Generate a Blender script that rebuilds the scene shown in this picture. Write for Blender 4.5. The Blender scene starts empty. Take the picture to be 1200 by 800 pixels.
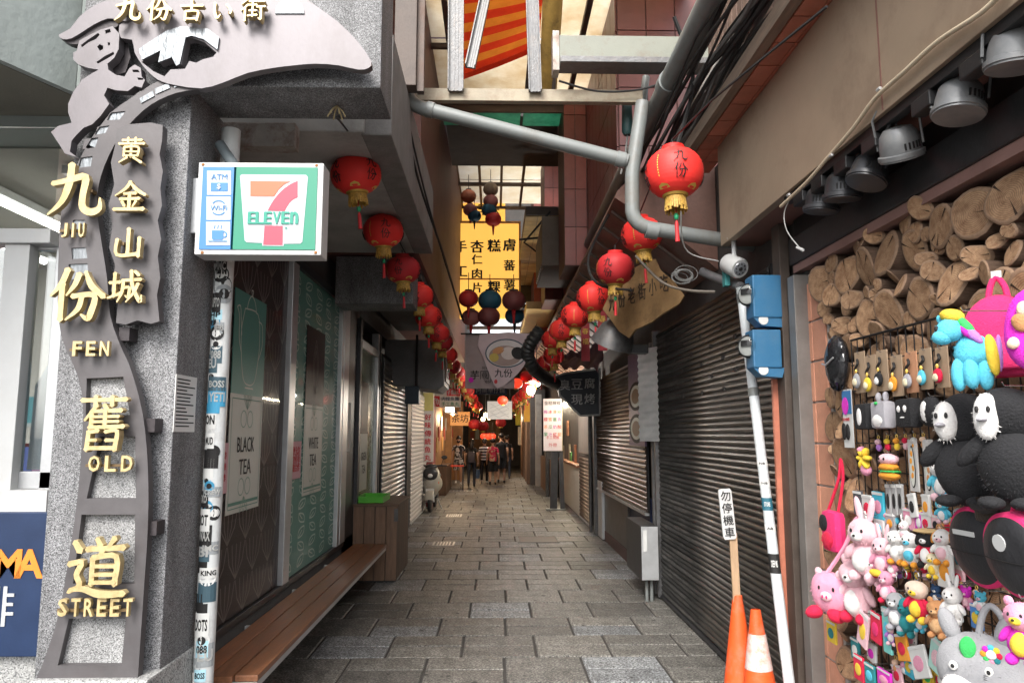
import bpy, bmesh, math, random
from mathutils import Vector, Matrix, Euler
random.seed(7)
R = math.radians
scene = bpy.context.scene
C = scene.collection

# ------------------------------------------------------------------ camera, sky, sun, exposure
FPX, CAMZ = 870.0, 1.70
PITCH, YAW = math.atan(108/870), math.atan(20/870)
cam = bpy.data.cameras.new('camera'); camo = bpy.data.objects.new('camera', cam); C.objects.link(camo)
cam.lens = FPX/1200*36; cam.sensor_width = 36; cam.clip_start = .05; cam.clip_end = 2000
camo.location = (0, 0, CAMZ); camo.rotation_euler = (math.pi/2+PITCH, 0, -YAW)
scene.camera = camo

SUN_EL, SUN_ROT = R(44), R(196)
world = bpy.data.worlds.new('World'); scene.world = world; world.use_nodes = True
wn = world.node_tree.nodes; wl = world.node_tree.links
bg = wn['Background']
sky = wn.new('ShaderNodeTexSky'); sky.sky_type = 'NISHITA'; sky.sun_disc = False
sky.sun_elevation = SUN_EL; sky.sun_rotation = SUN_ROT; sky.air_density = 1.0; sky.dust_density = 3.0
hs = wn.new('ShaderNodeHueSaturation'); hs.inputs['Saturation'].default_value = .25
wl.new(sky.outputs['Color'], hs.inputs['Color']); wl.new(hs.outputs['Color'], bg.inputs['Color'])
bg.inputs['Strength'].default_value = .15
sl = bpy.data.lights.new('sun', 'SUN'); sl.energy = 1.5; sl.angle = R(25); sl.color = (1, .96, .9)
so = bpy.data.objects.new('sun', sl); C.objects.link(so)
# direction towards the sun: rotation measured from +Y clockwise
sd = Vector((math.sin(SUN_ROT)*math.cos(SUN_EL), math.cos(SUN_ROT)*math.cos(SUN_EL), math.sin(SUN_EL)))
so.rotation_euler = sd.to_track_quat('Z', 'Y').to_euler(); so.location = (0, -5, 20)
vs = scene.view_settings
vs.view_transform = 'Standard'; vs.look = 'None'; vs.gamma = 1; vs.use_curve_mapping = False
vs.exposure = 1.4
cy = scene.cycles
cy.use_denoising = True
try: cy.denoiser = 'OPENIMAGEDENOISE'
except Exception: pass
cy.max_bounces = 10; cy.diffuse_bounces = 5; cy.glossy_bounces = 4; cy.transmission_bounces = 6
cy.transparent_max_bounces = 12; cy.sample_clamp_indirect = 8; cy.caustics_reflective = False; cy.caustics_refractive = False

# ------------------------------------------------------------------ pixel of the photograph -> point on a plane of the place
CM = Euler((math.pi/2+PITCH, 0, -YAW)).to_matrix()
def P(u, v, x=None, y=None, z=None):
    d = CM @ Vector(((u-600)/FPX, (400-v)/FPX, -1))
    if y is not None: t = y/d.y
    elif x is not None: t = x/d.x
    else: t = (z-CAMZ)/d.z
    return Vector((0, 0, CAMZ)) + d*t

# ------------------------------------------------------------------ materials
def nodes_of(m):
    m.use_nodes = True; nt = m.node_tree
    return nt, nt.nodes, nt.links, nt.nodes['Principled BSDF']
def c4(c): return (c[0], c[1], c[2], 1)
_MC = {}
def M(name, col, rough=.6, metal=0, var=.15, scale=6, bump=.15, bscale=80, rv=0, spec=.5, dirt=None, dirt_amt=.4, dscale=3, sheen=0, stretch=None, trans=0, emit=None, es=0, wearrough=.1):
    if name in _MC: return _MC[name]
    m = bpy.data.materials.new(name); nt, N, L, B = nodes_of(m)
    tc = N.new('ShaderNodeTexCoord'); mp = N.new('ShaderNodeMapping'); L.new(tc.outputs['Object'], mp.inputs['Vector'])
    if stretch: mp.inputs['Scale'].default_value = stretch
    oi = N.new('ShaderNodeObjectInfo')
    off = N.new('ShaderNodeVectorMath'); off.operation = 'ADD'
    mul = N.new('ShaderNodeVectorMath'); mul.operation = 'SCALE'; mul.inputs[0].default_value = (17, 31, 23); L.new(oi.outputs['Random'], mul.inputs['Scale'])
    L.new(mp.outputs['Vector'], off.inputs[0]); L.new(mul.outputs['Vector'], off.inputs[1])
    V = off.outputs['Vector']
    n1 = N.new('ShaderNodeTexNoise'); n1.inputs['Scale'].default_value = scale; n1.inputs['Detail'].default_value = 6; n1.inputs['Roughness'].default_value = .65; L.new(V, n1.inputs['Vector'])
    rp = N.new('ShaderNodeValToRGB'); L.new(n1.outputs['Fac'], rp.inputs['Fac'])
    rp.color_ramp.elements[0].position = .3; rp.color_ramp.elements[1].position = .7
    rp.color_ramp.elements[0].color = c4([max(0, c*(1-var)) for c in col]); rp.color_ramp.elements[1].color = c4([min(1, c*(1+var)) for c in col])
    out = rp.outputs['Color']
    if dirt:
        n3 = N.new('ShaderNodeTexNoise'); n3.inputs['Scale'].default_value = dscale; n3.inputs['Detail'].default_value = 8; n3.inputs['Roughness'].default_value = .75; L.new(V, n3.inputs['Vector'])
        r3 = N.new('ShaderNodeValToRGB'); r3.color_ramp.elements[0].position = .48; r3.color_ramp.elements[1].position = .68; L.new(n3.outputs['Fac'], r3.inputs['Fac'])
        mu = N.new('ShaderNodeMath'); mu.operation = 'MULTIPLY'; mu.inputs[1].default_value = dirt_amt; L.new(r3.outputs['Color'], mu.inputs[0])
        mx = N.new('ShaderNodeMix'); mx.data_type = 'RGBA'; L.new(mu.outputs['Value'], mx.inputs[0]); L.new(out, mx.inputs[6]); mx.inputs[7].default_value = c4(dirt)
        out = mx.outputs[2]
    if rv:
        h = N.new('ShaderNodeHueSaturation'); mr = N.new('ShaderNodeMapRange'); mr.inputs['To Min'].default_value = 1-rv; mr.inputs['To Max'].default_value = 1+rv
        L.new(oi.outputs['Random'], mr.inputs['Value']); L.new(mr.outputs['Result'], h.inputs['Value']); L.new(out, h.inputs['Color']); out = h.outputs['Color']
    L.new(out, B.inputs['Base Color'])
    B.inputs['Roughness'].default_value = rough; B.inputs['Metallic'].default_value = metal; B.inputs['Specular IOR Level'].default_value = spec
    if wearrough:
        mr2 = N.new('ShaderNodeMapRange'); mr2.inputs['To Min'].default_value = max(.03, rough-wearrough); mr2.inputs['To Max'].default_value = min(1, rough+wearrough)
        L.new(n1.outputs['Fac'], mr2.inputs['Value']); L.new(mr2.outputs['Result'], B.inputs['Roughness'])
    if sheen:
        B.inputs['Sheen Weight'].default_value = sheen; B.inputs['Sheen Roughness'].default_value = .4; B.inputs['Sheen Tint'].default_value = c4([min(1, c*1.5+.1) for c in col])
    if trans: B.inputs['Transmission Weight'].default_value = trans
    if emit: B.inputs['Emission Color'].default_value = c4(emit); B.inputs['Emission Strength'].default_value = es
    if bump:
        n2 = N.new('ShaderNodeTexNoise'); n2.inputs['Scale'].default_value = bscale; n2.inputs['Detail'].default_value = 4; L.new(V, n2.inputs['Vector'])
        bp = N.new('ShaderNodeBump'); bp.inputs['Strength'].default_value = bump; bp.inputs['Distance'].default_value = .01; L.new(n2.outputs['Fac'], bp.inputs['Height']); L.new(bp.outputs['Normal'], B.inputs['Normal'])
    _MC[name] = m
    return m
def granite(name, dark, mid, light, scale=130, rough=.5, bump=.25, mott=.18, rv=0, zs=1):
    m = bpy.data.materials.new(name); nt, N, L, B = nodes_of(m)
    tc = N.new('ShaderNodeTexCoord')
    vo = N.new('ShaderNodeTexVoronoi'); vo.inputs['Scale'].default_value = scale; L.new(tc.outputs['Object'], vo.inputs['Vector'])
    sp = N.new('ShaderNodeSeparateColor'); L.new(vo.outputs['Color'], sp.inputs['Color'])
    rp = N.new('ShaderNodeValToRGB'); L.new(sp.outputs['Red'], rp.inputs['Fac'])
    e = rp.color_ramp.elements; e[0].position = .12; e[0].color = c4(dark); e[1].position = .85; e[1].color = c4(light)
    a = e.new(.3); a.color = c4(mid); b = e.new(.62); b.color = c4([m_*1.15 for m_ in mid])
    nn = N.new('ShaderNodeTexNoise'); nn.inputs['Scale'].default_value = 5; nn.inputs['Detail'].default_value = 8; nn.inputs['Roughness'].default_value = .7; geo = N.new('ShaderNodeNewGeometry'); mpg = N.new('ShaderNodeMapping'); mpg.inputs['Scale'].default_value = (1, 1, zs); L.new(geo.outputs['Position'], mpg.inputs['Vector']); L.new(mpg.outputs['Vector'], nn.inputs['Vector'])
    mr = N.new('ShaderNodeMapRange'); mr.inputs['From Min'].default_value = .3; mr.inputs['From Max'].default_value = .7; mr.inputs['To Min'].default_value = 1-mott; mr.inputs['To Max'].default_value = 1+mott*.8; L.new(nn.outputs['Fac'], mr.inputs['Value'])
    h = N.new('ShaderNodeHueSaturation'); L.new(rp.outputs['Color'], h.inputs['Color']); L.new(mr.outputs['Result'], h.inputs['Value'])
    oi = N.new('ShaderNodeObjectInfo'); h2 = N.new('ShaderNodeHueSaturation'); m2 = N.new('ShaderNodeMapRange'); m2.inputs['To Min'].default_value = 1-rv; m2.inputs['To Max'].default_value = 1+rv
    L.new(oi.outputs['Random'], m2.inputs['Value']); L.new(m2.outputs['Result'], h2.inputs['Value']); L.new(h.outputs['Color'], h2.inputs['Color']); h = h2
    L.new(h.outputs['Color'], B.inputs['Base Color']); B.inputs['Roughness'].default_value = rough
    bp = N.new('ShaderNodeBump'); bp.inputs['Strength'].default_value = bump; bp.inputs['Distance'].default_value = .004; L.new(sp.outputs['Red'], bp.inputs['Height']); L.new(bp.outputs['Normal'], B.inputs['Normal'])
    _MC[name] = m
    return m
def glassy(name, tint=(.9, .95, .95), refl=.12, fk=1.0):
    m = bpy.data.materials.new(name); nt, N, L, B = nodes_of(m)
    N.remove(B); o = N['Material Output']
    t = N.new('ShaderNodeBsdfTransparent'); t.inputs['Color'].default_value = c4(tint)
    g = N.new('ShaderNodeBsdfGlossy'); g.inputs['Roughness'].default_value = .03
    fr = N.new('ShaderNodeFresnel'); fr.inputs['IOR'].default_value = 1.5
    ad = N.new('ShaderNodeMath'); ad.operation = 'MULTIPLY_ADD'; ad.inputs[1].default_value = fk; ad.inputs[2].default_value = refl; L.new(fr.outputs['Fac'], ad.inputs[0])
    mx = N.new('ShaderNodeMixShader'); L.new(ad.outputs['Value'], mx.inputs['Fac']); L.new(t.outputs[0], mx.inputs[1]); L.new(g.outputs[0], mx.inputs[2]); L.new(mx.outputs[0], o.inputs['Surface'])
    return m
def translucent(name, col, dcol, amt=.65, dscale=1.4, dirt=.5, rough=.5):
    """thin sheet or cloth that lets daylight through"""
    m = bpy.data.materials.new(name); nt, N, L, B = nodes_of(m); o = N['Material Output']
    tc = N.new('ShaderNodeTexCoord')
    n = N.new('ShaderNodeTexNoise'); n.inputs['Scale'].default_value = dscale; n.inputs['Detail'].default_value = 10; n.inputs['Roughness'].default_value = .72; L.new(tc.outputs['Object'], n.inputs['Vector'])
    r = N.new('ShaderNodeValToRGB'); r.color_ramp.elements[0].position = .5-dirt*.35; r.color_ramp.elements[1].position = .62; r.color_ramp.elements[0].color = c4(dcol); r.color_ramp.elements[1].color = c4(col); L.new(n.outputs['Fac'], r.inputs['Fac'])
    t = N.new('ShaderNodeBsdfTranslucent'); L.new(r.outputs['Color'], t.inputs['Color']); L.new(r.outputs['Color'], B.inputs['Base Color']); B.inputs['Roughness'].default_value = rough
    mx = N.new('ShaderNodeMixShader'); mx.inputs['Fac'].default_value = amt; L.new(B.outputs[0], mx.inputs[1]); L.new(t.outputs[0], mx.inputs[2]); L.new(mx.outputs[0], o.inputs['Surface'])
    return m
def lit(name, col, s):
    m = bpy.data.materials.new(name); nt, N, L, B = nodes_of(m)
    B.inputs['Base Color'].default_value = c4(col); B.inputs['Emission Color'].default_value = c4(col); B.inputs['Emission Strength'].default_value = s
    return m
def plain(name, col, rough=.6, var=.08): return M(name, col, rough=rough, var=var, bump=.05)

# ------------------------------------------------------------------ objects: things, parts, tags
OFF = {}
def tag(o, label=None, cat=None, group=None, kind=None):
    if label: o['label'] = label
    if cat: o['category'] = cat
    if group: o['group'] = group
    if kind: o['kind'] = kind
    return o
def thing(name, label, cat, loc=(0, 0, 0), group=None):
    o = bpy.data.objects.new(name, None); o.empty_display_size = .1; C.objects.link(o); o.location = loc
    OFF[o.name] = Vector(loc)
    return tag(o, label, cat, group)
def copy_tree(o, parent=None):
    c = o.copy(); C.objects.link(c); c.parent = parent
    OFF[c.name] = OFF.get(o.name, Vector())
    for ch in list(o.children): copy_tree(ch, c)
    return c
def basis(right, up):
    r = Vector(right).normalized(); u = Vector(up).normalized(); n = r.cross(u)
    return Matrix((r, u, n)).transposed()
FRONT = ((1, 0, 0), (0, 0, 1))      # a face turned to the street's mouth
LEFTW = ((0, 1, 0), (0, 0, 1))      # on the left wall, facing the alley
RIGHTW = ((0, -1, 0), (0, 0, 1))    # on the right wall, facing the alley
class MB:
    def __init__(s): s.v = []; s.f = []; s.m = []; s.mats = []; s.cur = 0
    def use(s, m):
        if m not in s.mats: s.mats.append(m)
        s.cur = s.mats.index(m); return s
    def add(s, vs, fs):
        b = len(s.v); s.v += [Vector(p) for p in vs]
        for f in fs: s.f.append([b+i for i in f]); s.m.append(s.cur)
        return s
    def box(s, x0, x1, y0, y1, z0, z1):
        return s.add([(x0,y0,z0),(x1,y0,z0),(x1,y1,z0),(x0,y1,z0),(x0,y0,z1),(x1,y0,z1),(x1,y1,z1),(x0,y1,z1)],
                     [(0,3,2,1),(4,5,6,7),(0,1,5,4),(1,2,6,5),(2,3,7,6),(3,0,4,7)])
    def obox(s, c, size, rot=None):
        c = Vector(c); a, b, d = [k/2 for k in size]; rot = rot or Matrix.Identity(3)
        vs = [c+rot@Vector(p) for p in [(-a,-b,-d),(a,-b,-d),(a,b,-d),(-a,b,-d),(-a,-b,d),(a,-b,d),(a,b,d),(-a,b,d)]]
        return s.add(vs, [(0,3,2,1),(4,5,6,7),(0,1,5,4),(1,2,6,5),(2,3,7,6),(3,0,4,7)])
    def bar(s, a, b, w, h, up=(0, 0, 1)):
        a = Vector(a); b = Vector(b); d = (b-a); l = d.length; d.normalize(); up = Vector(up)
        if abs(d.dot(up)) > .98: up = Vector((0, 1, 0))
        r = d.cross(up).normalized(); u = r.cross(d)
        return s.obox((a+b)/2, (w, l, h), Matrix((r, d, u)).transposed())
    def tube(s, pts, r, n=8, cap=True):
        pts = [Vector(p) for p in pts]; rs = r if isinstance(r, (list, tuple)) else [r]*len(pts)
        ring = []; prev = None
        for i, p in enumerate(pts):
            t = (pts[min(i+1, len(pts)-1)]-pts[max(i-1, 0)]).normalized()
            if prev is None:
                a = Vector((0, 0, 1)) if abs(t.z) < .9 else Vector((1, 0, 0)); x = t.cross(a).normalized()
            else: x = (prev - t*prev.dot(t)).normalized()
            prev = x; y = t.cross(x)
            ring.append([p+(x*math.cos(2*math.pi*k/n)+y*math.sin(2*math.pi*k/n))*rs[i] for k in range(n)])
        vs = [q for rr in ring for q in rr]; fs = []
        for i in range(len(pts)-1):
            for k in range(n): fs.append((i*n+k, i*n+(k+1) % n, (i+1)*n+(k+1) % n, (i+1)*n+k))
        if cap: fs.append(tuple(reversed(range(n)))); fs.append(tuple((len(pts)-1)*n+k for k in range(n)))
        return s.add(vs, fs)
    def lathe(s, prof, c=(0, 0, 0), n=20, rot=None, cap=True):
        c = Vector(c); vs = []; fs = []; rot = rot or Matrix.Identity(3)
        for (r, z) in prof:
            for k in range(n): vs.append(c+rot@Vector((r*math.cos(2*math.pi*k/n), r*math.sin(2*math.pi*k/n), z)))
        for i in range(len(prof)-1):
            for k in range(n): fs.append((i*n+k, i*n+(k+1) % n, (i+1)*n+(k+1) % n, (i+1)*n+k))
        if cap:
            if prof[0][0] > 1e-5: fs.append(tuple(reversed(range(n))))
            if prof[-1][0] > 1e-5: fs.append(tuple((len(prof)-1)*n+k for k in range(n)))
        return s.add(vs, fs)
    def ell(s, c, rad, nu=16, nv=10, rot=None):
        c = Vector(c); rot = rot or Matrix.Identity(3); vs = []; fs = []
        for j in range(nv+1):
            th = math.pi*j/nv
            for k in range(nu):
                ph = 2*math.pi*k/nu
                vs.append(c+rot@Vector((rad[0]*math.sin(th)*math.cos(ph), rad[1]*math.sin(th)*math.sin(ph), -rad[2]*math.cos(th))))
        for j in range(nv):
            for k in range(nu): fs.append((j*nu+k, j*nu+(k+1) % nu, (j+1)*nu+(k+1) % nu, (j+1)*nu+k))
        return s.add(vs, fs)
    def prism(s, pts, vec):
        pts = [Vector(p) for p in pts]; vec = Vector(vec); n = len(pts)
        nrm = Vector()
        for i in range(n): nrm += pts[i].cross(pts[(i+1) % n])
        if nrm.dot(vec) > 0: pts.reverse()
        return s.add(pts+[p+vec for p in pts], [tuple(range(n)), tuple(reversed(range(n, 2*n)))]+[(i, n+i, n+(i+1) % n, (i+1) % n) for i in range(n)])
    def quad(s, a, b, c, d): return s.add([a, b, c, d], [(0, 1, 2, 3)])
    def sheet(s, fn, nu, nv):
        vs = [fn(i/nu, j/nv) for j in range(nv+1) for i in range(nu+1)]
        return s.add(vs, [(j*(nu+1)+i, j*(nu+1)+i+1, (j+1)*(nu+1)+i+1, (j+1)*(nu+1)+i) for j in range(nv) for i in range(nu)])
    def build(s, name, mat=None, parent=None, smooth=False, bevel=0, kind=None, label=None):
        off = OFF.get(parent.name, Vector()) if parent else Vector()
        me = bpy.data.meshes.new(name); me.from_pydata([p-off for p in s.v], [], s.f)
        mats = s.mats if s.mats else [mat]
        for q in mats: me.materials.append(q)
        if s.mats: me.polygons.foreach_set('material_index', s.m)
        if bevel:
            bm = bmesh.new(); bm.from_mesh(me)
            bmesh.ops.remove_doubles(bm, verts=bm.verts, dist=1e-6)
            es = [e for e in bm.edges if len(e.link_faces) == 2 and e.calc_face_angle(0) > R(35)]
            bmesh.ops.bevel(bm, geom=es, offset=bevel, segments=2, affect='EDGES', profile=.6)
            bm.to_mesh(me); bm.free()
        if smooth:
            me.polygons.foreach_set('use_smooth', [True]*len(me.polygons))
            try: me.set_sharp_from_angle(angle=R(smooth if smooth is not True else 50))
            except Exception: pass
        me.update()
        o = bpy.data.objects.new(name, me); C.objects.link(o)
        if parent: o.parent = parent; OFF[o.name] = off
        if kind: o['kind'] = kind
        if label: o['label'] = label
        return o
def structure(mb, name, mat, **k): o = mb.build(name, mat, **k); o['kind'] = 'structure'; return o

# ------------------------------------------------------------------ lettering
_TX = {}
def text_geo(s, ext, bold):
    key = (s, round(ext, 4), bold)
    if key in _TX: return _TX[key]
    cu = bpy.data.curves.new('lettering', 'FONT'); cu.body = s; cu.size = 1; cu.extrude = ext; cu.offset = bold; cu.resolution_u = 2; cu.align_x = 'CENTER'
    cu.space_line = 1.0
    ob = bpy.data.objects.new('lettering', cu); C.objects.link(ob)
    dg = bpy.context.evaluated_depsgraph_get(); ev = ob.evaluated_get(dg); me = ev.to_mesh()
    vs = [v.co.copy() for v in me.vertices]; fs = [tuple(p.vertices) for p in me.polygons]
    ev.to_mesh_clear(); bpy.data.objects.remove(ob); bpy.data.curves.remove(cu)
    _TX[key] = (vs, fs); return vs, fs
def text(mb, s, c, axes, h=None, w=None, depth=.002, bold=.0, shear=0):
    """lettering with bounding box h tall (and w wide), centred at c on the plane of axes; its back lies on the plane"""
    bold2 = bold*.6 if bold >= .05 or any(ord(q) > 0x2e80 for q in s) else 0
    vs, fs = text_geo(s, .01, 0 if bold2 else bold)
    if not vs: return mb
    x0 = min(v.x for v in vs); x1 = max(v.x for v in vs); y0 = min(v.y for v in vs); y1 = max(v.y for v in vs)
    if h is None: k = w/(x1-x0); kx = ky = k
    else:
        ky = h/(y1-y0); kx = ky if w is None else w/(x1-x0)
    B = basis(*axes); c = Vector(c)
    if bold2:
        for q, (ox, oy) in enumerate([(-1,0),(1,0),(0,1)]):
            text(mb, s, c+B@Vector((ox*bold2*kx, oy*bold2*.5*ky, 0)), axes, h, w, depth+.0003*(q+1), 0, shear)
    out = [c+B@Vector(((v.x-(x0+x1)/2)*kx+shear*(v.y-(y0+y1)/2)*ky, (v.y-(y0+y1)/2)*ky, (v.z/.01+1)*.5*depth+.0015)) for v in vs]
    return mb.add(out, fs)
BRUSH = {
 '九': [[(42,97,11),(40,62,13),(28,26,10),(5,2,3)], [(10,60,8),(40,67,10),(68,73,13),(66,40,11),(67,16,12),(82,7,13),(97,14,10),(97,33,3)]],
 '份': [[(30,97,10),(20,70,10),(2,47,3)], [(22,70,10),(22,2,9)], [(52,88,10),(45,68,9),(31,48,3)], [(64,93,5),(76,66,11),(99,46,9)], [(42,46,8),(82,48,10),(78,15,11),(72,4,9),(60,12,3)], [(60,46,9),(54,22,9),(33,2,3)]],
 '山': [[(50,96,11),(50,12,11)], [(15,60,10),(17,9,10),(85,13,11)], [(86,66,11),(85,4,10)]],
 '古': [[(4,68,9),(96,72,10)], [(50,98,10),(50,45,10)], [(25,42,9),(25,2,9)], [(25,42,9),(77,44,10),(74,2,9)], [(25,9,8),(74,9,8)]],
 '金': [[(50,98,10),(35,75,9),(4,52,3)], [(50,95,6),(70,72,11),(98,55,8)], [(32,58,8),(68,60,9)], [(20,40,8),(80,43,9)], [(50,60,10),(50,8,10)], [(28,32,9),(36,18,8)], [(72,34,8),(62,16,4)], [(4,6,9),(96,8,11)]],
 '道': [[(12,92,9),(21,78,11)], [(4,55,8),(25,58,9),(18,38,9),(24,20,9),(6,9,5)], [(8,12,6),(30,14,9),(60,5,12),(99,6,9)], [(50,98,7),(56,86,9)], [(80,99,9),(70,84,5)], [(34,80,8),(96,83,9)], [(62,80,8),(55,68,5)], [(45,66,8),(45,22,8)], [(45,66,8),(85,68,9),(84,22,9)], [(45,52,6),(84,52,6)], [(45,38,6),(84,38,6)], [(45,25,6),(84,25,6)]],
 '城': [[(4,62,8),(33,64,9)], [(18,90,9),(18,22,9)], [(1,17,5),(37,30,10)], [(40,68,8),(93,72,9)], [(44,68,9),(42,35,9),(29,5,3)], [(46,46,7),(62,47,8),(60,20,8),(51,24,3)], [(66,97,9),(72,50,10),(95,6,10),(98,25,3)], [(87,59,9),(76,32,8),(55,5,3)], [(77,95,8),(88,84,9)]],
 '黃': [[(15,88,8),(85,90,8)], [(36,98,8),(36,76,8)], [(64,98,8),(64,76,8)], [(4,74,8),(96,76,9)], [(50,76,8),(50,24,9)], [(25,60,8),(25,26,8)], [(25,60,8),(76,61,8),(75,26,8)], [(25,43,6),(75,43,6)], [(25,28,6),(75,28,6)], [(38,20,9),(11,1,4)], [(62,20,8),(91,1,9)]],
 '舊': [[(10,92,7),(90,94,7)], [(35,99,7),(35,83,7)], [(65,99,7),(65,83,7)], [(38,83,7),(18,56,4)], [(30,72,7),(30,40,8)], [(52,84,7),(57,76,7)], [(30,72,6),(83,74,7)], [(30,62,5),(79,63,5)], [(30,53,5),(79,54,5)], [(55,74,7),(55,43,7)], [(27,43,6),(89,45,7)], [(28,36,7),(26,3,8)], [(28,34,6),(44,37,7)], [(28,20,5),(42,20,6)], [(58,35,6),(79,36,7),(76,3,8)], [(60,20,6),(76,20,5)], [(26,6,7),(76,6,7)]],
 '街': [[(25,97,8),(4,75,4)], [(28,72,8),(3,48,4)], [(17,58,8),(17,3,8)], [(34,86,7),(62,87,7)], [(48,97,7),(48,55,7)], [(32,70,7),(64,71,7)], [(35,45,7),(62,46,7)], [(48,55,7),(48,20,7)], [(30,22,6),(66,26,8)], [(70,84,7),(95,85,7)], [(66,60,7),(99,62,7)], [(83,60,8),(83,8,8),(73,12,3)]],
 'い': [[(18,82,9),(17,45,10),(28,14,10),(42,30,4)], [(68,76,9),(86,50,10),(84,34,6)]],
}
def stroke_poly(st):
    """brush stroke -> outline; the centre line is resampled as a smooth curve, widths taper"""
    pts = smooth_line(st if len(st) > 2 else [st[0], tuple((p+q)/2 for p, q in zip(st[0], st[1])), st[1]], 4)
    pts = [(x, y, max(w, 2)) for x, y, w in pts]
    L_, R_ = [], []
    for i, (x, y, w) in enumerate(pts):
        a = pts[max(i-1, 0)]; b = pts[min(i+1, len(pts)-1)]
        dx, dy = b[0]-a[0], b[1]-a[1]; l = math.hypot(dx, dy) or 1
        nx, ny = -dy/l, dx/l
        e = 1.12 if i in (0, len(pts)-1) else (.92 if 0 < i < len(pts)-1 else 1)
        L_.append((x+nx*w/2*e, y+ny*w/2*e)); R_.append((x-nx*w/2*e, y-ny*w/2*e))
    # rounded heads
    x, y, w = pts[0]; b = pts[1]; l = math.hypot(b[0]-x, b[1]-y) or 1; h = (x-(b[0]-x)/l*w*.4, y-(b[1]-y)/l*w*.4)
    x, y, w = pts[-1]; b = pts[-2]; l = math.hypot(b[0]-x, b[1]-y) or 1; t = (x-(b[0]-x)/l*w*.5, y-(b[1]-y)/l*w*.5)
    return L_, R_, h, t
def brush(mb, ch, c, axes, size, depth=.02, fn=None, wk=1.0):
    """a brush written character; fn maps (x, y, depth) to a point (for curved faces)"""
    B = basis(*axes) if axes else None
    for q, st in enumerate(BRUSH[ch]):
        L_, R_, h, t = stroke_poly([(a, b, w*wk) for a, b, w in st]); dz = depth+q*.0006*max(1, depth/.02)
        front, back = [], []
        def mp(p, d):
            x, y = (p[0]/100-.5)*size, (p[1]/100-.5)*size
            return fn(x, y, d) if fn else Vector(c)+B@Vector((x, y, d))
        n = len(L_)
        vs = [mp(p, dz) for p in L_]+[mp(p, dz) for p in R_]+[mp(h, dz), mp(t, dz)]
        m = len(vs); vs += [mp(p, 0.0005) for p in L_]+[mp(p, 0.0005) for p in R_]+[mp(h, .0005), mp(t, .0005)]
        fs = [(i, n+i, n+i+1, i+1) for i in range(n-1)]+[(2*n, n, 0), (2*n+1, n-1, 2*n-1)]
        rim = [2*n]+list(range(n, 2*n))+[2*n+1]+list(range(n-1, -1, -1))
        fs += [(rim[i], m+rim[i], m+rim[(i+1) % len(rim)], rim[(i+1) % len(rim)]) for i in range(len(rim))]
        mb.add(vs, fs)
    return mb
def plate(outlines, thick, fn, bevel=.0):
    """plate cut to an outline with holes (first outline is the rim); outlines in any 2-D unit, fn maps (x, y, d) to a point. Returns (verts, faces)"""
    cu = bpy.data.curves.new('plate', 'CURVE'); cu.dimensions = '2D'; cu.fill_mode = 'BOTH'; cu.extrude = .5
    for ol in outlines:
        sp = cu.splines.new('POLY'); sp.points.add(len(ol)-1); sp.use_cyclic_u = True
        for p, (x, y) in zip(sp.points, ol): p.co = (x, y, 0, 1)
    ob = bpy.data.objects.new('plate', cu); C.objects.link(ob)
    dg = bpy.context.evaluated_depsgraph_get(); ev = ob.evaluated_get(dg); me = ev.to_mesh()
    vs = [fn(v.co.x, v.co.y, (v.co.z+.5)*thick) for v in me.vertices]; fs = [tuple(p.vertices) for p in me.polygons]
    ev.to_mesh_clear(); bpy.data.objects.remove(ob); bpy.data.curves.remove(cu)
    return vs, fs
def smooth_line(pts, k=4, closed=False):
    out = []; n = len(pts)
    for i in range(n if closed else n-1):
        p0 = pts[(i-1) % n] if closed or i > 0 else pts[i]; p1 = pts[i]; p2 = pts[(i+1) % n]; p3 = pts[(i+2) % n] if closed or i+2 < n else pts[(i+1) % n]
        for j in range(k):
            t = j/k
            out.append(tuple(.5*(2*p1[a]+(p2[a]-p0[a])*t+(2*p0[a]-5*p1[a]+4*p2[a]-p3[a])*t*t+(3*p1[a]-p0[a]-3*p2[a]+p3[a])*t**3) for a in range(len(p1))))
    if not closed: out.append(tuple(pts[-1]))
    return out
ORD = ['first','second','third','fourth','fifth','sixth','seventh','eighth','ninth','tenth','eleventh','twelfth','thirteenth','fourteenth','fifteenth','sixteenth','seventeenth','eighteenth','nineteenth','twentieth','twenty-first','twenty-second','twenty-third','twenty-fourth','twenty-fifth','twenty-sixth']
# ------------------------------------------------------------------ colours of the place
m_mortar = M('mortar', (.055,.05,.046), rough=.9, var=.3, scale=20, bump=.4)
m_paver_brown = granite('paver_brown', (.048,.046,.042), (.122,.116,.105), (.275,.262,.238), 105, .55, .35, .4, .18)
m_paver_grey = granite('paver_grey', (.05,.052,.055), (.165,.172,.176), (.39,.4,.41), 105, .6, .35, .35, .18)
m_paver_dark = granite('paver_dark', (.038,.037,.035), (.095,.091,.084), (.22,.21,.19), 105, .55, .35, .4, .2)
m_granite = granite('grey_granite', (.035,.035,.036), (.155,.155,.16), (.34,.34,.35), 300, .65, .15, .42, 0, .22)
m_granite2 = granite('granite_cladding', (.05,.05,.05), (.125,.125,.128), (.3,.3,.31), 300, .65, .15, .45, 0, .22)
m_signmetal = M('sign_metal', (.098,.091,.094), rough=.5, metal=.3, var=.22, scale=5, bump=.05, dirt=(.09,.075,.075), dirt_amt=.45, dscale=4)
m_signpale = M('sign_pale_metal', (.18,.165,.174), rough=.48, metal=.3, var=.15, scale=5, bump=.05, dirt=(.13,.115,.115), dirt_amt=.5, dscale=3.5, stretch=(1,1,.5))
m_signdark = M('sign_dark_edge', (.05,.042,.045), rough=.5, metal=.3)
m_silver = M('brushed_silver', (.22,.235,.25), rough=.38, metal=.6, var=.25, scale=14, bump=.5, bscale=45, stretch=(1,1,.35))
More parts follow.
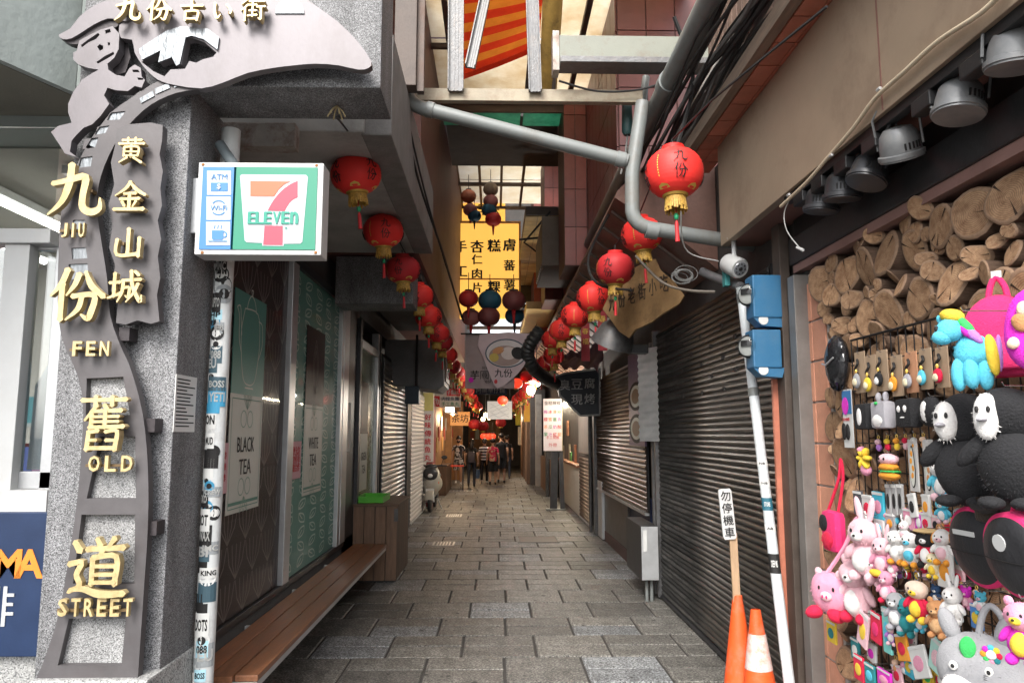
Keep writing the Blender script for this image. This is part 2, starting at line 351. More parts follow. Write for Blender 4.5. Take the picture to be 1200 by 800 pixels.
m_inset = granite('brightened_granite', (.08,.08,.08), (.24,.24,.24), (.44,.44,.44), 300, .65, .15, .25, 0, .3)
m_gold = M('gold_letter', (.6,.47,.24), rough=.38, metal=.35, var=.16, scale=14, bump=.1, dirt=(.34,.22,.08), dirt_amt=.6, dscale=16)
m_goldside = M('gold_dark', (.18,.12,.06), rough=.5, metal=.5)
m_white = M('white_paint', (.55,.555,.55), rough=.45, var=.04, bump=.03, dirt=(.45,.42,.38), dirt_amt=.2, dscale=5)
m_alu = M('aluminium', (.55,.56,.57), rough=.38, metal=.6, var=.1, bump=.05)
m_darksteel = M('dark_steel', (.055,.055,.058), rough=.45, metal=.5, var=.3, bump=.1)
m_glass = glassy('window_glass', (.86,.9,.9), .1)
m_glassd = glassy('film_glass', (.99,.99,.99), .0, .04)
m_wood = M('bench_wood', (.24,.1,.048), rough=.35, var=.35, scale=9, bump=.2, bscale=40, stretch=(6,.6,6), rv=.2)
m_woodbox = M('planter_wood', (.15,.085,.05), rough=.55, var=.3, scale=8, bump=.2, stretch=(6,6,.6), rv=.25)
m_concrete = M('concrete', (.42,.41,.385), rough=.85, var=.18, scale=3, bump=.25, bscale=30, dirt=(.16,.14,.12), dirt_amt=.55, dscale=1.6)
m_darkwall = M('dark_render', (.085,.08,.077), rough=.8, var=.3, scale=3, bump=.25, bscale=40)
m_plinth = granite('pale_granite_step', (.15,.15,.15), (.33,.33,.32), (.52,.52,.51), 170, .6, .25)
m_navy = M('navy_board', (.012,.03,.085), rough=.4, var=.15, bump=.05)
m_orange = plain('orange_print', (.85,.27,.03))
m_black = M('black_paint', (.015,.015,.016), rough=.45, var=.3, bump=.08)
m_ink = plain('black_ink', (.012,.011,.011), .7)
m_paper = M('paper', (.68,.68,.66), rough=.8, var=.06, bump=.05)
m_pinkpaper = M('pink_paper', (.68,.4,.44), rough=.8, var=.06, bump=.05)
m_redink = plain('red_ink', (.55,.02,.03), .6)
m_rust = M('rusty_plate', (.42,.39,.35), rough=.6, metal=.2, var=.15, dirt=(.14,.05,.02), dirt_amt=.85, dscale=5)
m_tube = lit('fluorescent_tube', (1, .96, .88), 7.0)
m_greenfelt = plain('bright_green_plastic', (.1,.5,.04))

# ------------------------------------------------------------------ ground and pavement
structure(MB().quad((-300,-300,-.06),(300,-300,-.06),(300,400,-.06),(-300,400,-.06)), 'ground', M('ground_asphalt', (.08,.08,.08), rough=.9, var=.2, scale=2))
pav = structure(MB().box(-1.95, 1.98, -1.5, 46, -.058, -.012), 'pavement', m_mortar)
OFF['pavement'] = Vector()
PW, PD = .585, .305
def paver_mesh(k):
    mb = MB(); w, d = PW/2-.010, PD/2-.005
    top = [(-w+.006,-d+.006,0), (w-.006,-d+.006,0), (w-.006,d-.006,0), (-w+.006,d-.006,0)]
    mb.add([(-w,-d,-.012),(w,-d,-.012),(w,d,-.012),(-w,d,-.012),(-w,-d,-.005),(w,-d,-.005),(w,d,-.005),(-w,d,-.005)]+top,
           [(0,1,5,4),(1,2,6,5),(2,3,7,6),(3,0,4,7),(4,5,9,8),(5,6,10,9),(6,7,11,10),(7,4,8,11),(8,9,10,11)])
    return mb
proto = {}
for nm, mt in (('b', m_paver_brown), ('g', m_paver_grey), ('d', m_paver_dark)):
    o = paver_mesh(0).build('paver', mt); proto[nm] = o.data; bpy.data.objects.remove(o)
rng = random.Random(11)
far = MB(); nrow = 0; y = -1.4; npav = 0
while y < 45.5:
    off = (nrow//2 % 2)*PW/2 + .02*((nrow//2*7) % 5)
    x = -1.93-off
    while x < 1.95:
        kind = rng.choices('bgd', (5, 2, 3))[0]
        if nrow % 2 == 1 and rng.random() < .65: kind = lastrow.get(round(x, 1), kind)
        if nrow % 2 == 0:
            if x < -1.9-off+.01: lastrow = {}
            lastrow[round(x, 1)] = kind
        cx, c_y = x+PW/2, y+PD/2
        if -1.95 < cx < 1.98:
            if 3.6 < y < 17.5 and npav < 298 and not (cx > 1.85):
                p = bpy.data.objects.new('paver', proto[kind]); C.objects.link(p); p.parent = pav
                p.location = (cx, c_y, rng.uniform(-.0025, .0025)); p.rotation_euler = (rng.uniform(-.004,.004), rng.uniform(-.004,.004), rng.uniform(-.006,.006)); npav += 1
            else:
                far.use({'b': m_paver_brown, 'g': m_paver_grey, 'd': m_paver_dark}[kind])
                pm = paver_mesh(0); far.add([p+Vector((cx, c_y, rng.uniform(-.002,.002))) for p in pm.v], pm.f)
        x += PW
    y += PD-.004 if nrow % 2 == 0 else PD+.008; nrow += 1
fo = far.build('paver', None, pav, kind='stuff')
gum = MB()
for k in range(70):      # trodden chewing gum and drips
    gx, gy, gr = rng.uniform(-1.1, 1.5), rng.uniform(3.9, 14), rng.uniform(.008, .022); ph = rng.uniform(0, 6)
    gum.add([(gx+gr*(1+.25*math.sin(3*q+ph))*math.cos(q), gy+gr*(1+.25*math.sin(2*q+ph))*math.sin(q), .0045) for q in [2*math.pi*i/9 for i in range(9)]], [tuple(range(9))])
gum.build('gum_spot', M('trodden_gum', (.03,.028,.026), rough=.7, var=.3), pav, kind='stuff')
m_iron = M('cast_iron', (.1,.1,.1), rough=.5, metal=.7, var=.3, bump=.2)
def drain(px, py, w, d, label):
    t = thing('drain_grate', label, 'drain cover', (px, py, 0), 'drain covers in the paving')
    f = MB(); f.box(px-w/2, px+w/2, py-d/2, py-d/2+.03, .0, .008); f.box(px-w/2, px+w/2, py+d/2-.03, py+d/2, 0, .008)
    f.box(px-w/2, px-w/2+.03, py-d/2+.03, py+d/2-.03, 0, .008); f.box(px+w/2-.03, px+w/2, py-d/2+.03, py+d/2-.03, 0, .008)
    n = 6
    for i in range(1, n): xx = px-w/2+.03+(w-.06)*i/n; f.box(xx-.012, xx+.012, py-d/2+.03, py+d/2-.03, 0, .007)
    f.box(px-w/2+.03, px+w/2-.03, py-.012, py+.012, 0, .0065)
    f.build('frame', M('galvanised_grate', (.42,.43,.43), rough=.4, metal=.5, var=.15, bump=.1), t)
    MB().box(px-w/2+.02, px+w/2-.02, py-d/2+.02, py+d/2-.02, .0012, .002).build('pit', m_black, t)
p = P(520, 637, z=0); drain(p.x, p.y, .34, .42, 'pale slotted drain cover beside the wooden box, nearer of the two pale ones')
p = P(532, 604, z=0); drain(p.x, p.y, .32, .5, 'pale slotted drain cover in front of the parked scooter')
p = P(630, 632, z=0)
t = thing('manhole_cover', 'flat brown steel cover plate set in the paving right of centre', 'manhole cover', (p.x, p.y, 0))
MB().box(p.x-.3, p.x+.3, p.y-.33, p.y+.33, 0, .006).build('plate', M('brown_plate', (.075,.055,.045), rough=.55, metal=.3, var=.3, bump=.4, bscale=60), t)
fr = MB()
for a in (-1, 1): fr.box(p.x-.33, p.x+.33, p.y+a*.345-.012, p.y+a*.345+.012, 0, .008); fr.box(p.x+a*.318-.012, p.x+a*.318+.012, p.y-.333, p.y+.333, 0, .0075)
fr.build('rim', m_iron, t)
p = P(540, 575, z=0); drain(p.x, p.y, .7, .5, 'far dark grate in the bright paving by the walkers')

# ------------------------------------------------------------------ granite gate pillar with its bracket beam
YP = 3.4
xl = P(62, 500, y=YP).x; xr = P(203, 500, y=YP).x; xb = P(446, 90, y=YP).x; zb = P(446, 103, y=YP).z
t = thing('granite_pillar', 'grey speckled granite pillar with a beam reaching over the alley', 'pillar', (xl, YP, 0))
pil = MB(); pil.box(xl, xr, YP, 4.0, 0, zb+.001); pil.build('shaft', m_granite, t, bevel=.008)
bm_ = MB(); bm_.box(xl, xb, YP+.002, YP+.37, zb, 4.3); bm_.build('beam', m_granite2, t, bevel=.008)
lz = MB(); lz.box(P(42,780,y=YP-.1).x, xr+.012, YP-.14, 3.9, 0, P(100, 797, y=YP-.14).z); lz.build('base', m_plinth, t, bevel=.01)
for k, (u, v) in enumerate([(400,150)]):
    q = P(395, 112, y=YP+.2)
    h = MB()
    for i in range(6): a = i*1.05; h.tube([(q.x, q.y, zb-.002), (q.x+.03*math.cos(a), q.y+.03*math.sin(a), zb-.03), (q.x+.045*math.cos(a), q.y+.045*math.sin(a), zb-.06)], .004, 5)
    h.build('wire_tie', M('straw_wire', (.45,.36,.2), rough=.8), t)

# old street sign: curved steel cut-out on the pillar
YS = YP-.10
S = lambda u, v, d=0: P(u, v, y=YS-.015)+Vector((0, -d+.055, 0))
SL = lambda u, v, d=0: P(u, v, y=YS-.06)+Vector((0, -d+.1, 0))
sg = thing('old_street_sign', 'curved brown steel sign with a cut-out boy and gold characters on the pillar', 'sign', (xl, YS, 0))
right_edge = [(236,103),(205,108),(175,122),(150,145),(132,170),(117,205),(112,240),(117,280),(124,325),(128,370),(140,405),(152,432),(166,485),(172,548),(172,616),(167,695),(160,796)]
left_edge = [(40,797),(52,768),(68,716),(79,653),(87,600),(92,553),(96,485),(92,448),(80,417),(70,392),(66,350),(67,300),(70,250),(82,208),(97,176),(110,155),(131,129),(160,109),(178,97),(199,88)]
ribbon = smooth_line(right_edge, 3)+smooth_line(left_edge, 3)+[(236, 80)]
def rnd(pts): return pts
holes = [[(100,443),(143,441),(151,486),(99,486)], [(116,511),(157,511),(158,584),(100,584)], [(94,603),(157,603),(156,684),(84,684)], [(79,725),(146,725),(141,780),(66,780)],
         [(84,257),(98,257),(98,276),(84,276)], [(82,290),(99,289),(101,302),(83,303)], [(79,309),(101,308),(103,326),(79,327)], [(93,184),(107,182),(105,194),(90,196)], [(98,162),(114,160),(110,172),(95,174)], [(113,148),(127,146),(122,155),(110,157)], [(128,131),(146,129),(139,139),(124,140)]]
vs_, fs_ = plate([ribbon]+holes, .045, S); o = MB().add(vs_, fs_).build('ribbon', m_signmetal, sg)
for k, hl in enumerate(holes):      # panels added behind the track's openings, coloured pale to brighten them
    vs_, fs_ = plate([hl], .012 if k < 4 else .04, lambda u, v, d: S(u, v, d-.002)); MB().add(vs_, fs_).build('inset_panel', m_inset if k < 4 else m_silver, sg)
hm = MB()
for u0, v0, w, h_ in [(85,262,0,0)]: pass
for (u, v, a) in [(212,96,-.35),(190,103,-.4),(172,113,-.5),(238,92,-.3),(262,88,-.2)]:
    pts = []
    for (x, y_) in [(-9,-3),(9,-3),(8,3),(-10,3)]: pts.append(S(u+x*math.cos(a)-y_*math.sin(a), v+x*math.sin(a)+y_*math.cos(a), .046))
    hm.prism(pts, (0, -.004, 0))
for (u0, v0, u1, v1) in [(275,73,300,68),(297,71,318,77),(318,62,338,58),(320,33,350,38),(334,44,360,49),(352,50,374,52)]:
    hm.prism([S(u0, v0, .046), S((u0+u1)/2, (v0+v1)/2-3, .046), S(u1, v1, .046), S((u0+u1)/2, (v0+v1)/2+3, .046)], (0, -.004, 0))
hm.build('silver_inlay', m_silver, sg)
# hill panel
hill = [(148,-30),(150,2),(150,22),(140,30),(142,45),(155,47),(158,62),(168,78),(180,90),(190,96),(205,100),(236,104),(262,97),(290,86),(320,80),(345,77),(370,75),(397,77),(420,82),(432,80),(435,72),(420,50),(395,25),(360,0),(330,-25),(290,-40),(200,-40)]
cave = [(166,73),(188,62),(187,74),(203,68),(208,78),(213,76),(219,46),(226,45),(240,50),(254,62),(250,67),(238,70),(230,74),(222,72),(217,81),(200,82),(193,90),(180,84)]
vs_, fs_ = plate([smooth_line(hill[:], 2, True), cave], .045, lambda u, v, d: S(u, v, d+.012)); MB().add(vs_, fs_).build('hill_panel', m_signpale, sg)
pk = MB(); vs_, fs_ = plate([[(164,60),(197,38),(214,33),(245,36),(258,46),(256,60),(240,48),(226,44),(219,46),(212,77),(208,79),(203,69),(187,75),(190,61),(168,72)]], .012, lambda u, v, d: S(u, v, d+.058)); pk.add(vs_, fs_).build('silver_ledge', m_silver, sg)
sun = MB(); sun.prism([S(340+17*math.cos(math.pi*k/12), 17-17*math.sin(math.pi*k/12), .058) for k in range(13)], (0, -.006, 0)); sun.build('rising_sun', m_silver, sg)
# miner boy
boy_hat = [(71,43),(84,36),(95,22),(112,9),(130,2),(150,0),(160,8),(158,20),(150,27),(138,25),(128,24),(112,31),(98,40),(86,47),(76,48)]
vs_, fs_ = plate([smooth_line(boy_hat, 2, True)], .05, lambda u, v, d: S(u, v, d+.02)); MB().add(vs_, fs_).build('cap', m_signpale, sg)
brim = [(70,42),(78,48),(90,50),(104,43),(120,33),(136,30),(138,25),(126,23),(110,31),(96,41),(84,45)]
vs_, fs_ = plate([smooth_line(brim, 2, True)], .04, lambda u, v, d: S(u, v+2, d+.015)); MB().add(vs_, fs_).build('cap_brim', m_signdark, sg)
face = [(93,48),(104,42),(118,35),(132,31),(140,40),(139,58),(134,68),(126,75),(127,82),(136,88),(146,90),(152,80),(158,76),(165,80),(166,90),(170,94),(166,103),(158,101),(150,107),(136,106),(126,103),(122,112),(128,122),(118,136),(108,146),(98,150),(90,158),(84,165),(82,178),(90,184),(76,180),(70,170),(60,155),(68,148),(84,144),(80,132),(80,122),(86,108),(96,94),(108,86),(116,82),(104,80),(92,76),(86,70),(86,62),(90,60)]
fh = [[(114,55),(117,52),(121,54),(121,58),(117,60)], [(126,50),(129,50),(129,53),(127,54)], [(113,73),(123,66),(133,61),(134,64),(124,70),(115,75)], [(95,53),(103,47),(115,39),(117,41),(113,46),(104,50),(96,56)], [(123,36),(129,34),(130,38),(124,40)], [(155,82),(162,82),(164,85),(156,85)], [(161,91),(168,92),(168,94),(162,94)]]
vs_, fs_ = plate([face]+fh, .05, lambda u, v, d: S(u, v, d+.006)); MB().add(vs_, fs_).build('boy_figure', m_signpale, sg)
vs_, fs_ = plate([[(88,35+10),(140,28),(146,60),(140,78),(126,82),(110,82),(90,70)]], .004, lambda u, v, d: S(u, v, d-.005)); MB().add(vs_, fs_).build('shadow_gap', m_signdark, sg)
hair = MB()
# side plaque with a jagged edge
plq = [(136,150),(150,145),(176,143),(190,146),(189,165),(186,180),(190,200),(187,220),(189,240),(184,258),(188,280),(184,300),(187,325),(183,345),(186,376),(176,379),(160,375),(146,380),(135,378),(137,355),(129,340),(134,310),(127,290),(131,262),(126,240),(133,215),(129,190),(134,170)]
vs_, fs_ = plate([plq], .05, lambda u, v, d: S(u, v, d-.002)); MB().add(vs_, fs_).build('side_plaque', m_signmetal, sg)
def gold_char(ch, u, v, px, d):
    mb = MB(); sz = px/FPX*3.3
    brush(mb, ch, SL(u, v, d), FRONT, sz, .03, wk=1.15); mb.build('gold_character', m_gold, sg)
    b = MB()
    for a in (-.25, .25): b.obox(SL(u, v, d)+Vector((a*sz, .016, 0)), (.014, .05, .014))
    b.build('fixing_stud', m_goldside, sg)
for ch, u, v, px in [('九',88,222,64),('份',91,345,62),('舊',121,496,62),('道',113,664,64)]: gold_char(ch, u, v, px, .075)
for ch, u, v, px in [('黃',154,176,32),('金',152,230,37),('山',150,284,36),('城',147,336,40)]: gold_char(ch, u, v, px, .07)
for ch, u, v, px in [('九',151,12,32),('份',188,13,30),('古',226,14,28),('い',262,14,28),('街',298,14,30)]: gold_char(ch, u, v, px, .085)
for s, u, v, w, h_ in [('JIU',84,269,30,17),('FEN',105,408,48,17),('OLD',128,543,58,18),('STREET',110,712,92,19)]:
    mb = MB()
    n = len(s)
    for i, chh in enumerate(s):
        uu = u-w/2+w/n*(i+.5); text(mb, chh, SL(uu, v, .07), FRONT, h=h_/FPX*3.3, w=(w/n*.66 if chh != 'I' else w/n*.24)/FPX*3.3, depth=.02, bold=.02)
    mb.build('gold_lettering', m_gold, sg)
    b = MB(); b.box(S(u-w*.45, v).x, S(u+w*.45, v).x, YS-.026, YS-.012, S(u, v+2).z-.006, S(u, v+2).z+.006); b.build('letter_rail', m_goldside, sg)
for (u, v) in [(170,498),(172,620),(140,390)]: MB().box(S(u, v).x-.02, S(u, v).x+.026, YS+.02, YP+.01, S(u, v).z-.03, S(u, v).z+.03).build('wall_bracket', m_signdark, sg)

# notice and scratches on the pillar's alley face
q0 = P(206, 438, x=xr+.001); q1 = P(227, 506, x=xr+.001)
t = thing('paper_notice', 'small white printed notice taped to the side of the granite pillar', 'notice', (xr, (q0.y+q1.y)/2, (q0.z+q1.z)/2))
MB().box(xr+.001, xr+.004, q0.y, q1.y, q1.z, q0.z).build('sheet', m_paper, t)
b = MB(); rr = random.Random(3)
for i in range(14):
    z = q0.z-.02-i*(q0.z-q1.z-.03)/14; b.box(xr+.004, xr+.0046, q0.y+.01+rr.random()*.01, q1.y-.012-rr.random()*(q1.y-q0.y)*.5, z-.003, z+.003)
b.build('print', m_ink, t)

# ------------------------------------------------------------------ convenience store beside the pillar
YW = 3.8
t = thing('shop_front', 'convenience store front with white window frames beside the granite pillar', 'shop front', (-3.2, YW, 0))
zk = P(30, 603, y=YW).z; zt = P(35, 270, y=YW).z
w = MB(); w.box(-5, xl-.002, YW-.02, YW+.22, 0, zk); w.build('stall_riser', m_plinth, t, bevel=.005)
def frame(nm, u0, u1, v0, v1, y0=YW, d=.07, mat=None):
    a = P(u0, v0, y=y0); b_ = P(u1, v1, y=y0); return MB().box(a.x, b_.x, y0-d/2, y0+d/2, b_.z, a.z).build(nm, mat or m_white, t, bevel=.004)
frame('frame', -500, 66, 268, 288, d=.12)
frame('frame', -500, 62, 574, 600, d=.12)
for (u0, u1) in [(11,17)]: frame('frame', u0, u1, 288, 574, d=.07)
frame('sash', 17, 22, 288, 574, YW+.05, .05, m_alu); frame('sash', 70, 75, 288, 574, YW+.05, .05, m_alu); frame('sash', 22, 70, 285, 294, YW+.05, .05, m_alu); frame('sash', 22, 70, 552, 572, YW+.05, .05, m_alu)
a = P(22, 294, y=YW+.05); b_ = P(70, 552, y=YW+.05); MB().box(a.x, b_.x, YW+.045, YW+.052, b_.z, a.z).build('pane', m_glass, t)
a = P(-500, 288, y=YW); b_ = P(9, 574, y=YW); MB().box(a.x, b_.x, YW-.004, YW+.004, b_.z, a.z).build('pane', m_glass, t)
zc = 3.3
a = P(-500, 175, y=YW); b_ = P(62, 268, y=YW); MB().box(a.x, b_.x, YW-.004, YW+.004, b_.z, zc).build('transom_pane', m_glass, t)
inn = M('store_interior', (.5,.47,.42), rough=.8, var=.12, scale=2, bump=.02)
w = MB(); w.box(-5, -1.95, YW+.3, 7.2, zc, zc+.1); w.build('ceiling', inn, t)
w = MB(); w.box(-5, -1.95, 7.2, 7.3, 0, zc); w.box(-2.0, -1.95, YW+.25, 7.2, 0, zc); w.build('back_wall', inn, t)
w = MB(); w.box(-5, -1.95, YW+.22, 7.2, .0, .35); w.build('floor', m_concrete, t)
for i, (u0, v0) in enumerate([(0,0)]):
    for k in range(3):
        xx = -2.5-k*.75; lb = MB(); lb.box(xx-.07, xx+.07, YW+.5, 6.6, zc-.07, zc-.02); lb.build('light_housing', m_white, t)
        MB().tube([(xx, YW+.55, zc-.09), (xx, 6.55, zc-.09)], .022, 8).build('fluorescent_tube', m_tube, t)
rr = random.Random(5); sh = MB()
for k in range(4):
    z = .5+k*.42
    sh.use(m_white).box(-4.5, -2.15, 6.4, 6.8, z, z+.03)
    x = -4.45
    while x < -2.2:
        ww = rr.uniform(.06, .16); hh = rr.uniform(.15, .34)
        sh.use(plain('goods%d' % rr.randrange(9), [(.5,.06,.05),(.06,.25,.12),(.6,.5,.1),(.08,.12,.4),(.6,.6,.58),(.35,.12,.3),(.1,.35,.4),(.6,.25,.06),(.2,.1,.05)][rr.randrange(9)])).box(x, x+ww-.01, 6.41, 6.6, z+.03, z+.03+hh); x += ww
sh.build('goods_shelf', None, t, kind='stuff')
cp = M('canopy_panel', (.36,.4,.38), rough=.6, var=.1, scale=2, bump=.3, bscale=25)
cs = M('canopy_soffit', (.23,.22,.18), rough=.8, var=.1, scale=2)
a = P(88, 109, z=3.37); b_ = P(0, 70, z=3.37); dv = (b_-a); e = a+dv*14
mb = MB(); mb.use(cp).prism([a, e, e+Vector((-.02,.04,0)), a+Vector((-.02,.04,0))], (0, 0, 2.6)); mb.build('canopy', None, t)
MB().prism([a+Vector((-.03,.05,.002)), e+Vector((0,.05,.002)), Vector((e.x, YW+.3, 3.372)), Vector((a.x-.03, YW+.3, 3.372))], (0, 0, .06)).build('soffit', cs, t)
w = MB(); w.box(-5, xl-.01, YW+.02, YW+.3, 3.31, 5.8); w.build('upper_wall', cp, t)
# navy board with orange lettering
a = P(-300, 600, y=YW-.06); b_ = P(54, 768, y=YW-.06)
t = thing('coffee_board', 'navy blue board with orange letters and white characters below the store window', 'sign board', ((a.x+b_.x)/2, YW-.06, a.z))
MB().box(a.x, b_.x, YW-.075, YW-.03, b_.z, a.z).build('board', m_navy, t, bevel=.006)
for u, ch in ((-22,'A'),(10,'M'),(35,'A')): text(MB(), ch, P(u, 660, y=YW-.075), FRONT, h=31/FPX*YW, depth=.003, bold=.03).build('letter', m_orange, t)
mb = MB(); text(mb, '啡', P(-6, 710, y=YW-.075), FRONT, h=42/FPX*YW, depth=.003, bold=.015); mb.build('lettering', m_white, t)
t = thing('cup_poster', 'pale cup poster behind the store window glass near the pillar', 'poster', P(48, 520, y=YW+.12))
a = P(41, 425, y=YW+.14); b_ = P(62, 550, y=YW+.14)
pts = [(a.x+.0,b_.z),(b_.x,b_.z),(b_.x,a.z+.0),(b_.x-.05,a.z+.02),(a.x+.01,a.z-.12)]
MB().prism([(x, YW+.14, z) for x, z in pts], (0, .004, 0)).build('sheet', M('pale_blue_print', (.55,.62,.68), rough=.5), t)

# ------------------------------------------------------------------ illuminated convenience store sign
Y7 = 3.45
A = lambda u, v, d=0: P(u, v, y=Y7)+Vector((0, -d, 0))
t = thing('store_sign', 'square lightbox sign with a red and orange 7 on green beside the pillar', 'sign', A(305, 245))
W7 = lambda n, c: M(n, c, rough=.35, var=.02, bump=0, emit=c, es=.08)
lw, lg, lb_, lo, lr, lg2 = W7('lightbox_white', (.42,.455,.48)), W7('lightbox_green', (.01,.2,.12)), W7('lightbox_blue', (.035,.17,.42)), W7('lightbox_orange', (.55,.115,.045)), W7('lightbox_red', (.5,.04,.075)), W7('lightbox_mint', (.008,.24,.165))
def r7(mb, u0, v0, u1, v1, d, th=.002): a = A(u0, v0); b_ = A(u1, v1); return mb.box(a.x, b_.x, Y7-d-th, Y7-d, b_.z, a.z)
q0 = A(233, 190); q1 = A(376, 299)
MB().box(q0.x, q1.x, Y7, Y7+.13, q1.z, q0.z).build('case', m_white, t, bevel=.006)
r7(MB(), 238.5, 196, 273, 292.5, .003).build('blue_panel', lb_, t); r7(MB(), 275, 196, 369.5, 293, .003).build('green_panel', lg, t)
mb = MB(); sx = 985/160  # shape measured on an enlargement of the sign
Z = lambda x, y, d: A(230+x/6.16, 180+y/6.16, d)
tr = [(335,155),(795,158),(806,170),(808,182),(768,640),(752,652),(634,654),(634,670),(480,668),(480,648),(368,643),(353,630),(320,172),(324,160)]
mb.prism([Z(x, y, .0055) for x, y in tr], (0, -.002, 0)).build('white_field', lw, t)
mb = MB(); mb.prism([Z(x, y, .008) for x, y in [(395,203),(682,206),(640,225),(600,262),(565,313),(395,312)]], (0, -.002, 0)).build('numeral_bar', lo, t)
mb = MB(); cur = smooth_line([(735,203),(690,222),(625,268),(570,330),(535,385),(520,415)], 3); cur2 = smooth_line([(642,418),(655,392),(682,352),(712,330),(735,320)], 3)
vs_, fs_ = plate([cur+cur2], .002, lambda x, y, d: Z(x, y, d+.008)); mb.add(vs_, fs_)
mb.prism([Z(x, y, .008) for x, y in [(497,523),(628,525),(627,662),(487,661)]], (0, -.002, 0)); mb.build('numeral_stem', lr, t)
mb = MB()
for i, chh in enumerate('ELEVEn'):
    uu = [407,463,522,586,648,712][i]; text(mb, chh, Z(uu, 470, .009), FRONT, h=90/6.16/FPX*Y7, w=50/6.16/FPX*Y7, depth=.002, bold=.07)
mb.build('lettering', lg2, t)
mb = MB()
for (x0, y0, x1, y1) in [(82,128,255,302),(78,314,252,482),(75,495,248,664)]: mb.prism([Z(x0,y0,.0055),Z(x1,y0,.0055),Z(x1,y1,.0055),Z(x0,y1,.0055)], (0, -.002, 0))
mb.build('symbol_field', lw, t)
mb = MB(); text(mb, 'ATM', Z(172, 173, .008), FRONT, w=118/6.16/FPX*Y7, depth=.002); text(mb, 'Wi-Fi', Z(168, 397, .008), FRONT, w=122/6.16/FPX*Y7, depth=.002)
mb.prism([Z(110,215,.008),Z(233,215,.008),Z(232,276,.008),Z(110,276,.008)], (0, -.002, 0))
for sgn, cy_ in ((-1, 375), (1, 415)):
    for (rad) in (48,):
        arc = [(166+rad*math.cos(a), cy_+sgn*rad*.72*abs(math.sin(a))) for a in [R(20+14*i) for i in range(11)]]
        arc2 = [(166+(rad-9)*math.cos(a), cy_+sgn*(rad-9)*.68*abs(math.sin(a))) for a in [R(20+14*i) for i in range(11)]]
        vs_, fs_ = plate([arc+arc2[::-1]], .002, lambda x, y, d: Z(x, y, d+.008)); mb.add(vs_, fs_)
mb.prism([Z(x, y, .008) for x, y in [(118,558),(202,558),(200,618),(190,626),(128,626),(118,618)]], (0, -.002, 0))
mb.prism([Z(x, y, .008) for x, y in [(92,632),(228,632),(228,639),(92,639)]], (0, -.002, 0))
vs_, fs_ = plate([[(202+26*math.sin(R(a)), 588-25*math.cos(R(a))) for a in range(0, 181, 15)]+[(202+17*math.sin(R(a)), 588-16*math.cos(R(a))) for a in range(180, -1, -15)]], .002, lambda x, y, d: Z(x, y, d+.008)); mb.add(vs_, fs_)
for k in range(3): mb.prism([Z(x+k*24, y, .008) for x, y in [(132,546),(138,521),(143,521),(137,546)]], (0, -.002, 0))
mb.build('blue_symbol', lb_, t)
mb = MB(); text(mb, '$', Z(170, 245, .0105), FRONT, h=46/6.16/FPX*Y7, depth=.002, bold=.02); mb.build('dollar_mark', lw, t)
mb = MB(); text(mb, '®', Z(652, 542, .008), FRONT, h=22/6.16/FPX*Y7, depth=.001); mb.build('registered_mark', lg2, t)
a = P(218, 211, y=Y7+.05); b_ = P(233, 275, y=Y7+.05)
MB().box(a.x, b_.x, Y7+.02, Y7+.1, b_.z, a.z).build('wall_bracket', m_alu, t, bevel=.004)
mb = MB(); mb.tube([P(258,170,y=Y7+.2), P(275,195,y=Y7+.1), P(282,215,y=Y7+.08)], .028, 10); mb.build('conduit', M('slate_conduit', (.1,.12,.13), rough=.5, var=.15), t, smooth=True)
mb = MB(); 
for (u, v) in [(238,193),(371,194),(237,296),(370,296)]: mb.ell(A(u, v, .0), (.008,.004,.008), 8, 5)
mb.build('corner_screw', M('rusty_screw', (.3,.12,.03), rough=.7), t)

# ------------------------------------------------------------------ stickered downpipe
XT, XB = P(262, 300, y=3.74), P(238, 800, y=3.74)
t = thing('downpipe', 'white pipe plastered with black and white stickers beside the granite pillar', 'pipe', (XB.x, 3.74, 0))
r0 = 11/FPX*3.74
axis0, axis1 = Vector((XB.x-.003, 3.74, 0)), Vector((XT.x+.008, 3.74, 3.27))
MB().tube([axis0, axis0.lerp(axis1, .5), axis1], r0, 20).build('pipe', M('white_pipe', (.62,.64,.64), rough=.4, var=.08, dirt=(.35,.33,.3), dirt_amt=.5, dscale=9), t, smooth=True)
rr = random.Random(21)
cols = [(m_ink, 6), (m_paper, 5), (plain('sticker_blue', (.05,.3,.5)), 1.2), (plain('sticker_grey', (.3,.32,.33)), 3), (plain('sticker_sky', (.4,.66,.75)), .8), (plain('sticker_teal', (.05,.1,.13)), 1)]
def patch(a0, a1, z0, z1, lift):
    n = 7; c0 = axis0.lerp(axis1, z0/3.27); c1 = axis0.lerp(axis1, z1/3.27)
    rad = r0+lift; mb = MB()
    vs = [];
    for c in (c0, c1):
        for i in range(n): a = a0+(a1-a0)*i/(n-1); vs.append(c+Vector((rad*math.sin(a), -rad*math.cos(a), 0)))
    return mb.add(vs, [(i, i+1, n+i+1, n+i) for i in range(n-1)])
words = ['SO','ON','OBEY','YETI','BOSS','DJ','EU','088','JOSH DO','DOTS','BEERS','DEMO','HP','UPTO','KING','OU AI','BI','IMC','WAX','RIOT','NOPE','EGG','TKO','CREW','LUCKY','RAW','AIR','OK','GO','MUD']
z = .35; k = 0
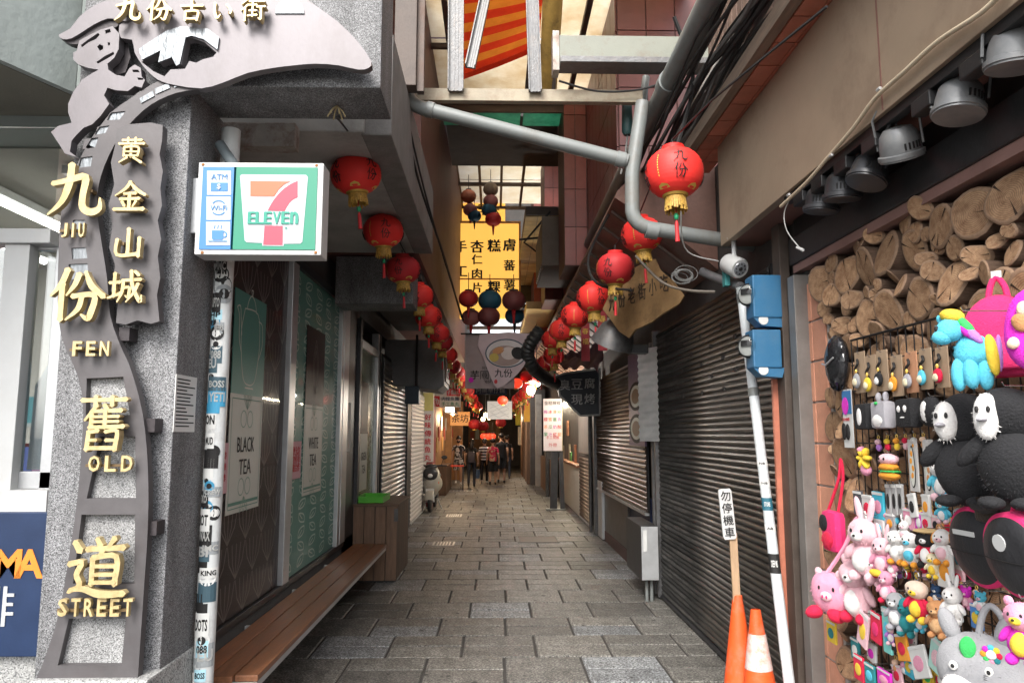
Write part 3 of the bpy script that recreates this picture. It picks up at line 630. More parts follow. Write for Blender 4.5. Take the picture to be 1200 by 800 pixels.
while z < 2.72:
    hgt = rr.uniform(.045, .11); a0 = rr.uniform(-1.45, -.35); a1 = a0+rr.uniform(1.0, 2.1)
    mt = rr.choices([c[0] for c in cols], [c[1] for c in cols])[0]
    if rr.random() < .3:
        cc = axis0.lerp(axis1, (z+hgt/2)/3.27); rad = r0+.0012+.0004*(k % 5); am = (a0+a1)/2; rs = hgt*.5
        mb = MB(); n = 14
        vs = [cc+Vector((rad*math.sin(am), -rad*math.cos(am), 0))]+[cc+Vector((rad*math.sin(am+rs*math.cos(2*math.pi*i/n)/r0), -rad*math.cos(am+rs*math.cos(2*math.pi*i/n)/r0), rs*math.sin(2*math.pi*i/n))) for i in range(n)]
        mb.add(vs, [(0, 1+i, 1+(i+1) % n) for i in range(n)]); s_o = mb.build('sticker', mt, t)
        if rr.random() < .7:
            mb = MB(); vs2 = [cc+Vector(((rad+.0006)*math.sin(am+rs*.5*math.cos(2*math.pi*i/n)/r0), -(rad+.0006)*math.cos(am+rs*.5*math.cos(2*math.pi*i/n)/r0), rs*.55*math.sin(2*math.pi*i/n))) for i in range(n)]
            mb.add(vs2, [tuple(range(n))]); mb.build('emblem', m_paper if mt in (m_ink,) else m_ink, s_o)
    else:
        s_o = patch(a0, a1, z, z+hgt, .0012+.0004*(k % 5)).build('sticker', mt, t)
        if rr.random() < .75:
            wd = words[k % len(words)]; mb = MB(); tmp = MB(); text(tmp, wd, (0, 0, 0), FRONT, h=hgt*.5, w=(a1-a0)*r0*.8, depth=.0004, bold=.03)
            am = (a0+a1)/2; cc = axis0.lerp(axis1, (z+hgt/2)/3.27); rad = r0+.0042
            mb.add([cc+Vector((rad*math.sin(am+p.x/r0), -rad*math.cos(am+p.x/r0), p.z)) for p in tmp.v], tmp.f); mb.build('print', m_paper if mt not in (m_paper,) and mt.name not in ('sticker_sky',) else m_ink, s_o)
    z += hgt*rr.uniform(.35, .85); k += 1

# ------------------------------------------------------------------ tea shop on the left wall
XL = -1.63
zs, zh = .55, 3.08
yA0, yA1, yB0, yB1 = 4.24, P(336, 500, x=XL).y, P(343, 500, x=XL).y, P(397, 500, x=XL).y
yP0, yP1 = P(406, 500, x=XL).y, P(420, 500, x=XL).y
ts = thing('tea_shop', 'tea shop front with brown and teal film windows along the left wall', 'shop front', (XL, 6, 0))
m_film = M('brown_film', (.05,.038,.036), spec=.06, rough=.45, var=.15, scale=3, bump=.0)
m_teal = M('teal_film', (.15,.33,.28), spec=.06, rough=.45, var=.06, scale=3, bump=.0)
m_tealp = M('poster_teal', (.1,.27,.23), spec=.15, rough=.45, var=.06, bump=0)
m_cream = M('poster_cream', (.62,.63,.57), spec=.15, rough=.5, var=.05, bump=0)
MB().box(XL-.3, XL-.02, 4.22, 15, 0, zs).build('stall_riser', m_darkwall, ts)
MB().box(XL-.09, XL, 4.24, yP0, zs-.05, zs).build('sill', m_darksteel, ts, bevel=.004)
MB().box(XL-.09, XL+.0, 4.24, yP0, zh, zh+.07).build('head_frame', m_darksteel, ts)
def mull(y0, y1, mt=None, xx=0): MB().box(XL-.08, XL+.012+xx, y0, y1, zs, zh).build('mullion', mt or m_alu, ts, bevel=.004)
mull(yA1, yB0); mull(yB1, yB1+.1); mull(yB1+.14, yP0)
pA = MB().box(XL-.045, XL-.03, 4.24, yA1, zs, zh).build('window', m_film, ts)
pB = MB().box(XL-.045, XL-.03, yB0, yB1, zs, zh).build('window', m_teal, ts)
MB().box(XL-.028, XL-.026, 4.24, yA1, zs, zh).build('pane', m_glassd, pA)
MB().box(XL-.028, XL-.026, yB0, yB1, zs, zh).build('pane', m_glassd, pB)
# printed film patterns: fans of thin lines on brown, leaf outlines on teal
m_pat = plain('film_pattern_brown', (.17,.14,.13)); m_patt = plain('film_pattern_pale', (.5,.66,.6))
mb = MB(); xx = XL-.0295
def line2(mb, pts, wd, x):
    for (y0, z0), (y1, z1) in zip(pts[:-1], pts[1:]):
        d = Vector((0, y1-y0, z1-z0)); l = d.length
        if l < 1e-6: continue
        n = Vector((0, -d.z, d.y))/l*wd/2
        a, b_ = Vector((x, y0, z0)), Vector((x, y1, z1)); mb.quad(a-n, b_-n, b_+n, a+n)
cw, ch_ = .34, .23
for i in range(6):
    for j in range(11):
        cy0 = 4.26+i*cw-(j % 2)*cw/2; cz0 = zs+j*ch_
        for k in range(-2, 3):
            yy = cy0+k*cw/4.2+cw/2
            if 4.25 < yy < yA1-.01 and 4.25 < cy0+cw/2 < yA1-.01: line2(mb, [(cy0+cw/2, cz0), (cy0+cw/2+k*.06, cz0+.1), (yy, min(zh, cz0+.22))], .011, xx)
mb.build('film_print', m_pat, pA, kind='stuff')
mb = MB(); rr = random.Random(9)
ny, nz = 5, 21
for i in range(ny):
    for j in range(nz):
        cy0 = yB0+.1+(yB1-yB0-.2)*i/(ny-1); cz0 = zs+.08+(zh-zs-.16)*j/(nz-1); an = R(45 if (i+j) % 2 else -45)+rr.uniform(-.15,.15); L_ = .055; ky = 2.7
        for s_ in (-1, 1):
            pts = []
            for q in range(7): tt = q/6*2-1; a_, b2 = tt*L_, s_*.032*(1-tt*tt); pts.append((cy0+ky*(a_*math.cos(an)-b2*math.sin(an)), cz0+a_*math.sin(an)+b2*math.cos(an)))
            line2(mb, pts, .013, xx)
        line2(mb, [(cy0-ky*L_*.8*math.cos(an), cz0-L_*.8*math.sin(an)), (cy0+ky*L_*.3*math.cos(an), cz0+L_*.3*math.sin(an))], .011, xx)
mb.build('film_print', m_patt, pB, kind='stuff')
def poster(y0, y1, za, zb, topm, words, label, pat):
    t = thing('tea_poster', label, 'poster', (XL, (y0+y1)/2, zb), 'tall tea posters on the shop windows')
    zm = za+(zb-za)*.53; x0 = XL-.024
    MB().box(x0, x0+.004, y0, y1, zm, zb).build('upper_panel', topm, t); MB().box(x0, x0+.0035, y0, y1, za, zm).build('lower_panel', m_cream, t)
    b = MB(); d = .03; xx = x0+.0045
    line2(b, [(y0+d, za+d*2), (y1-d, za+d*2)], .02, xx); line2(b, [(y0+d, zm-d), (y1-d, zm-d), (y1-d, za+d), (y0+d, za+d), (y0+d, zm-d)], .006, xx+.0004); b.build('border', plain('poster_green_line', (.12,.28,.22)), t)
    b = MB()
    for k, wd in enumerate(words): text(b, wd, (x0+.004, (y0+y1)/2, za+(zm-za)*(.57-.19*k)), LEFTW, h=(zm-za)*.13, w=(y1-y0)*(.52 if len(wd) > 3 else .36), depth=.001)
    b.build('lettering', m_ink, t)
    b = MB(); cy_, cz_ = (y0+y1)/2, (za+zm)/2; s_ = (y1-y0)
    for sg_ in (1, -1):
        c0 = cz_+sg_*(zm-za)*.29
        for k in (-1, 1): line2(b, [(cy_+k*s_*.1+s_*.085*math.cos(a), c0+s_*.085*math.sin(a)) for a in [2*math.pi*i/14 for i in range(15)]], .008, x0+.0045)
        for k in (-1, 0, 1):
            for e_ in (-1, 1): line2(b, [(cy_+k*s_*.12*q/5+e_*s_*.03*math.sin(math.pi*q/5), c0+sg_*(s_*.1+s_*.16*q/5)) for q in range(6)], .006, x0+.0049)
    b.build('leaf_drawing', plain('poster_leaf', (.25,.38,.3)), t)
    if pat == 'pot':
        b = MB(); c0 = zm+(zb-zm)*.5; u = (y1-y0)*.36; F = lambda x, y_: (cy_+x*u, c0+y_*u)
        line2(b, smooth_line([F(-.55,1.0),F(-.8,.3),F(-.65,-.6),F(-.35,-1.1),F(.4,-1.1),F(.7,-.6),F(.85,.2),F(.6,1.0),F(-.55,1.0)], 4), .009, x0+.0045)
        line2(b, smooth_line([F(-.4,1.0),F(-.25,1.3),F(0,1.45),F(.3,1.3),F(.45,1.0)], 3), .009, x0+.0045); line2(b, [F(0,1.45),F(-.06,1.62),F(.1,1.62),F(.05,1.45)], .009, x0+.0045)
        line2(b, smooth_line([F(-.72,-.3),F(-.95,.1),F(-1.0,.7),F(-1.2,.95)], 3), .009, x0+.0045); line2(b, smooth_line([F(-.75,.2),F(-.85,.6),F(-.95,1.0),F(-1.2,.95)], 3), .009, x0+.0045)
        line2(b, smooth_line([F(.7,.8),F(1.05,.7),F(1.1,.1),F(.75,-.4)], 4), .009, x0+.0045); line2(b, [F(-.3,-1.25),F(.4,-1.25)], .009, x0+.0045)
        b.build('teapot_drawing', m_cream, t)
    else:
        b = MB(); c0 = zm+(zb-zm)*.45; u = (y1-y0)*.3; F = lambda x, y_: (cy_+x*u, c0+y_*u)
        for k in range(3):
            s2 = 1-.25*k
            for e_ in (-1, 1): line2(b, [F(e_*.5*s2*math.sin(math.pi*q/6), -1+2.4*q/6*(1-.1*k)) for q in range(7)], .008, x0+.0045)
        b.build('leaf_sketch', plain('poster_dim_line', (.2,.17,.16)), t)
q = lambda u, v: P(u, v, x=XL)
poster(q(275,450).y, q(312,450).y, q(292,597).z, q(290,342).z, m_tealp, ['BLACK','TEA'], 'tall teal and cream poster reading BLACK TEA on the brown window', 'pot')
poster(q(361,450).y, q(382,450).y, q(370,577).z, q(370,384).z, m_film, ['WHITE','TEA'], 'tall brown and cream poster reading WHITE TEA on the teal window', 'leaf')
for (u0, u1, v0, v1, lb2, nn) in [(252,270,519,579,'pink notice on the brown window half hidden by the stickered pipe','a'), (340,355,517,561,'pink notice on the teal window beside its silver frame','b')]:
    a = q(u0, (v0+v1)/2).y; b2 = q(u1, (v0+v1)/2).y; z0 = q((u0+u1)/2, v1).z; z1 = q((u0+u1)/2, v0).z
    t = thing('pink_notice', lb2, 'notice', (XL, (a+b2)/2, z0), 'pink paper notices on the tea shop windows')
    MB().box(XL-.02, XL-.017, a, b2, z0, z1).build('sheet', m_pinkpaper, t)
    b = MB()
    for k in range(3): text(b, ['未經允許','請勿停車','謝謝合作'][k], (XL-.017, (a+b2)/2, z1-(z1-z0)*(.25+.22*k)), LEFTW, w=(b2-a)*.75, depth=.0008, bold=.01)
    b.build('print', m_redink, t)
# door recess, then green tea window, then shutter
MB().box(XL-.25, XL-.02, yP0, yP1+.02, 0, 3.2).build('door_post', m_darksteel, ts)
yC0, yC1 = P(421, 480, x=XL).y, P(441, 480, x=XL).y
m_greenw = M('green_window_film', (.1,.17,.05), rough=.25, var=.2, scale=2, bump=0)
pC = MB().box(XL-.045, XL-.03, yC0, yC1, zs, 2.75).build('window', m_greenw, ts); MB().box(XL-.028, XL-.026, yC0, yC1, zs, 2.75).build('pane', m_glassd, pC)
mull(yC0-.12, yC0, m_darksteel, .01); mull(yC1, yC1+.13); mull(yC1+.2, yC1+.3, m_darksteel)
MB().box(XL-.09, XL+.005, yC0-.1, yC1+.3, 2.75, 2.85).build('head_frame', m_alu, ts)
t = thing('tea_poster', 'narrow cream GREEN TEA poster on the green window by the door post', 'poster', (XL, yC0+.5, 1), 'tall tea posters on the shop windows')
a, b2 = yC0+.25, yC0+.75; MB().box(XL-.024, XL-.02, a, b2, 1.0, 1.7).build('lower_panel', m_cream, t); MB().box(XL-.024, XL-.0205, a, b2, 1.7, 2.35).build('upper_panel', m_film, t)
b = MB(); text(b, 'GREEN', (XL-.02, (a+b2)/2, 1.42), LEFTW, w=.36, h=.1, depth=.001); text(b, 'TEA', (XL-.02, (a+b2)/2, 1.26), LEFTW, w=.25, h=.1, depth=.001); b.build('lettering', m_ink, t)
# plaque on post
t = thing('plate_plaque', 'small pale plaque on the dark door post of the tea shop', 'plaque', (XL, yP0+.3, 1.75))
MB().box(XL-.02, XL-.012, yP0+.12, yP0+.3, 1.5, 2.05).build('plate', m_paper, t)
# walls and fascia above the windows
MB().box(XL-.3, XL-.05, 4.22, 15, zh+.07, 3.5).build('fascia', m_darkwall, ts)
# ------------------------------------------------------------------ bench
bx0, bx1 = -1.60, P(452, 637, z=.47).x-.0
pn, pf = P(302, 759, z=.47), P(452, 637, z=.47)
y0, y1 = 3.98, pf.y
bt = thing('bench', 'long brown plank bench fixed along the tea shop front', 'bench', (-1.4, 5.8, 0))
nx = -1.27
for k in range(3):
    a = XL+.05+k*.125; MB().box(a, a+.118, y0+.02*k, y1, .44, .472).build('seat_plank', m_wood, bt, bevel=.005)
e = XL+.05+.375
for k in range(4):
    yy = y0+.03+k*1.15
    b = MB(); b.bar((e-.01, yy, .425), (XL-.02, yy, .425), .035, .025); b.bar((e-.02, yy, .415), (XL-.02, yy, .12), .03, .02); b.build('bracket', m_white, bt)
b = MB(); b.box(e-.03, e-.012, y0+.02, y1-.02, .405, .438); b.build('front_rail', m_alu, bt)
# wooden box
q0, q1 = P(425, 682, z=0), P(464, 682, z=0)
xb0, xb1 = q0.x-.1, q1.x; yb = q1.y; zt_ = P(464, 590, y=yb).z; yb2 = yb+1.15
t = thing('wooden_box', 'dark wooden plank box standing at the far end of the bench', 'planter box', ((xb0+xb1)/2, yb, 0))
MB().box(xb0-.05, xb1+.02, yb-.02, yb2+.02, zt_-.03, zt_).build('lid', m_woodbox, t, bevel=.005)
n = 4
for k in range(n):
    a = xb0-.03+(xb1-xb0+.03)*k/n; MB().box(a+.004, a+(xb1-xb0+.03)/n-.004, yb, yb+.025, .02, zt_-.031).build('plank', m_woodbox, t, bevel=.003)
n = 5
for k in range(n):
    a = yb+.027+(yb2-yb-.03)*k/n; MB().box(xb1-.025, xb1, a+.004, a+(yb2-yb-.03)/n-.004, .02, zt_-.031).build('plank', m_woodbox, t, bevel=.003)
MB().box(xb0-.02, xb1-.03, yb+.03, yb2-.01, 0, zt_-.04).build('carcass', m_black, t)
b = MB(); b.box(xb1-.035, xb1+.01, yb-.01, yb-.002, zt_-.2, zt_-.06); b.build('hasp', m_iron, t)
a = P(432, 590, y=yb+.3)
t = thing('plastic_crate', 'flat bright green plastic tray on top of the wooden box', 'tray', (xb0+.2, yb+.4, zt_))
b = MB(); X0, X1, Y0_, Y1_ = xb0-.02, xb0+.3, yb+.1, yb+.7; b.box(X0, X1, Y0_, Y1_, zt_+.001, zt_+.012)
for (x0, x1, ya, yb_) in [(X0,X1,Y0_,Y0_+.015),(X0,X1,Y1_-.015,Y1_),(X0,X0+.015,Y0_+.015,Y1_-.015),(X1-.015,X1,Y0_+.015,Y1_-.015)]: b.box(x0, x1, ya, yb_, zt_+.012, zt_+.07)
b.build('tray_body', m_greenfelt, t)
# ------------------------------------------------------------------ buildings left and right, upper storeys
m_maroon = M('maroon_tile', (.16,.042,.036), rough=.35, var=.2, scale=4, bump=.05, rv=.12, dirt=(.06,.03,.03), dirt_amt=.4, dscale=2)
m_maroonwall = M('maroon_render', (.13,.05,.042), rough=.6, var=.25, scale=3, bump=.25, bscale=50, dirt=(.04,.03,.028), dirt_amt=.5)
m_brownwall = M('brown_beam', (.1,.075,.062), rough=.6, var=.2, scale=2, bump=.15, dirt=(.04,.03,.026), dirt_amt=.5)
m_rustbar = M('rusty_steel', (.13,.1,.085), rough=.65, metal=.3, var=.3, bump=.2, dirt=(.1,.04,.02), dirt_amt=.5)
m_pvc = M('grey_pvc', (.2,.215,.21), rough=.45, var=.08, scale=4, bump=.05, dirt=(.16,.13,.1), dirt_amt=.55, dscale=5)
m_galv = M('galvanised', (.14,.14,.142), rough=.45, metal=.5, var=.25, scale=16, bump=.25, bscale=70, dirt=(.18,.15,.13), dirt_amt=.5, dscale=12)
m_greybeam = M('grey_green_beam', (.23,.24,.2), rough=.55, var=.1, scale=3, bump=.1, dirt=(.15,.06,.03), dirt_amt=.6, dscale=2.5)
m_creambar = M('cream_angle', (.34,.29,.21), rough=.6, var=.15, scale=8, bump=.1, dirt=(.2,.12,.07), dirt_amt=.6, dscale=7)
m_roofsheet = translucent('roof_sheet', (.95,.9,.78), (.74,.62,.44), .82, 1.2, .4)
m_skysheet = translucent('skylight_sheet', (.97,.95,.88), (.85,.78,.64), .85, 1.1, .3)
m_greensheet = translucent('green_sheet', (.2,.5,.36), (.1,.3,.22), .7, 3, .4)
m_cable = M('black_cable', (.018,.017,.017), rough=.6, var=.3, bump=0)
m_cableg = M('grey_cable', (.16,.16,.155), rough=.6, var=.3, bump=0)

t = thing('left_building', 'grey concrete building over the tea shop with a deep soffit and maroon wall', 'building', (-2.6, 7, 0))
OFF['left_building'] = Vector((-2.6, 7, 0))
w = MB(); w.box(-3.2, XL-.301, 7.4, 46, 0, 3.46); w.build('ground_floor_wall', m_darkwall, t)
w = MB(); w.box(-3.2, -.78, 4.23, 7.2, 3.47, 3.62); w.build('balcony_slab', m_concrete, t, bevel=.01)
w = MB(); w.box(-.80, -.62, 4.25, 7.19, 3.46, 4.1); w.build('balcony_edge', M('concrete_edge', (.2,.19,.18), rough=.8, var=.2, bump=.3, bscale=60), t, bevel=.01)
w = MB(); w.box(-3.2, -.76, 7.25, 18.6, 3.47, 9.5); w.build('overhang_wall', m_maroonwall, t)
w = MB(); w.box(-3.2, -.85, 18.7, 46, 3.47, 5.3); w.build('rear_wall', m_darkwall, t)
w = MB(); w.box(-3.2, -1.6, 4.4, 7.2, 3.63, 9.5); w.build('upper_wall', m_maroonwall, t)
w = MB(); w.box(-1.59, -.82, 7.3, 7.75, 2.98, 3.46); w.build('granite_lintel', m_granite2, t, bevel=.006)
w = MB(); w.box(-1.59, -.8, 7.9, 12, 3.36, 3.46); w.build('soffit', m_darkwall, t)
a = P(262, 143, y=4.1); b_ = P(345, 172, y=4.1)
t = thing('rusty_lintel', 'pale rust-stained steel plate under the balcony above the store sign', 'plate', ((a.x+b_.x)/2, 4.1, a.z))
MB().box(a.x-.12, b_.x, 4.1, 4.2, b_.z, a.z).build('plate', m_rust, t, bevel=.004)
# brown square column hanging at the roof edge with the pipe behind it
a = P(466, 60, y=5.0); b_ = P(491, 102, y=5.0)
t = thing('roof_post', 'dark brown square steel post rising to the roof above the diagonal pipe', 'post', (a.x, 5.3, b_.z))
MB().box(a.x-.02, b_.x-.02, 4.97, 5.1, b_.z, 6.22).build('post', m_brownwall, t, bevel=.004)
MB().box(b_.x-.018, b_.x+.03, 5.02, 5.08, b_.z-.02, 6.22).build('flange', m_rustbar, t)
a2 = P(485, 118, y=5.4); b2 = P(752, 118, y=5.4)
t = thing('cream_angle_bar', 'long cream steel bar spanning the alley below the striped awning', 'beam', (0, 5.4, a2.z))
MB().box(a2.x, b2.x, 5.36, 5.42, P(600,121,y=5.4).z, P(600,107,y=5.4).z).build('bar', m_creambar, t, bevel=.003)
a = P(655, 82, y=5.3); b_ = P(797, 47, y=5.3)
t = thing('grey_steel_beam', 'short grey-green steel beam with a rusty end above the pipes', 'beam', ((a.x+b_.x)/2, 5.3, a.z))
MB().box(a.x, b_.x+.5, 5.25, 5.36, a.z+.05, b_.z).build('web', m_greybeam, t, bevel=.004)
MB().box(a.x, b_.x+.5, 5.17, 5.36, a.z, a.z+.045).build('lower_flange', m_galv, t, bevel=.003)
MB().box(a.x-.05, a.x-.002, 5.24, 5.37, a.z-.03, b_.z+.03).build('end_plate', m_rust, t)
def channel(p, q, w, label, grp='galvanised channels holding the awning'):
    t = thing('galvanised_channel', label, 'channel', p, grp)
    d = (q-p).normalized(); side = Vector((1, 0, 0)); side = (side-d*side.dot(d)).normalized(); n = d.cross(side)
    b = MB(); b.bar(p, q, w, .012, n) ; b.build('web', m_galv, t)
    b = MB()
    for s_ in (-.42, -.12, .12, .42): b.bar(p+side*s_*w-n*.006, q+side*s_*w-n*.006, .012, .012, n)
    for s_ in (-1, 1): b.bar(p+side*s_*w/2-n*.02, q+side*s_*w/2-n*.02, .008, .05, n)
    b.build('flange', m_galv, t)
channel(P(534, 107, y=5.33), P(535, -40, y=5.33), .11, 'upright galvanised channel left of the striped awning')
channel(P(551, 80, y=5.3), P(577, -40, y=5.5), .07, 'slanting galvanised channel crossing the striped awning')
channel(P(627, 108, y=5.33), P(622, -40, y=5.33), .09, 'upright galvanised channel right of the striped awning')
# striped awning
t = thing('striped_awning', 'orange and red striped canvas awning under the roof sheets', 'awning', P(590, 40, y=6.2))
pa, pb, pc, pd = P(540, 88, y=7.4), P(632, 52, y=7.4), P(640, -60, y=5.7), P(540, -60, y=5.7)
m_or, m_rd = translucent('awning_orange', (.95,.34,.05), (.85,.28,.04), .65, 5, .2), translucent('awning_red', (.85,.07,.025), (.75,.05,.02), .65, 5, .2)
n = 13
for k in range(n):
    mb = MB(); f0, f1 = k/n, (k+1)/n
    A0, A1, B0, B1 = pa.lerp(pd, f0), pa.lerp(pd, f1), pb.lerp(pc, f0), pb.lerp(pc, f1)
    sag = lambda p, i, m: p+Vector((0, 0, -.012*math.sin(math.pi*i/m)))
    m_ = 8
    for i in range(m_): mb.quad(sag(A0.lerp(B0, i/m_), i, m_), sag(A0.lerp(B0, (i+1)/m_), i+1, m_), sag(A1.lerp(B1, (i+1)/m_), i+1, m_), sag(A1.lerp(B1, i/m_), i, m_))
    mb.build('stripe', m_or if k % 2 else m_rd, t)
mb = MB(); mb.sheet(lambda a, b: (pa.lerp(pb, a)+Vector((0, .0, -.06*b-.012*math.sin(math.pi*a)))), 24, 2); mb.build('valance', m_rd, t)
a, b_ = P(646, 78, y=6.0), P(650, -60, y=5.6)
t = thing('ochre_canvas', 'rolled ochre canvas hanging beside the striped awning', 'canvas', a)
mb = MB(); m_ochre = M('ochre_canvas', (.42,.26,.06), rough=.8, var=.25, scale=7, bump=.4, bscale=22, dirt=(.12,.08,.03), dirt_amt=.7, dscale=6)
mb.tube([a+Vector((0,.4,-.02)), a.lerp(b_, .5)+Vector((0,.1,.01)), b_], [.08,.085,.09], 14); mb.build('roll', m_ochre, t, smooth=True)
mb = MB(); mb.tube([a+Vector((.04,.4,-.12)), b_+Vector((.06,0,-.08))], .02, 8); mb.build('pole', m_rustbar, t)

# roof over the alley
rt = thing('alley_roof', 'translucent weathered sheet roof on steel bars over the alley', 'roof', (0, 7.5, 6.3))
Z1 = 6.3
xs_ = [-2.2, -1.2, -.55, .42, 1.0, 1.95]
for i in range(5):
    for (ya, yb2) in [(4.9,6.55),(6.6,8.2),(8.25,9.6)]:
        MB().box(xs_[i]+.02, xs_[i+1]-.02, ya, yb2, Z1, Z1+.008).build('sheet', m_roofsheet, rt)
for i in range(6): MB().box(xs_[i]-.03, xs_[i]+.03, 4.9, 9.65, Z1-.07, Z1-.002).build('rafter', m_rustbar, rt)
for yy in (4.9, 6.57, 8.22, 9.63): MB().box(-2.2, 1.95, yy-.025, yy+.025, Z1-.13, Z1-.071).build('purlin', m_rustbar, rt)
for x0, x1 in [(-.75,-.36),(-.32,.35),(.39,1.1)]: MB().box(x0, x1, 9.7, 10.35, Z1-.15, Z1-.142).build('green_sheet', m_greensheet, rt)
MB().box(-.75, 1.2, 10.36, 12.4, Z1+.0, Z1+.05).build('dark_sheet', m_darkwall, rt)
MB().box(-.75, 1.2, 9.66, 9.7, Z1-.25, Z1-.1).build('purlin', m_rustbar, rt)
t2 = thing('skylight', 'pale skylight of framed sheets above the yellow sign', 'skylight', (0, 14, 6.9))
Z2 = 6.9
xs2 = [-.76, -.32, .12, .56, 1.2]
for i in range(4):
    for (ya, yb2) in [(12.4,13.6),(13.65,14.8),(14.85,16.4)]: MB().box(xs2[i]+.02, xs2[i+1]-.02, ya, yb2, Z2, Z2+.008).build('sheet', m_skysheet, t2)
for i in range(5): MB().box(xs2[i]-.025, xs2[i]+.025, 12.4, 16.45, Z2-.06, Z2-.002).build('rafter', m_rustbar, t2)
for yy in (12.4, 13.62, 14.82, 16.42): MB().box(-.76, 1.2, yy-.03, yy+.03, Z2-.13, Z2-.061).build('purlin', m_rustbar, t2)
t3 = thing('dark_roof', 'dark solid roof covering the far half of the alley', 'roof', (0, 30, 5.2))
MB().box(-.84, 1.3, 18.76, 19.0, 4.9, 5.0).build('deck', m_darkwall, t3); MB().box(-.84, 1.3, 24.6, 46, 4.9, 5.0).build('deck', m_darkwall, t3)
for yy in range(19, 40, 3): MB().box(-.84, 1.3, yy, yy+.1, 4.8, 4.899).build('purlin', m_rustbar, t3)
# wall above the yellow sign
t = thing('gable_panel', 'dark gable panel closing the roof above the yellow sign', 'panel', (0, 18.64, 5))
MB().box(-.76, 1.3, 18.64, 18.75, 5.01, 9).build('panel', m_darkwall, t)

# right building
t = thing('right_building', 'maroon tiled building on the right with a rusty hood over the shutters', 'building', (2.6, 10, 0))
XU = 1.25
w = MB(); w.box(XU, 3.2, 7.2, 18.6, 3.95, 9.5); w.box(XU+.05, 3.2, 18.6, 40, 3.95, 5.3); w.build('upper_wall', m_maroonwall, t)
w = MB(); w.box(1.86, 3.2, 4.3, 46, 0, 3.94); w.build('ground_floor_wall', m_darkwall, t)
rr = random.Random(2)
tl = MB(); tw, th_ = .3, .62
tm = None
for i in range(20):
    for j in range(9):
        yy = 7.21+i*tw; zz = 3.97+j*th_
        if yy > 13: continue
        if tm is None: tm = MB().box(-.018, 0, .006, tw-.006, .006, th_-.006).build('tile', m_maroon, t).data; ob = [o for o in t.children if o.name.startswith('tile')][0]
        else: ob = bpy.data.objects.new('tile', tm); C.objects.link(ob); ob.parent = t
        ob.location = (XU-2.6+0, yy-10, zz)
for i in range(6):
    for j in range(9):
        ob = bpy.data.objects.new('tile', tm); C.objects.link(ob); ob.parent = t; ob.rotation_euler = (0, 0, math.pi/2)
        ob.location = (XU-2.6+(i+1)*.3, 7.2-10, 3.97+j*th_)
# first tile mesh was built relative to the building base
tmoff = Vector((2.6, 10, 0))
for v_ in tm.vertices: v_.co += tmoff
for (ya, yb2, xx, z0) in [(9.6,10.5,.92,3.9),(13.2,14.3,.9,4.1),(17,18.3,.9,4.0)]:
    MB().box(xx, XU-.02, ya, yb2, z0, 9.3).build('pilaster', m_maroonwall, t)
    for j in range(10):
        z = z0+.01+j*.52
        for k in range(2):
            MB().box(xx+.005+k*(XU-.03-xx)/2, xx+(k+1)*(XU-.03-xx)/2-.005, ya-.014, ya-.001, z, z+.51).build('tile', M('pink_tile', (.27,.075,.062), rough=.35, var=.15, scale=5, bump=.05, rv=.2), t)
MB().prism([(XU+.0, 6.0, 3.94), (1.02, 6.0, 3.72), (1.0, 6.0, 3.66), (XU+.3, 6.0, 3.3), (1.85, 6.0, 3.05), (1.85, 6.0, 3.94)], (0, 13, 0)).build('hood', M('rusty_hood', (.19,.095,.07), rough=.6, var=.3, scale=3, bump=.4, bscale=30, dirt=(.05,.035,.03), dirt_amt=.6), t)
for k in range(24):
    yy = 6.3+k*.5; b = MB(); b.bar((1.015, yy, 3.63), (1.72, yy, 3.1), .035, .02); b.build('hood_rib', m_rustbar, t)
MB().box(.72, 1.24, 10.9, 12.6, 4.2, 4.95).build('window_box', m_darkwall, t)
b = MB()
for k in range(9): b.box(.7, .72, 10.95+k*.18, 11.07+k*.18, 4.25, 4.9)
b.box(.7, 1.2, 10.86, 10.899, 4.2, 4.95); b.build('window_box_louvre', m_brownwall, t)
m_och = M('ochre_tile', (.5,.36,.14), rough=.5, var=.2, scale=6, bump=.05, rv=.15)
MB().box(.52, 1.2, 12.45, 18.6, 5.45, 5.6).build('eave', m_brownwall, t)
for i in range(20):
    for j in range(3): MB().box(.525+j*.22, .735+j*.22, 12.5+i*.3, 12.785+i*.3, 5.43, 5.449).build('tile', m_och, t)
MB().box(.62, 1.2, 14.5, 18.5, 4.15, 4.3).build('lower_ledge', m_och, t)

# iron bracket by the yellow sign
t = thing('iron_bracket', 'black iron bracket fixed to the right wall beside the yellow sign', 'bracket', (.8, 13, 5))
b = MB(); b.tube([(.95,12.4,5.5),(.5,12.6,5.0),(.95,12.4,4.6)], .02, 6); b.tube([(.95,12.4,5.05),(.42,12.6,5.05)], .02, 6); b.build('arm', m_black, t)
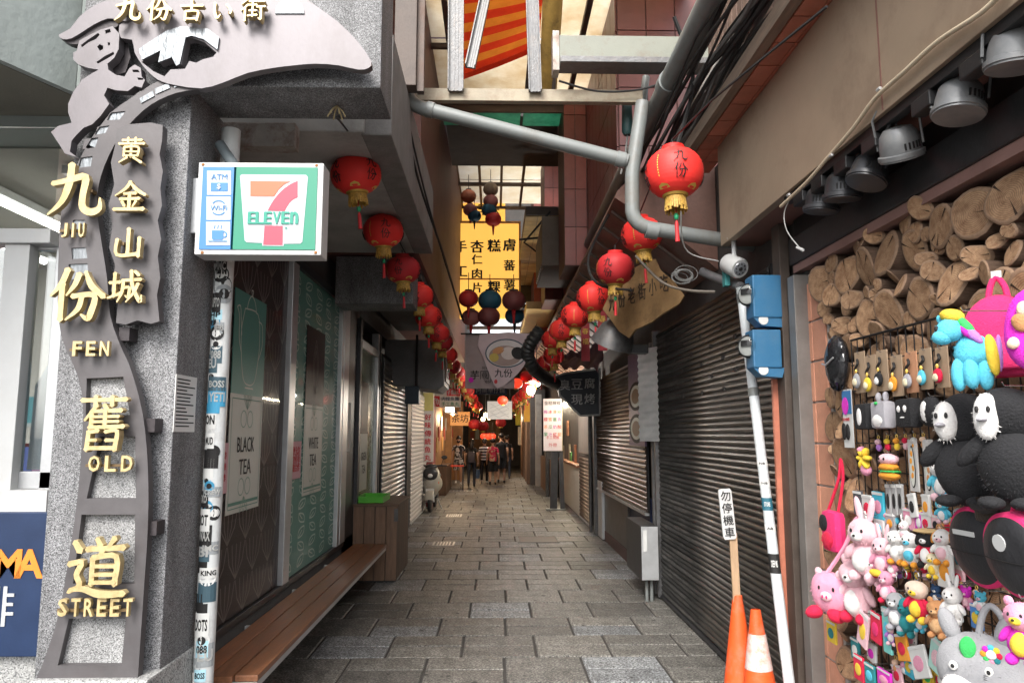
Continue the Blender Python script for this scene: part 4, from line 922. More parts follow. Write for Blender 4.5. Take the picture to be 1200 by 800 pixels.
# yellow light box
ys = 15.8
a = P(500, 372, y=ys); b_ = P(608, 262, y=ys)
t = thing('yellow_sign', 'glowing yellow light box with black Chinese characters high across the alley', 'sign', ((a.x+b_.x)/2, ys, a.z))
zmid = P(575, 327, y=ys).z
m_yel = lit('yellow_light_box', (1, .55, .1), .34)
MB().box(a.x, b_.x, ys, ys+.2, zmid+.015, b_.z).build('upper_panel', m_yel, t); MB().box(a.x, b_.x, ys, ys+.2, a.z, zmid-.015).build('lower_panel', m_yel, t)
fr = MB(); fr.box(a.x, b_.x, ys-.01, ys+.2, b_.z, b_.z+.05); fr.box(b_.x, b_.x+.04, ys-.01, ys+.2, a.z, b_.z+.05); fr.box(a.x, b_.x, ys-.012, ys+.2, zmid-.0145, zmid+.0145); fr.build('frame', M('sign_frame_orange', (.5,.2,.04), rough=.5), t)
for (ch, u, v, h_) in [('杏',559,289,15),('仁',559,304,12),('肉',559,321,13),('片',559,337,12),('糕',579,288,15),('粿',579,336,14),('膚',597,287,15),('蕃',597,311,13),('薯',597,334,13),('手',540,289,14),('工',540,318,12)]:
    text(MB(), ch, P(u, v, y=ys), FRONT, h=h_/FPX*ys, depth=.005, bold=.06).build('character', m_ink, t)
a3 = P(540, 262, y=ys+.6); b3 = P(592, 232, y=ys+.6)
t = thing('yellow_upper_sign', 'second glowing yellow panel seen above the yellow light box', 'sign', ((a3.x+b3.x)/2, ys+.6, a3.z))
MB().box(a3.x, b3.x, ys+.6, ys+.7, a3.z, b3.z).build('panel', m_yel, t)
for k, ch in enumerate('古早味'): text(MB(), ch, P(553+13*k, 246, y=ys+.6), FRONT, h=14/FPX*ys, depth=.005, bold=.02).build('character', m_ink, t)
MB().box(a3.x, b3.x, ys+.58, ys+.72, b3.z, b3.z+.12).build('blue_cap', plain('pale_blue_cap', (.4,.45,.6)), t)

# ------------------------------------------------------------------ lanterns
m_lant = M('lantern_red', (.88,.045,.038), rough=.5, var=.06, scale=5, bump=.06, bscale=25, spec=.3)
m_lantd = M('lantern_red_worn', (.52,.03,.035), rough=.55, var=.1, scale=5, bump=.06, bscale=25, spec=.3)
m_lantm = M('lantern_red_faded', (.72,.04,.04), rough=.55, var=.12, scale=4, bump=.08, bscale=25, spec=.3)
m_fringe = M('gold_fringe', (.5,.3,.06), rough=.6, var=.4, scale=60, bump=.4)
m_goldl = plain('gold_line', (.75,.5,.1), .4)
m_tas = plain('red_tassel', (.5,.02,.025)); m_bead = plain('green_bead', (.02,.32,.14), .4)
LRX, LRZ = .165, .135
def lant_prof(ribs=13, r=LRX, h=LRZ):
    pr = []
    n = ribs*2
    for i in range(n+1):
        t = -1+2*i/n; z = t*h*.93; rr_ = r*(1-abs(t)**2.4*.62)**.5 if False else r*math.sqrt(max(.0, 1-(abs(t)*.9)**2.2))
        pr.append((rr_*(1.0 if i % 2 == 0 else .957), z))
    return pr
def lrad(z): t = z/(LRZ*.93); return LRX*math.sqrt(max(0, 1-(abs(t)*.9)**2.2))
def make_lantern(mat, label, grp, chars=True, loc=(0,0,0)):
    t = thing('red_lantern', label, 'lantern', (0, 0, 0), grp)
    MB().lathe(lant_prof(), n=28).build('body', mat, t, smooth=80)
    MB().lathe([(.062,.118),(.064,.15),(.058,.152),(.056,.12)], n=20, cap=False).build('collar', mat, t, smooth=40)
    MB().lathe([(.075,-.122),(.066,-.138),(.05,-.14)], n=20).build('base_ring', M('lantern_gold_rim', (.55,.36,.08), rough=.4, metal=.4), t, smooth=40)
    fb = MB(); n = 30
    for k in range(n):
        a = 2*math.pi*k/n; r_ = .058; x, y = math.cos(a)*r_, math.sin(a)*r_; fl = .07+.012*math.sin(k*2.7)
        tx, ty = -math.sin(a)*.006, math.cos(a)*.006
        fb.add([(x-tx, y-ty, -.14), (x+tx, y+ty, -.14), (x*1.12+tx*.8, y*1.12+ty*.8, -.14-fl), (x*1.12-tx*.8, y*1.12-ty*.8, -.14-fl), (x*.8-tx, y*.8-ty, -.14), (x*.8+tx, y*.8+ty, -.14), (x*.95+tx, y*.95+ty, -.14-fl*.95), (x*.95-tx, y*.95-ty, -.14-fl*.95)], [(0,1,2,3),(7,6,5,4),(0,3,7,4),(1,5,6,2),(3,2,6,7)])
    fb.build('fringe', m_fringe, t)
    MB().tube([(0,0,-.14),(0,0,-.3)], .003, 5).build('cord', m_tas, t)
    MB().ell((0,0,-.245), (.014,.014,.02), 10, 6).build('bead', m_bead, t, smooth=True)
    tb = MB(); tb.lathe([(.006,-.27),(.011,-.285),(.012,-.36),(.0135,-.385)], n=8); tb.build('tassel', m_tas, t)
    if chars:
        for k in range(4):
            a0 = k*math.pi/2
            for ch, zc_ in (('九',.045),('份',-.04)):
                mb = MB()
                brush(mb, ch, None, None, .078, .0012, fn=lambda x, y, d: Vector(((lrad(zc_+y)+.0015+d)*math.cos(a0+x/LRX), (lrad(zc_+y)+.0015+d)*math.sin(a0+x/LRX), zc_+y)), wk=.8)
                mb.build('character', m_ink, t)
            a1 = a0+math.pi/4; gl = MB()
            if k % 2 == 0:
                for q in range(9):
                    z0_, z1_ = -.06+q*.014, -.06+q*.014+.009
                    vs2 = [Vector(((lrad(z)+.002)*math.cos(a1+s*.02), (lrad(z)+.002)*math.sin(a1+s*.02), z)) for z, s in ((z0_,-1),(z0_,1),(z1_,1),(z1_,-1))]
                    gl.add(vs2, [(0,1,2,3)])
                gl.build('gold_writing', m_goldl, t)
            ga = MB(); vs2 = [Vector(((lrad(z)+.002)*math.cos(a1+s), (lrad(z)+.002)*math.sin(a1+s), z)) for z, s in ((-.112,-.32),(-.112,.32),(-.098,.22),(-.09,0),(-.098,-.22))]
            ga.add(vs2, [(0,1,2,3,4)]); ga.build('gold_leaf', m_goldl, t)
    MB().tube([(0,0,.15),(0,0,.2)], .005, 6).build('hook', m_cable, t)
    return t
rr = random.Random(8)
Ls = [P(417,205,y=4.75), P(449,271,y=5.95), P(472,316,y=6.85), P(491,347,y=7.9), P(502,371,y=8.9), P(513,391,y=9.9)]
zz = Ls[-1].z; yy = 9.9
while yy < 24.5:
    yy += 1.05+.02*(yy-9); zz -= .035
    Ls.append(Vector((-.8+.014*(yy-10), yy, max(zz, 2.35)+.05*math.sin(yy*1.3))))
Rs = [P(790,203,y=3.95), P(752,275,y=5.62), P(721,315,y=6.15), P(695,349,y=7.1), P(674,370,y=8.1), P(659,387,y=9.1), P(648,398,y=10.1)]
yy, zz = 10.1, Rs[-1].z
while yy < 21: yy += 1.15+.03*(yy-10); zz -= .05; Rs.append(Vector((.93-.03*(yy-10), yy, max(zz, 2.3)+.05*math.sin(yy))))
base_l = make_lantern(m_lant, 'x', 'g')
used_first = False
turn = {0: -.35, 1: .9, 2: .1, 3:.5}
def place(o, p, a, k, label, grp, mat):
    o['label'] = label; o['group'] = grp; o.location = p; o.rotation_euler = (rr.uniform(-.09,.09), rr.uniform(-.09,.09), a); o.scale = (rr.uniform(.97,1.03),)*2+(rr.uniform(.94,1.06),)
    if k > 1 and rr.random() < .55:      # sun-worn paper
        for ch in o.children:
            if ch.name.startswith(('body', 'collar')): ch.material_slots[0].link = 'OBJECT'; ch.material_slots[0].material = m_lantd if rr.random() < .45 else m_lantm
first = True
for row, name, grp in ((Ls, 'left', 'red lanterns strung along the left shops'), (Rs, 'right', 'red lanterns strung along the right shutters')):
    for i, p in enumerate(row):
        if first: o = base_l; first = False
        else: o = copy_tree(base_l)
        a = {('left',0): math.pi/4-math.pi/2+.05+math.pi/4*0, ('left',1): .25, ('left',2): -.15, ('right',0): -.02, ('right',1): .2}.get((name, i), rr.uniform(-.7,.7))
        if i == len(row)-1: lab = 'farthest red paper lantern of the row along the %s' % ('tea shop side' if name == 'left' else 'shuttered right side')
        elif name == 'left': lab = '%s red lantern from the granite pillar in the row on the tea shop side' % ORD[i]
        else: lab = '%s red lantern from the security camera in the row on the shuttered side' % ORD[i]
        if (name, i) == ('right', 0): lab = 'largest red lantern, hanging under the cables above the grey pipe elbow'
        if (name, i) == ('left', 0): lab = 'largest red lantern of the left row, beside the store sign'
        place(o, p, a-math.pi/2 if False else a, i, lab, grp, m_lant)
# hanging cables of the two rows
def cable(pts, r, name, label, mat=None, n=5):
    o = MB().tube(pts, r, n).build(name, mat or m_cable, None, smooth=True); tag(o, label, 'cable'); return o
cable(smooth_line([tuple(Vector((P(395,112,y=YP+.2).x, YP+.2, zb-.06)))]+[tuple(p+Vector((0, 0, .2))) for p in Ls], 3), .006, 'lantern_cable', 'black cable carrying the red lanterns on the tea shop side')
cable(smooth_line([(1.25, 2.6, 3.3)]+[tuple(p+Vector((0, 0, .2))) for p in Rs], 3), .006, 'lantern_cable', 'black cable carrying the red lanterns on the shuttered side')
# faded and coloured lanterns in front of the yellow sign
pal = {'faded orange': (.5,.16,.08), 'dusty grey': (.3,.22,.15), 'dark blue': (.02,.1,.16), 'faded pink': (.42,.15,.14), 'dull maroon': (.2,.05,.05), 'bright red': (.55,.03,.03)}
clust = [(575,222,14,.3,'dusty grey','uppermost of the stack by the skylight'),(575,236,14,.3,'faded pink','second in the stack by the skylight'),(573,246,14,.3,'dark blue','third in the stack by the skylight'),(578,257,14,.32,'bright red','lowest of the stack above the yellow sign'),
         (549,230,13,.28,'faded orange','against the maroon wall edge by the skylight'),(551,246,13,.26,'faded pink','under the orange one at the maroon wall edge'),(556,253,13,.25,'dark blue','beside the maroon wall edge above the yellow sign'),
         (574,352,11,.36,'dark blue','in front of the lower edge of the yellow sign'),(602,352,11,.36,'dull maroon','at the lower right corner of the yellow sign'),(549,350,11,.3,'bright red','at the lower left corner of the yellow sign'),
         (573,371,11,.34,'dull maroon','hanging right below the dark blue one under the yellow sign'),(603,370,11.3,.3,'dark blue','hanging below the maroon one at the yellow sign corner'),(552,372,11.3,.3,'faded pink','hanging just above the bowl banner, next to the maroon wall')]
for i, (u, v, y, dia, cn, where) in enumerate(clust):
    p = P(u, v, y=y); mt = M('lantern_'+cn.replace(' ', '_'), pal[cn], rough=.6, var=.15, scale=5, bump=.1, bscale=25)
    t = thing('old_lantern', '%s round lantern %s' % (cn, where), 'lantern', p, 'old coloured lanterns hanging before the yellow sign')
    k = dia/2/LRX
    MB().lathe([(p.x*0+r_*k, z*k*1.02) for r_, z in lant_prof(9)], c=p, n=18).build('body', mt, t, smooth=80)
    MB().lathe([(.06*k,.12*k),(.062*k,.15*k)], c=p, n=12).build('collar', m_black, t)
    tb = MB(); tb.tube([p+Vector((0,0,-.13*k)), p+Vector((0,0,-.32*k))], [.03*k,.012*k], 7); tb.build('tassel', m_tas if cn != 'dark blue' else m_ink, t)
    MB().tube([p+Vector((0,0,.15*k)), p+Vector((0,0,.4))], .006, 5).build('hook', m_cable, t)

# ------------------------------------------------------------------ pipes and cables overhead
def pipe(pts, r, name, label, mat, parts=True, joints=()):
    t = thing(name, label, 'pipe', pts[0])
    MB().tube(pts, r, 14).build('pipe', mat, t, smooth=True)
    for j in joints:
        a, b_ = Vector(j[0]), Vector(j[1]); MB().tube([a, b_], r*1.16, 14).build('coupling', mat, t, smooth=40)
    return t
YPP = 5.2
pp = lambda u, v, y=YPP: P(u, v, y=y)
def elbow(a, b, c, k=5, rad=.12):
    a, b, c = Vector(a), Vector(b), Vector(c); p = b+(a-b).normalized()*rad; q = b+(c-b).normalized()*rad
    return [tuple(p.lerp(b, t).lerp(b.lerp(q, t), t)) for t in [i/k for i in range(k+1)]]
A_ = [pp(472,-30), pp(477,122), pp(746,194), pp(738,264), pp(915,292)]
diag = [tuple(A_[0])]+elbow(A_[0], A_[1], A_[2])+[tuple(pp(735,189))]
pipe(diag, .052, 'diagonal_pipe', 'grey drain pipe running diagonally across the alley under the roof', m_pvc, joints=[(pp(500,128), pp(508,130)), (pp(722,186), pp(732,188.5))])
vert = [tuple(pp(753,120))]+elbow(pp(753,120), pp(741,200), A_[3], rad=.05)+elbow(A_[2], A_[3], A_[4], rad=.16)+[tuple(A_[4])]
pipe(vert, .052, 'elbow_pipe', 'grey drain pipe that drops and bends right above the shutters', m_pvc, joints=[(pp(757,269), pp(771,271.5))])
pipe([(1.25, y, 4.2) for y in (1.5, 4, 7, 11)], .078, 'overhead_pipe', 'thick grey pipe running along the alley high on the right', m_pvc, joints=[((1.25,5.0,4.2),(1.25,5.12,4.2))])
pipe([(1.6, y, 4.28) for y in (2, 4, 6, 8)], .055, 'overhead_pipe', 'thinner pale pipe above the tiled ledge at upper right', M('pale_pvc', (.45,.43,.4), rough=.5, var=.1, dirt=(.2,.16,.13), dirt_amt=.5), joints=[((1.6,3.9,4.28),(1.6,4.0,4.28))])
pipe([tuple(pp(757,90,5.6)), tuple(pp(751,140,5.6)), tuple(pp(745,200,5.6)), tuple(pp(738,240,5.6))], .03, 'thin_conduit', 'thin upright grey conduit behind the pipe joint', m_pvc)
a = P(735, 140, y=5.6)
t = thing('float_switch', 'dark teal cylinder hanging beside the pipe joint', 'device', a)
b = MB(); b.lathe([(.018,.16),(.04,.13),(.045,-.1),(.03,-.13)], c=a, n=12); b.build('body', plain('dark_teal', (.03,.08,.08), .5), t, smooth=40)
b = MB(); b.tube([a+Vector((0,0,-.12)), a+Vector((-.02,0,-.3)), a+Vector((-.06,0,-.45))], .008, 6); b.build('lead', m_cableg, t)
rr = random.Random(33)
bund = MB(); grey = MB()
for k in range(22):
    y0 = rr.uniform(2.2, 3.2); y1 = rr.uniform(7.5, 9); x0 = 1.38+rr.uniform(-.1,.16); z0 = 4.1+rr.uniform(-.12,.14)
    pts = []; sg_ = rr.uniform(.02,.14)
    for i in range(15):
        t = i/14; y = y0+(y1-y0)*t; pts.append((x0-.1*t+.03*math.sin(t*9+k), y, z0-.25*t-sg_*math.sin(math.pi*((t*3) % 1))*(1-t*.4)+.02*math.cos(k+t*14)))
    (bund if k % 3 else grey).tube(pts, rr.choice([.006,.009,.012,.016]), 6)
o = bund.build('cable_bundle', m_cable, None, smooth=True); tag(o, 'tangled bundle of black cables sagging along the upper right wall', 'cables', kind='stuff')
o = grey.build('cable_bundle', m_cableg, None, smooth=True); tag(o, 'loose grey cables sagging among the black ones at upper right', 'cables', kind='stuff')
for k, (pts, lab) in enumerate([
    ([pp(790,20,4.6), pp(812,90,4.7), pp(800,150,4.8), pp(786,190,4.7)], 'thick black cable dropping to the largest right lantern'),
    ([pp(655,95,5.25), pp(700,107,5.3), pp(750,105,5.3), pp(790,92,5.2)], 'black cable looping under the grey-green beam'),
    ([pp(468,110,5.0), pp(490,210,5.6), pp(520,300,6.6), pp(541,372,8.0)], 'twisted black cable slanting down past the left overhang'),
    ([pp(471,110,5.0), pp(497,222,5.7), pp(523,312,6.7), pp(543,375,8.0)], 'second black cable twisted along the left overhang'),
    ([pp(803,215,4.6), pp(798,260,4.8), pp(806,295,5.0), pp(842,306,5.1)], 'white thin cable looping to the security camera'),
    ([pp(745,300,5.6), pp(775,330,5.4), pp(805,340,5.2), pp(838,342,5.1)], 'brown flexible conduit sagging under the elbow pipe'),
    ([pp(740,340,5.9), pp(700,332,6.4), pp(690,300,6.6), pp(720,240,6.4)], 'black cable running up past the right lanterns')]):
    cable(smooth_line([tuple(p) for p in pts], 5), [.014,.008,.01,.008,.005,.011,.012][k], 'hanging_cable', lab, [m_cable,m_cable,m_cable,m_cable,plain('white_cable',(.5,.5,.48)),M('brown_conduit',(.12,.1,.08),rough=.6),m_cable][k], 6)
# coil of thin wire
q = P(802, 322, y=5.3); b = MB(); rr = random.Random(4)
for k in range(7): 
    r_ = rr.uniform(.05,.09); ax = rr.uniform(-.4,.4); b.tube([q+Vector((r_*math.cos(2*math.pi*i/14)+ax*.05, .02*k-.06, r_*.7*math.sin(2*math.pi*i/14)+ax*.04)) for i in range(15)], .0028, 5, cap=False)
o = b.build('wire_coil', m_cableg, None); tag(o, 'small tangled coil of thin wire below the elbow pipe', 'wire')
# ------------------------------------------------------------------ right side: fascia, shutters, posts
m_shut = M('shutter_steel', (.066,.064,.062), rough=.42, metal=.55, var=.25, scale=6, bump=.08, bscale=25, rv=.3, dirt=(.2,.185,.17), dirt_amt=.5, dscale=2.2, stretch=(1,.5,1))
m_shut2 = M('shutter_brown', (.14,.105,.085), rough=.4, metal=.6, var=.2, scale=6, bump=.08, bscale=25, rv=.12, stretch=(1,.5,1))
m_shut3 = M('shutter_grey', (.3,.3,.3), rough=.4, metal=.6, var=.15, scale=6, bump=.08, rv=.1)
m_fascia = M('fascia_board', (.32,.24,.17), rough=.55, var=.12, scale=1.5, bump=.12, bscale=30, dirt=(.14,.09,.065), dirt_amt=.6, dscale=1.3)
m_soff = M('red_brown_soffit', (.2,.095,.075), rough=.6, var=.15, scale=2, bump=.1)
XS = 1.75
_SJ = random.Random(61)
def slat_mesh(name, L_, pitch, mat, face):
    """one curved shutter slat along +Y, standing in the plane x=0 and facing -X (face=-1) or +X"""
    mb = MB(); pr = [(0,0),(.006,.004),(.014,pitch*.25),(.016,pitch*.5),(.012,pitch*.8),(.003,pitch*.93),(0,pitch)]
    vs = []
    for yy in (0, L_): vs += [(face*x_, yy, z) for x_, z in pr]
    n = len(pr); mb.add(vs, [(i, i+1, n+i+1, n+i) for i in range(n-1)]+[tuple(range(n)), tuple(reversed(range(n, 2*n)))])
    me = bpy.data.meshes.new(name); me.from_pydata(mb.v, [], mb.f); me.materials.append(mat); me.polygons.foreach_set('use_smooth', [True]*(n-1)+[False, False]); me.update(); return me
def shutter(label, x, y0, y1, z0, z1, pitch, mat, face, grp='roller shutters along the alley', stuff=False, slots=False):
    t = thing('roller_shutter', label, 'shutter', (x, y0, z0), grp)
    me = slat_mesh('slat', y1-y0, pitch, mat, face); n = int((z1-z0)/pitch)
    if stuff:
        mb = MB()
        for k in range(n): mb.add([v.co+Vector((x, y0, z0+k*pitch)) for v in me.vertices], [tuple(p.vertices) for p in me.polygons])
        mb.build('slat', mat, t, smooth=40, kind='stuff')
    else:
        for k in range(n):
            o = bpy.data.objects.new('slat', me); C.objects.link(o); o.parent = t; o.location = (_SJ.uniform(-.002, .002), 0, k*pitch); o.rotation_euler = (_SJ.uniform(-.0012, .0012), 0, _SJ.uniform(-.0012, .0012))
    MB().box(min(x-face*.03, x-face*.01), max(x-face*.03, x-face*.01), y0, y1, z0, z1).build('backing', m_black, t)
    b = MB(); xa, xb_ = sorted((x-face*.02, x+face*.028)); b.box(xa, xb_, y0, y1, z0-.03, z0-.001); b.build('bottom_bar', m_alu if mat is not m_shut else m_darksteel, t)
    if slots:
        b = MB(); rr = random.Random(6)
        for i in range(5):
            for j in range(4): yy = y0+.35+j*.6+(i % 2)*.3; z = z1-.28-i*.12; b.box(x+face*.0125, x+face*.019, yy, yy+.05, z, z+.035)
        b.build('vent_slot', m_ink, t)
    return t
yR1, yR0 = P(775, 600, x=XS).y, 4.62
shutter('wide dark steel roller shutter closed beside the leaning white pipe', XS, yR0, yR1, .05, 2.78, .046, m_shut, -1, slots=True)
t = thing('shutter_rail', 'galvanised guide rail at the far side of the wide dark shutter', 'rail', (XS, yR1, 0))
b = MB(); b.box(XS-.05, XS+.03, yR1+.002, yR1+.05, 0.02, 2.8); b.build('rail', m_galv, t)
b = MB(); b.box(XS-.045, XS+.03, yR1+.19, yR1+.24, 0.02, 2.7); b.build('rail', m_galv, t)
m_foil = M('crumpled_foil', (.85,.86,.86), rough=.35, metal=.3, var=.1, scale=5, bump=1.0, bscale=14)
t = thing('foil_strip', 'crumpled silvery sheet strip between the two right shutters', 'metal strip', (XS, yR1+.12, 1.6))
mb = MB(); rr = random.Random(12)
mb.sheet(lambda a, z: Vector((XS-.03-.15*a+.016*math.sin(z*44+a*5)*math.sin(a*math.pi)+.006*math.sin(z*91), yR1-.12+a*.3, 1.62+z*1.0)), 10, 60); mb.build('sheet', m_foil, t, smooth=True)
MB().box(XS-.01, XS+.05, yR1+.05, yR1+.19, 0.02, 2.7).build('panel', m_alu, t)
yS0, yS1 = P(757, 520, x=XS).y, P(700, 520, x=XS).y
yS0 = max(yS0, yR1+.25)
shutter('brown roller shutter pulled half down above a dark counter opening', XS, yS0, yS1, P(757, 600, x=XS).z, 2.62, .06, m_shut2, -1)
t = thing('counter_opening', 'dark recess with a steel cabinet under the half lowered shutter', 'recess', (XS, yS0, 0))
MB().box(XS+.02, XS+.1, yS0, yS1, 0, .16).build('kerb', M('maroon_kerb', (.1,.05,.045), rough=.7, var=.2), t)
MB().box(XS+.02, XS+.08, yS0+1.4, yS1-.6, .17, .95).build('cabinet', M('dark_cabinet', (.06,.055,.05), rough=.4, metal=.3), t)
MB().box(XS+.05, XS+.09, yS0+.1, yS0+1.39, .17, .95).build('blue_back', M('dark_blue_sheet', (.01,.02,.07), rough=.5), t)
MB().box(XS-.02, XS+.06, yS1-.58, yS1-.1, .02, .93).build('pale_post', m_alu, t)
t = thing('shutter_rail', 'pale galvanised rail between the half shutter and the low louvred panel', 'rail', (XS, yS1, 0))
MB().box(XS-.06, XS+.04, yS1+.01, yS1+.16, 0.02, 2.75).build('rail', m_galv, t); MB().tube([(XS-.09, yS1+.3, .02), (XS-.09, yS1+.3, 2.9)], .03, 10).build('pipe', m_galv, t, smooth=True)
# purple banner with round dishes
a, b_ = P(737, 415, x=XS-.07), P(755, 415, x=XS-.07); zlo, zhi = P(747, 522, x=XS-.07).z, P(745, 412, x=XS-.07).z
t = thing('purple_banner', 'narrow purple vertical banner with two round dish pictures on the brown shutter', 'banner', (XS-.07, b_.y, zlo))
MB().box(XS-.085, XS-.065, b_.y, a.y, zlo, zhi).build('panel', M('purple_print', (.2,.14,.24), rough=.5, var=.2, scale=6), t)
for zc_ in (.18, .52):
    for r_, mt, l in ((.17, m_ink, .002), (.13, m_cream, .004), (.09, M('dish_brown', (.25,.15,.08)), .006)):
        mb = MB(); c0 = Vector((XS-.085-l, (a.y+b_.y)/2, zlo+(zhi-zlo)*zc_)); h_ = (a.y-b_.y)*.5*r_/.18
        mb.add([c0+Vector((0, h_*math.cos(k*math.pi/12), r_*math.sin(k*math.pi/12))) for k in range(24)], [tuple(reversed(range(24)))]); mb.build('dish', mt, t)
# grey utility box
q = P(752, 680, y=7.75); q2 = P(771, 616, y=7.75)
t = thing('utility_box', 'grey metal utility box standing off the ground between the right shutters', 'utility box', (q.x, 7.75, q.z))
MB().box(q.x, q2.x-.002, 7.75, 8.6, q.z, q2.z).build('cabinet', m_darksteel, t, bevel=.006)
MB().box(q.x+.004, q2.x-.004, 7.735, 7.749, q.z+.006, q2.z-.006).build('door', m_alu, t, bevel=.004)
MB().box(q.x+.02, q.x+.06, 7.732, 7.7345, q2.z-.25, q2.z-.04).build('label', m_paper, t)
for dx in (.07, .12): MB().tube([(q.x+dx, 7.85, -.01), (q.x+dx, 7.85, q.z)], .018, 8).build('conduit', m_pvc, t, smooth=True)
# low louvred shutter + board
yl0, yl1 = P(693, 600, x=XS).y, P(680, 600, x=XS).y
yl0 = max(yl0, yS1+.45)
shutter('short louvred shutter under a plywood board beyond the half shutter', XS, yl0, yl1, .05, P(686, 534, x=XS).z, .07, m_shut2, -1)
t = thing('plywood_board', 'grey plywood board fixed above the short louvred shutter', 'board', (XS, yl0, 1.4)); MB().box(XS-.02, XS+.02, yl0, yl1, P(686, 533, x=XS).z+.03, 2.4).build('board', M('grey_ply', (.2,.18,.155), rough=.7, var=.15), t)
# lit shop
yq0, yq1 = yl1+.05, P(655, 560, x=XS).y
t = thing('snack_shop', 'small lit snack shop with a white counter on the right', 'shop', (XS, yq0, 0))
MB().box(XS-.01, XS+.05, yq0, yq1, .02, 1.0).build('counter_front', M('lit_counter', (.62,.58,.5), rough=.4, var=.05), t)
MB().box(XS-.06, XS+.3, yq0, yq1, 1.0, 1.05).build('counter_top', m_wood, t)
MB().box(XS+.5, XS+.55, yq0, yq1, 1.06, 2.5).build('back_wall', M('cream_wall', (.55,.5,.38), rough=.7), t)
MB().box(XS+.06, XS+.5, yq1-.02, yq1+.02, 0, 2.5).build('side_wall', M('cream_wall2', (.5,.45,.33), rough=.7), t)
rr = random.Random(17)
for k in range(14):
    y_ = yq0+.15+k*(yq1-yq0-.3)/14; w_, h_ = rr.uniform(.12,.3), rr.uniform(.12,.4); z_ = 1.05 if k % 3 else 1.65
    nm = [(.6,.1,.03),(.7,.35,.05),(.1,.3,.1),(.5,.45,.35),(.25,.1,.05)][k % 5]
    MB().box(XS+.05+rr.random()*.2, XS+.3+rr.random()*.1, y_, y_+w_, z_, z_+h_).build('goods', plain('snack_goods%d' % (k % 5), nm), t)
MB().box(XS+.47, XS+.499, yq0+.8, yq1-1.2, 1.5, 2.1).build('poster', plain('orange_poster', (.8,.2,.05)), t)
MB().box(XS+.05, XS+.4, yq0+.2, yq1-.2, 2.46, 2.5).build('lamp', lit('snack_lamp', (1,.86,.62), 40), t)
# far right posts, boards and wooden fronts
t = thing('grey_post', 'grey steel post at the near end of the wooden menu shop', 'post', (1.7, yq1+.2, 0)); MB().box(1.4, 1.66, yq1+.1, yq1+.35, 0, 2.6).build('post', m_darksteel, t)
wf = thing('wooden_shop_front', 'dark wooden shop front with a menu rack far along the right', 'shop front', (1.5, 21, 0))
MB().box(1.5, 1.7, 20.3, 24.6, 0, 1.0).build('counter', m_woodbox, wf); MB().box(1.62, 1.7, 20.3, 24.6, 1.0, 2.6).build('back', m_darkwall, wf)
MB().box(1.35, 1.55, 24.7, 25, 0, 3).build('post', m_concrete, wf)
rr = random.Random(3)
for j in range(5):
    for i in range(4): MB().box(1.60, 1.619, 20.6+i*.42, 20.95+i*.42, 1.2+j*.27, 1.42+j*.27).build('menu_card', [m_paper, plain('menu_red', (.5,.06,.04)), plain('menu_orange', (.7,.3,.06))][(i+j*2) % 3], wf)
MB().box(1.2, 1.7, 25.2, 34, 0, 3.2).build('far_wall', m_darkwall, wf)
for k in range(5): MB().box(1.1, 1.199, 25.6+k*1.5, 25.9+k*1.5, 0, 3.0).build('timber_post', m_woodbox, wf); MB().box(1.17, 1.199, 26+k*1.5, 26.9+k*1.5, 1.1, 2.1).build('notice_board', [plain('wood_board', (.3,.16,.07)), plain('red_board', (.35,.05,.04)), m_cream][k % 3], wf)
for (u0, u1, v0, v1, y, mt, nm, lb) in [(604,610,476,498,22,plain('yellow_print',(.7,.62,.05)),'yellow_strip','bright yellow strip sign hanging far along the right'),(614,621,472,494,21,plain('orange_strip',(.75,.4,.05)),'orange_strip','orange strip sign hanging by the bright bulbs'),(607,611,500,521,22,plain('cream_strip',(.6,.5,.35)),'cream_strip','cream strip sign below the yellow strip')]:
    a, b_ = P(u0, v1, y=y), P(u1, v0, y=y); t = thing('strip_sign', lb, 'sign', (a.x, y, a.z), 'small strip signs far along the right'); MB().box(a.x, b_.x, y, y+.03, a.z, b_.z).build('panel', mt, t, bevel=.003)
    MB().box((a.x+b_.x)/2-.01, (a.x+b_.x)/2+.01, y+.01, y+.02, b_.z, b_.z+.5).build('hanger', m_black, t)
# hanging white menu poster
a, b_ = P(637, 528, y=17), P(658, 467, y=17)
t = thing('menu_poster', 'tall white menu poster with coloured dishes and red and purple characters', 'poster', (a.x, 17, a.z))
MB().box(a.x, b_.x, 17, 17.02, a.z, b_.z).build('sheet', M('menu_white', (.72,.66,.7), rough=.6, var=.03), t)
b = MB(); text(b, '金桔檸檬', ((a.x+b_.x)/2, 17, b_.z-.1), FRONT, w=(b_.x-a.x)*.9, depth=.002, bold=.02); b.build('heading', m_ink, t)
rr = random.Random(2)
for i in range(4):
    for j in range(4):
        c0 = Vector((a.x+(i+.5)*(b_.x-a.x)/4, 17, b_.z-.3-j*.17)); b = MB()
        text(b, '梅檬茶果冰蜜瓜汁凍薑奶紅綠青酸甜'[i*4+j], c0, FRONT, h=.085, depth=.002, bold=.02); b.build('dish_name', [plain('print_purple',(.45,.08,.35)), m_redink, plain('print_orange',(.75,.25,.05)), plain('print_green',(.05,.25,.1))][(i+j) % 4], t)
b = MB(); text(b, '手工現做', ((a.x+b_.x)/2, 17, a.z+.3), FRONT, w=(b_.x-a.x)*.7, depth=.002); text(b, '外帶', ((a.x+b_.x)/2, 17, a.z+.13), FRONT, w=(b_.x-a.x)*.45, depth=.002); b.build('footer', m_redink, t)
t = thing('easel_stand', 'dark stand leaning under the white menu poster', 'stand', (a.x+.3, 17.05, 0))
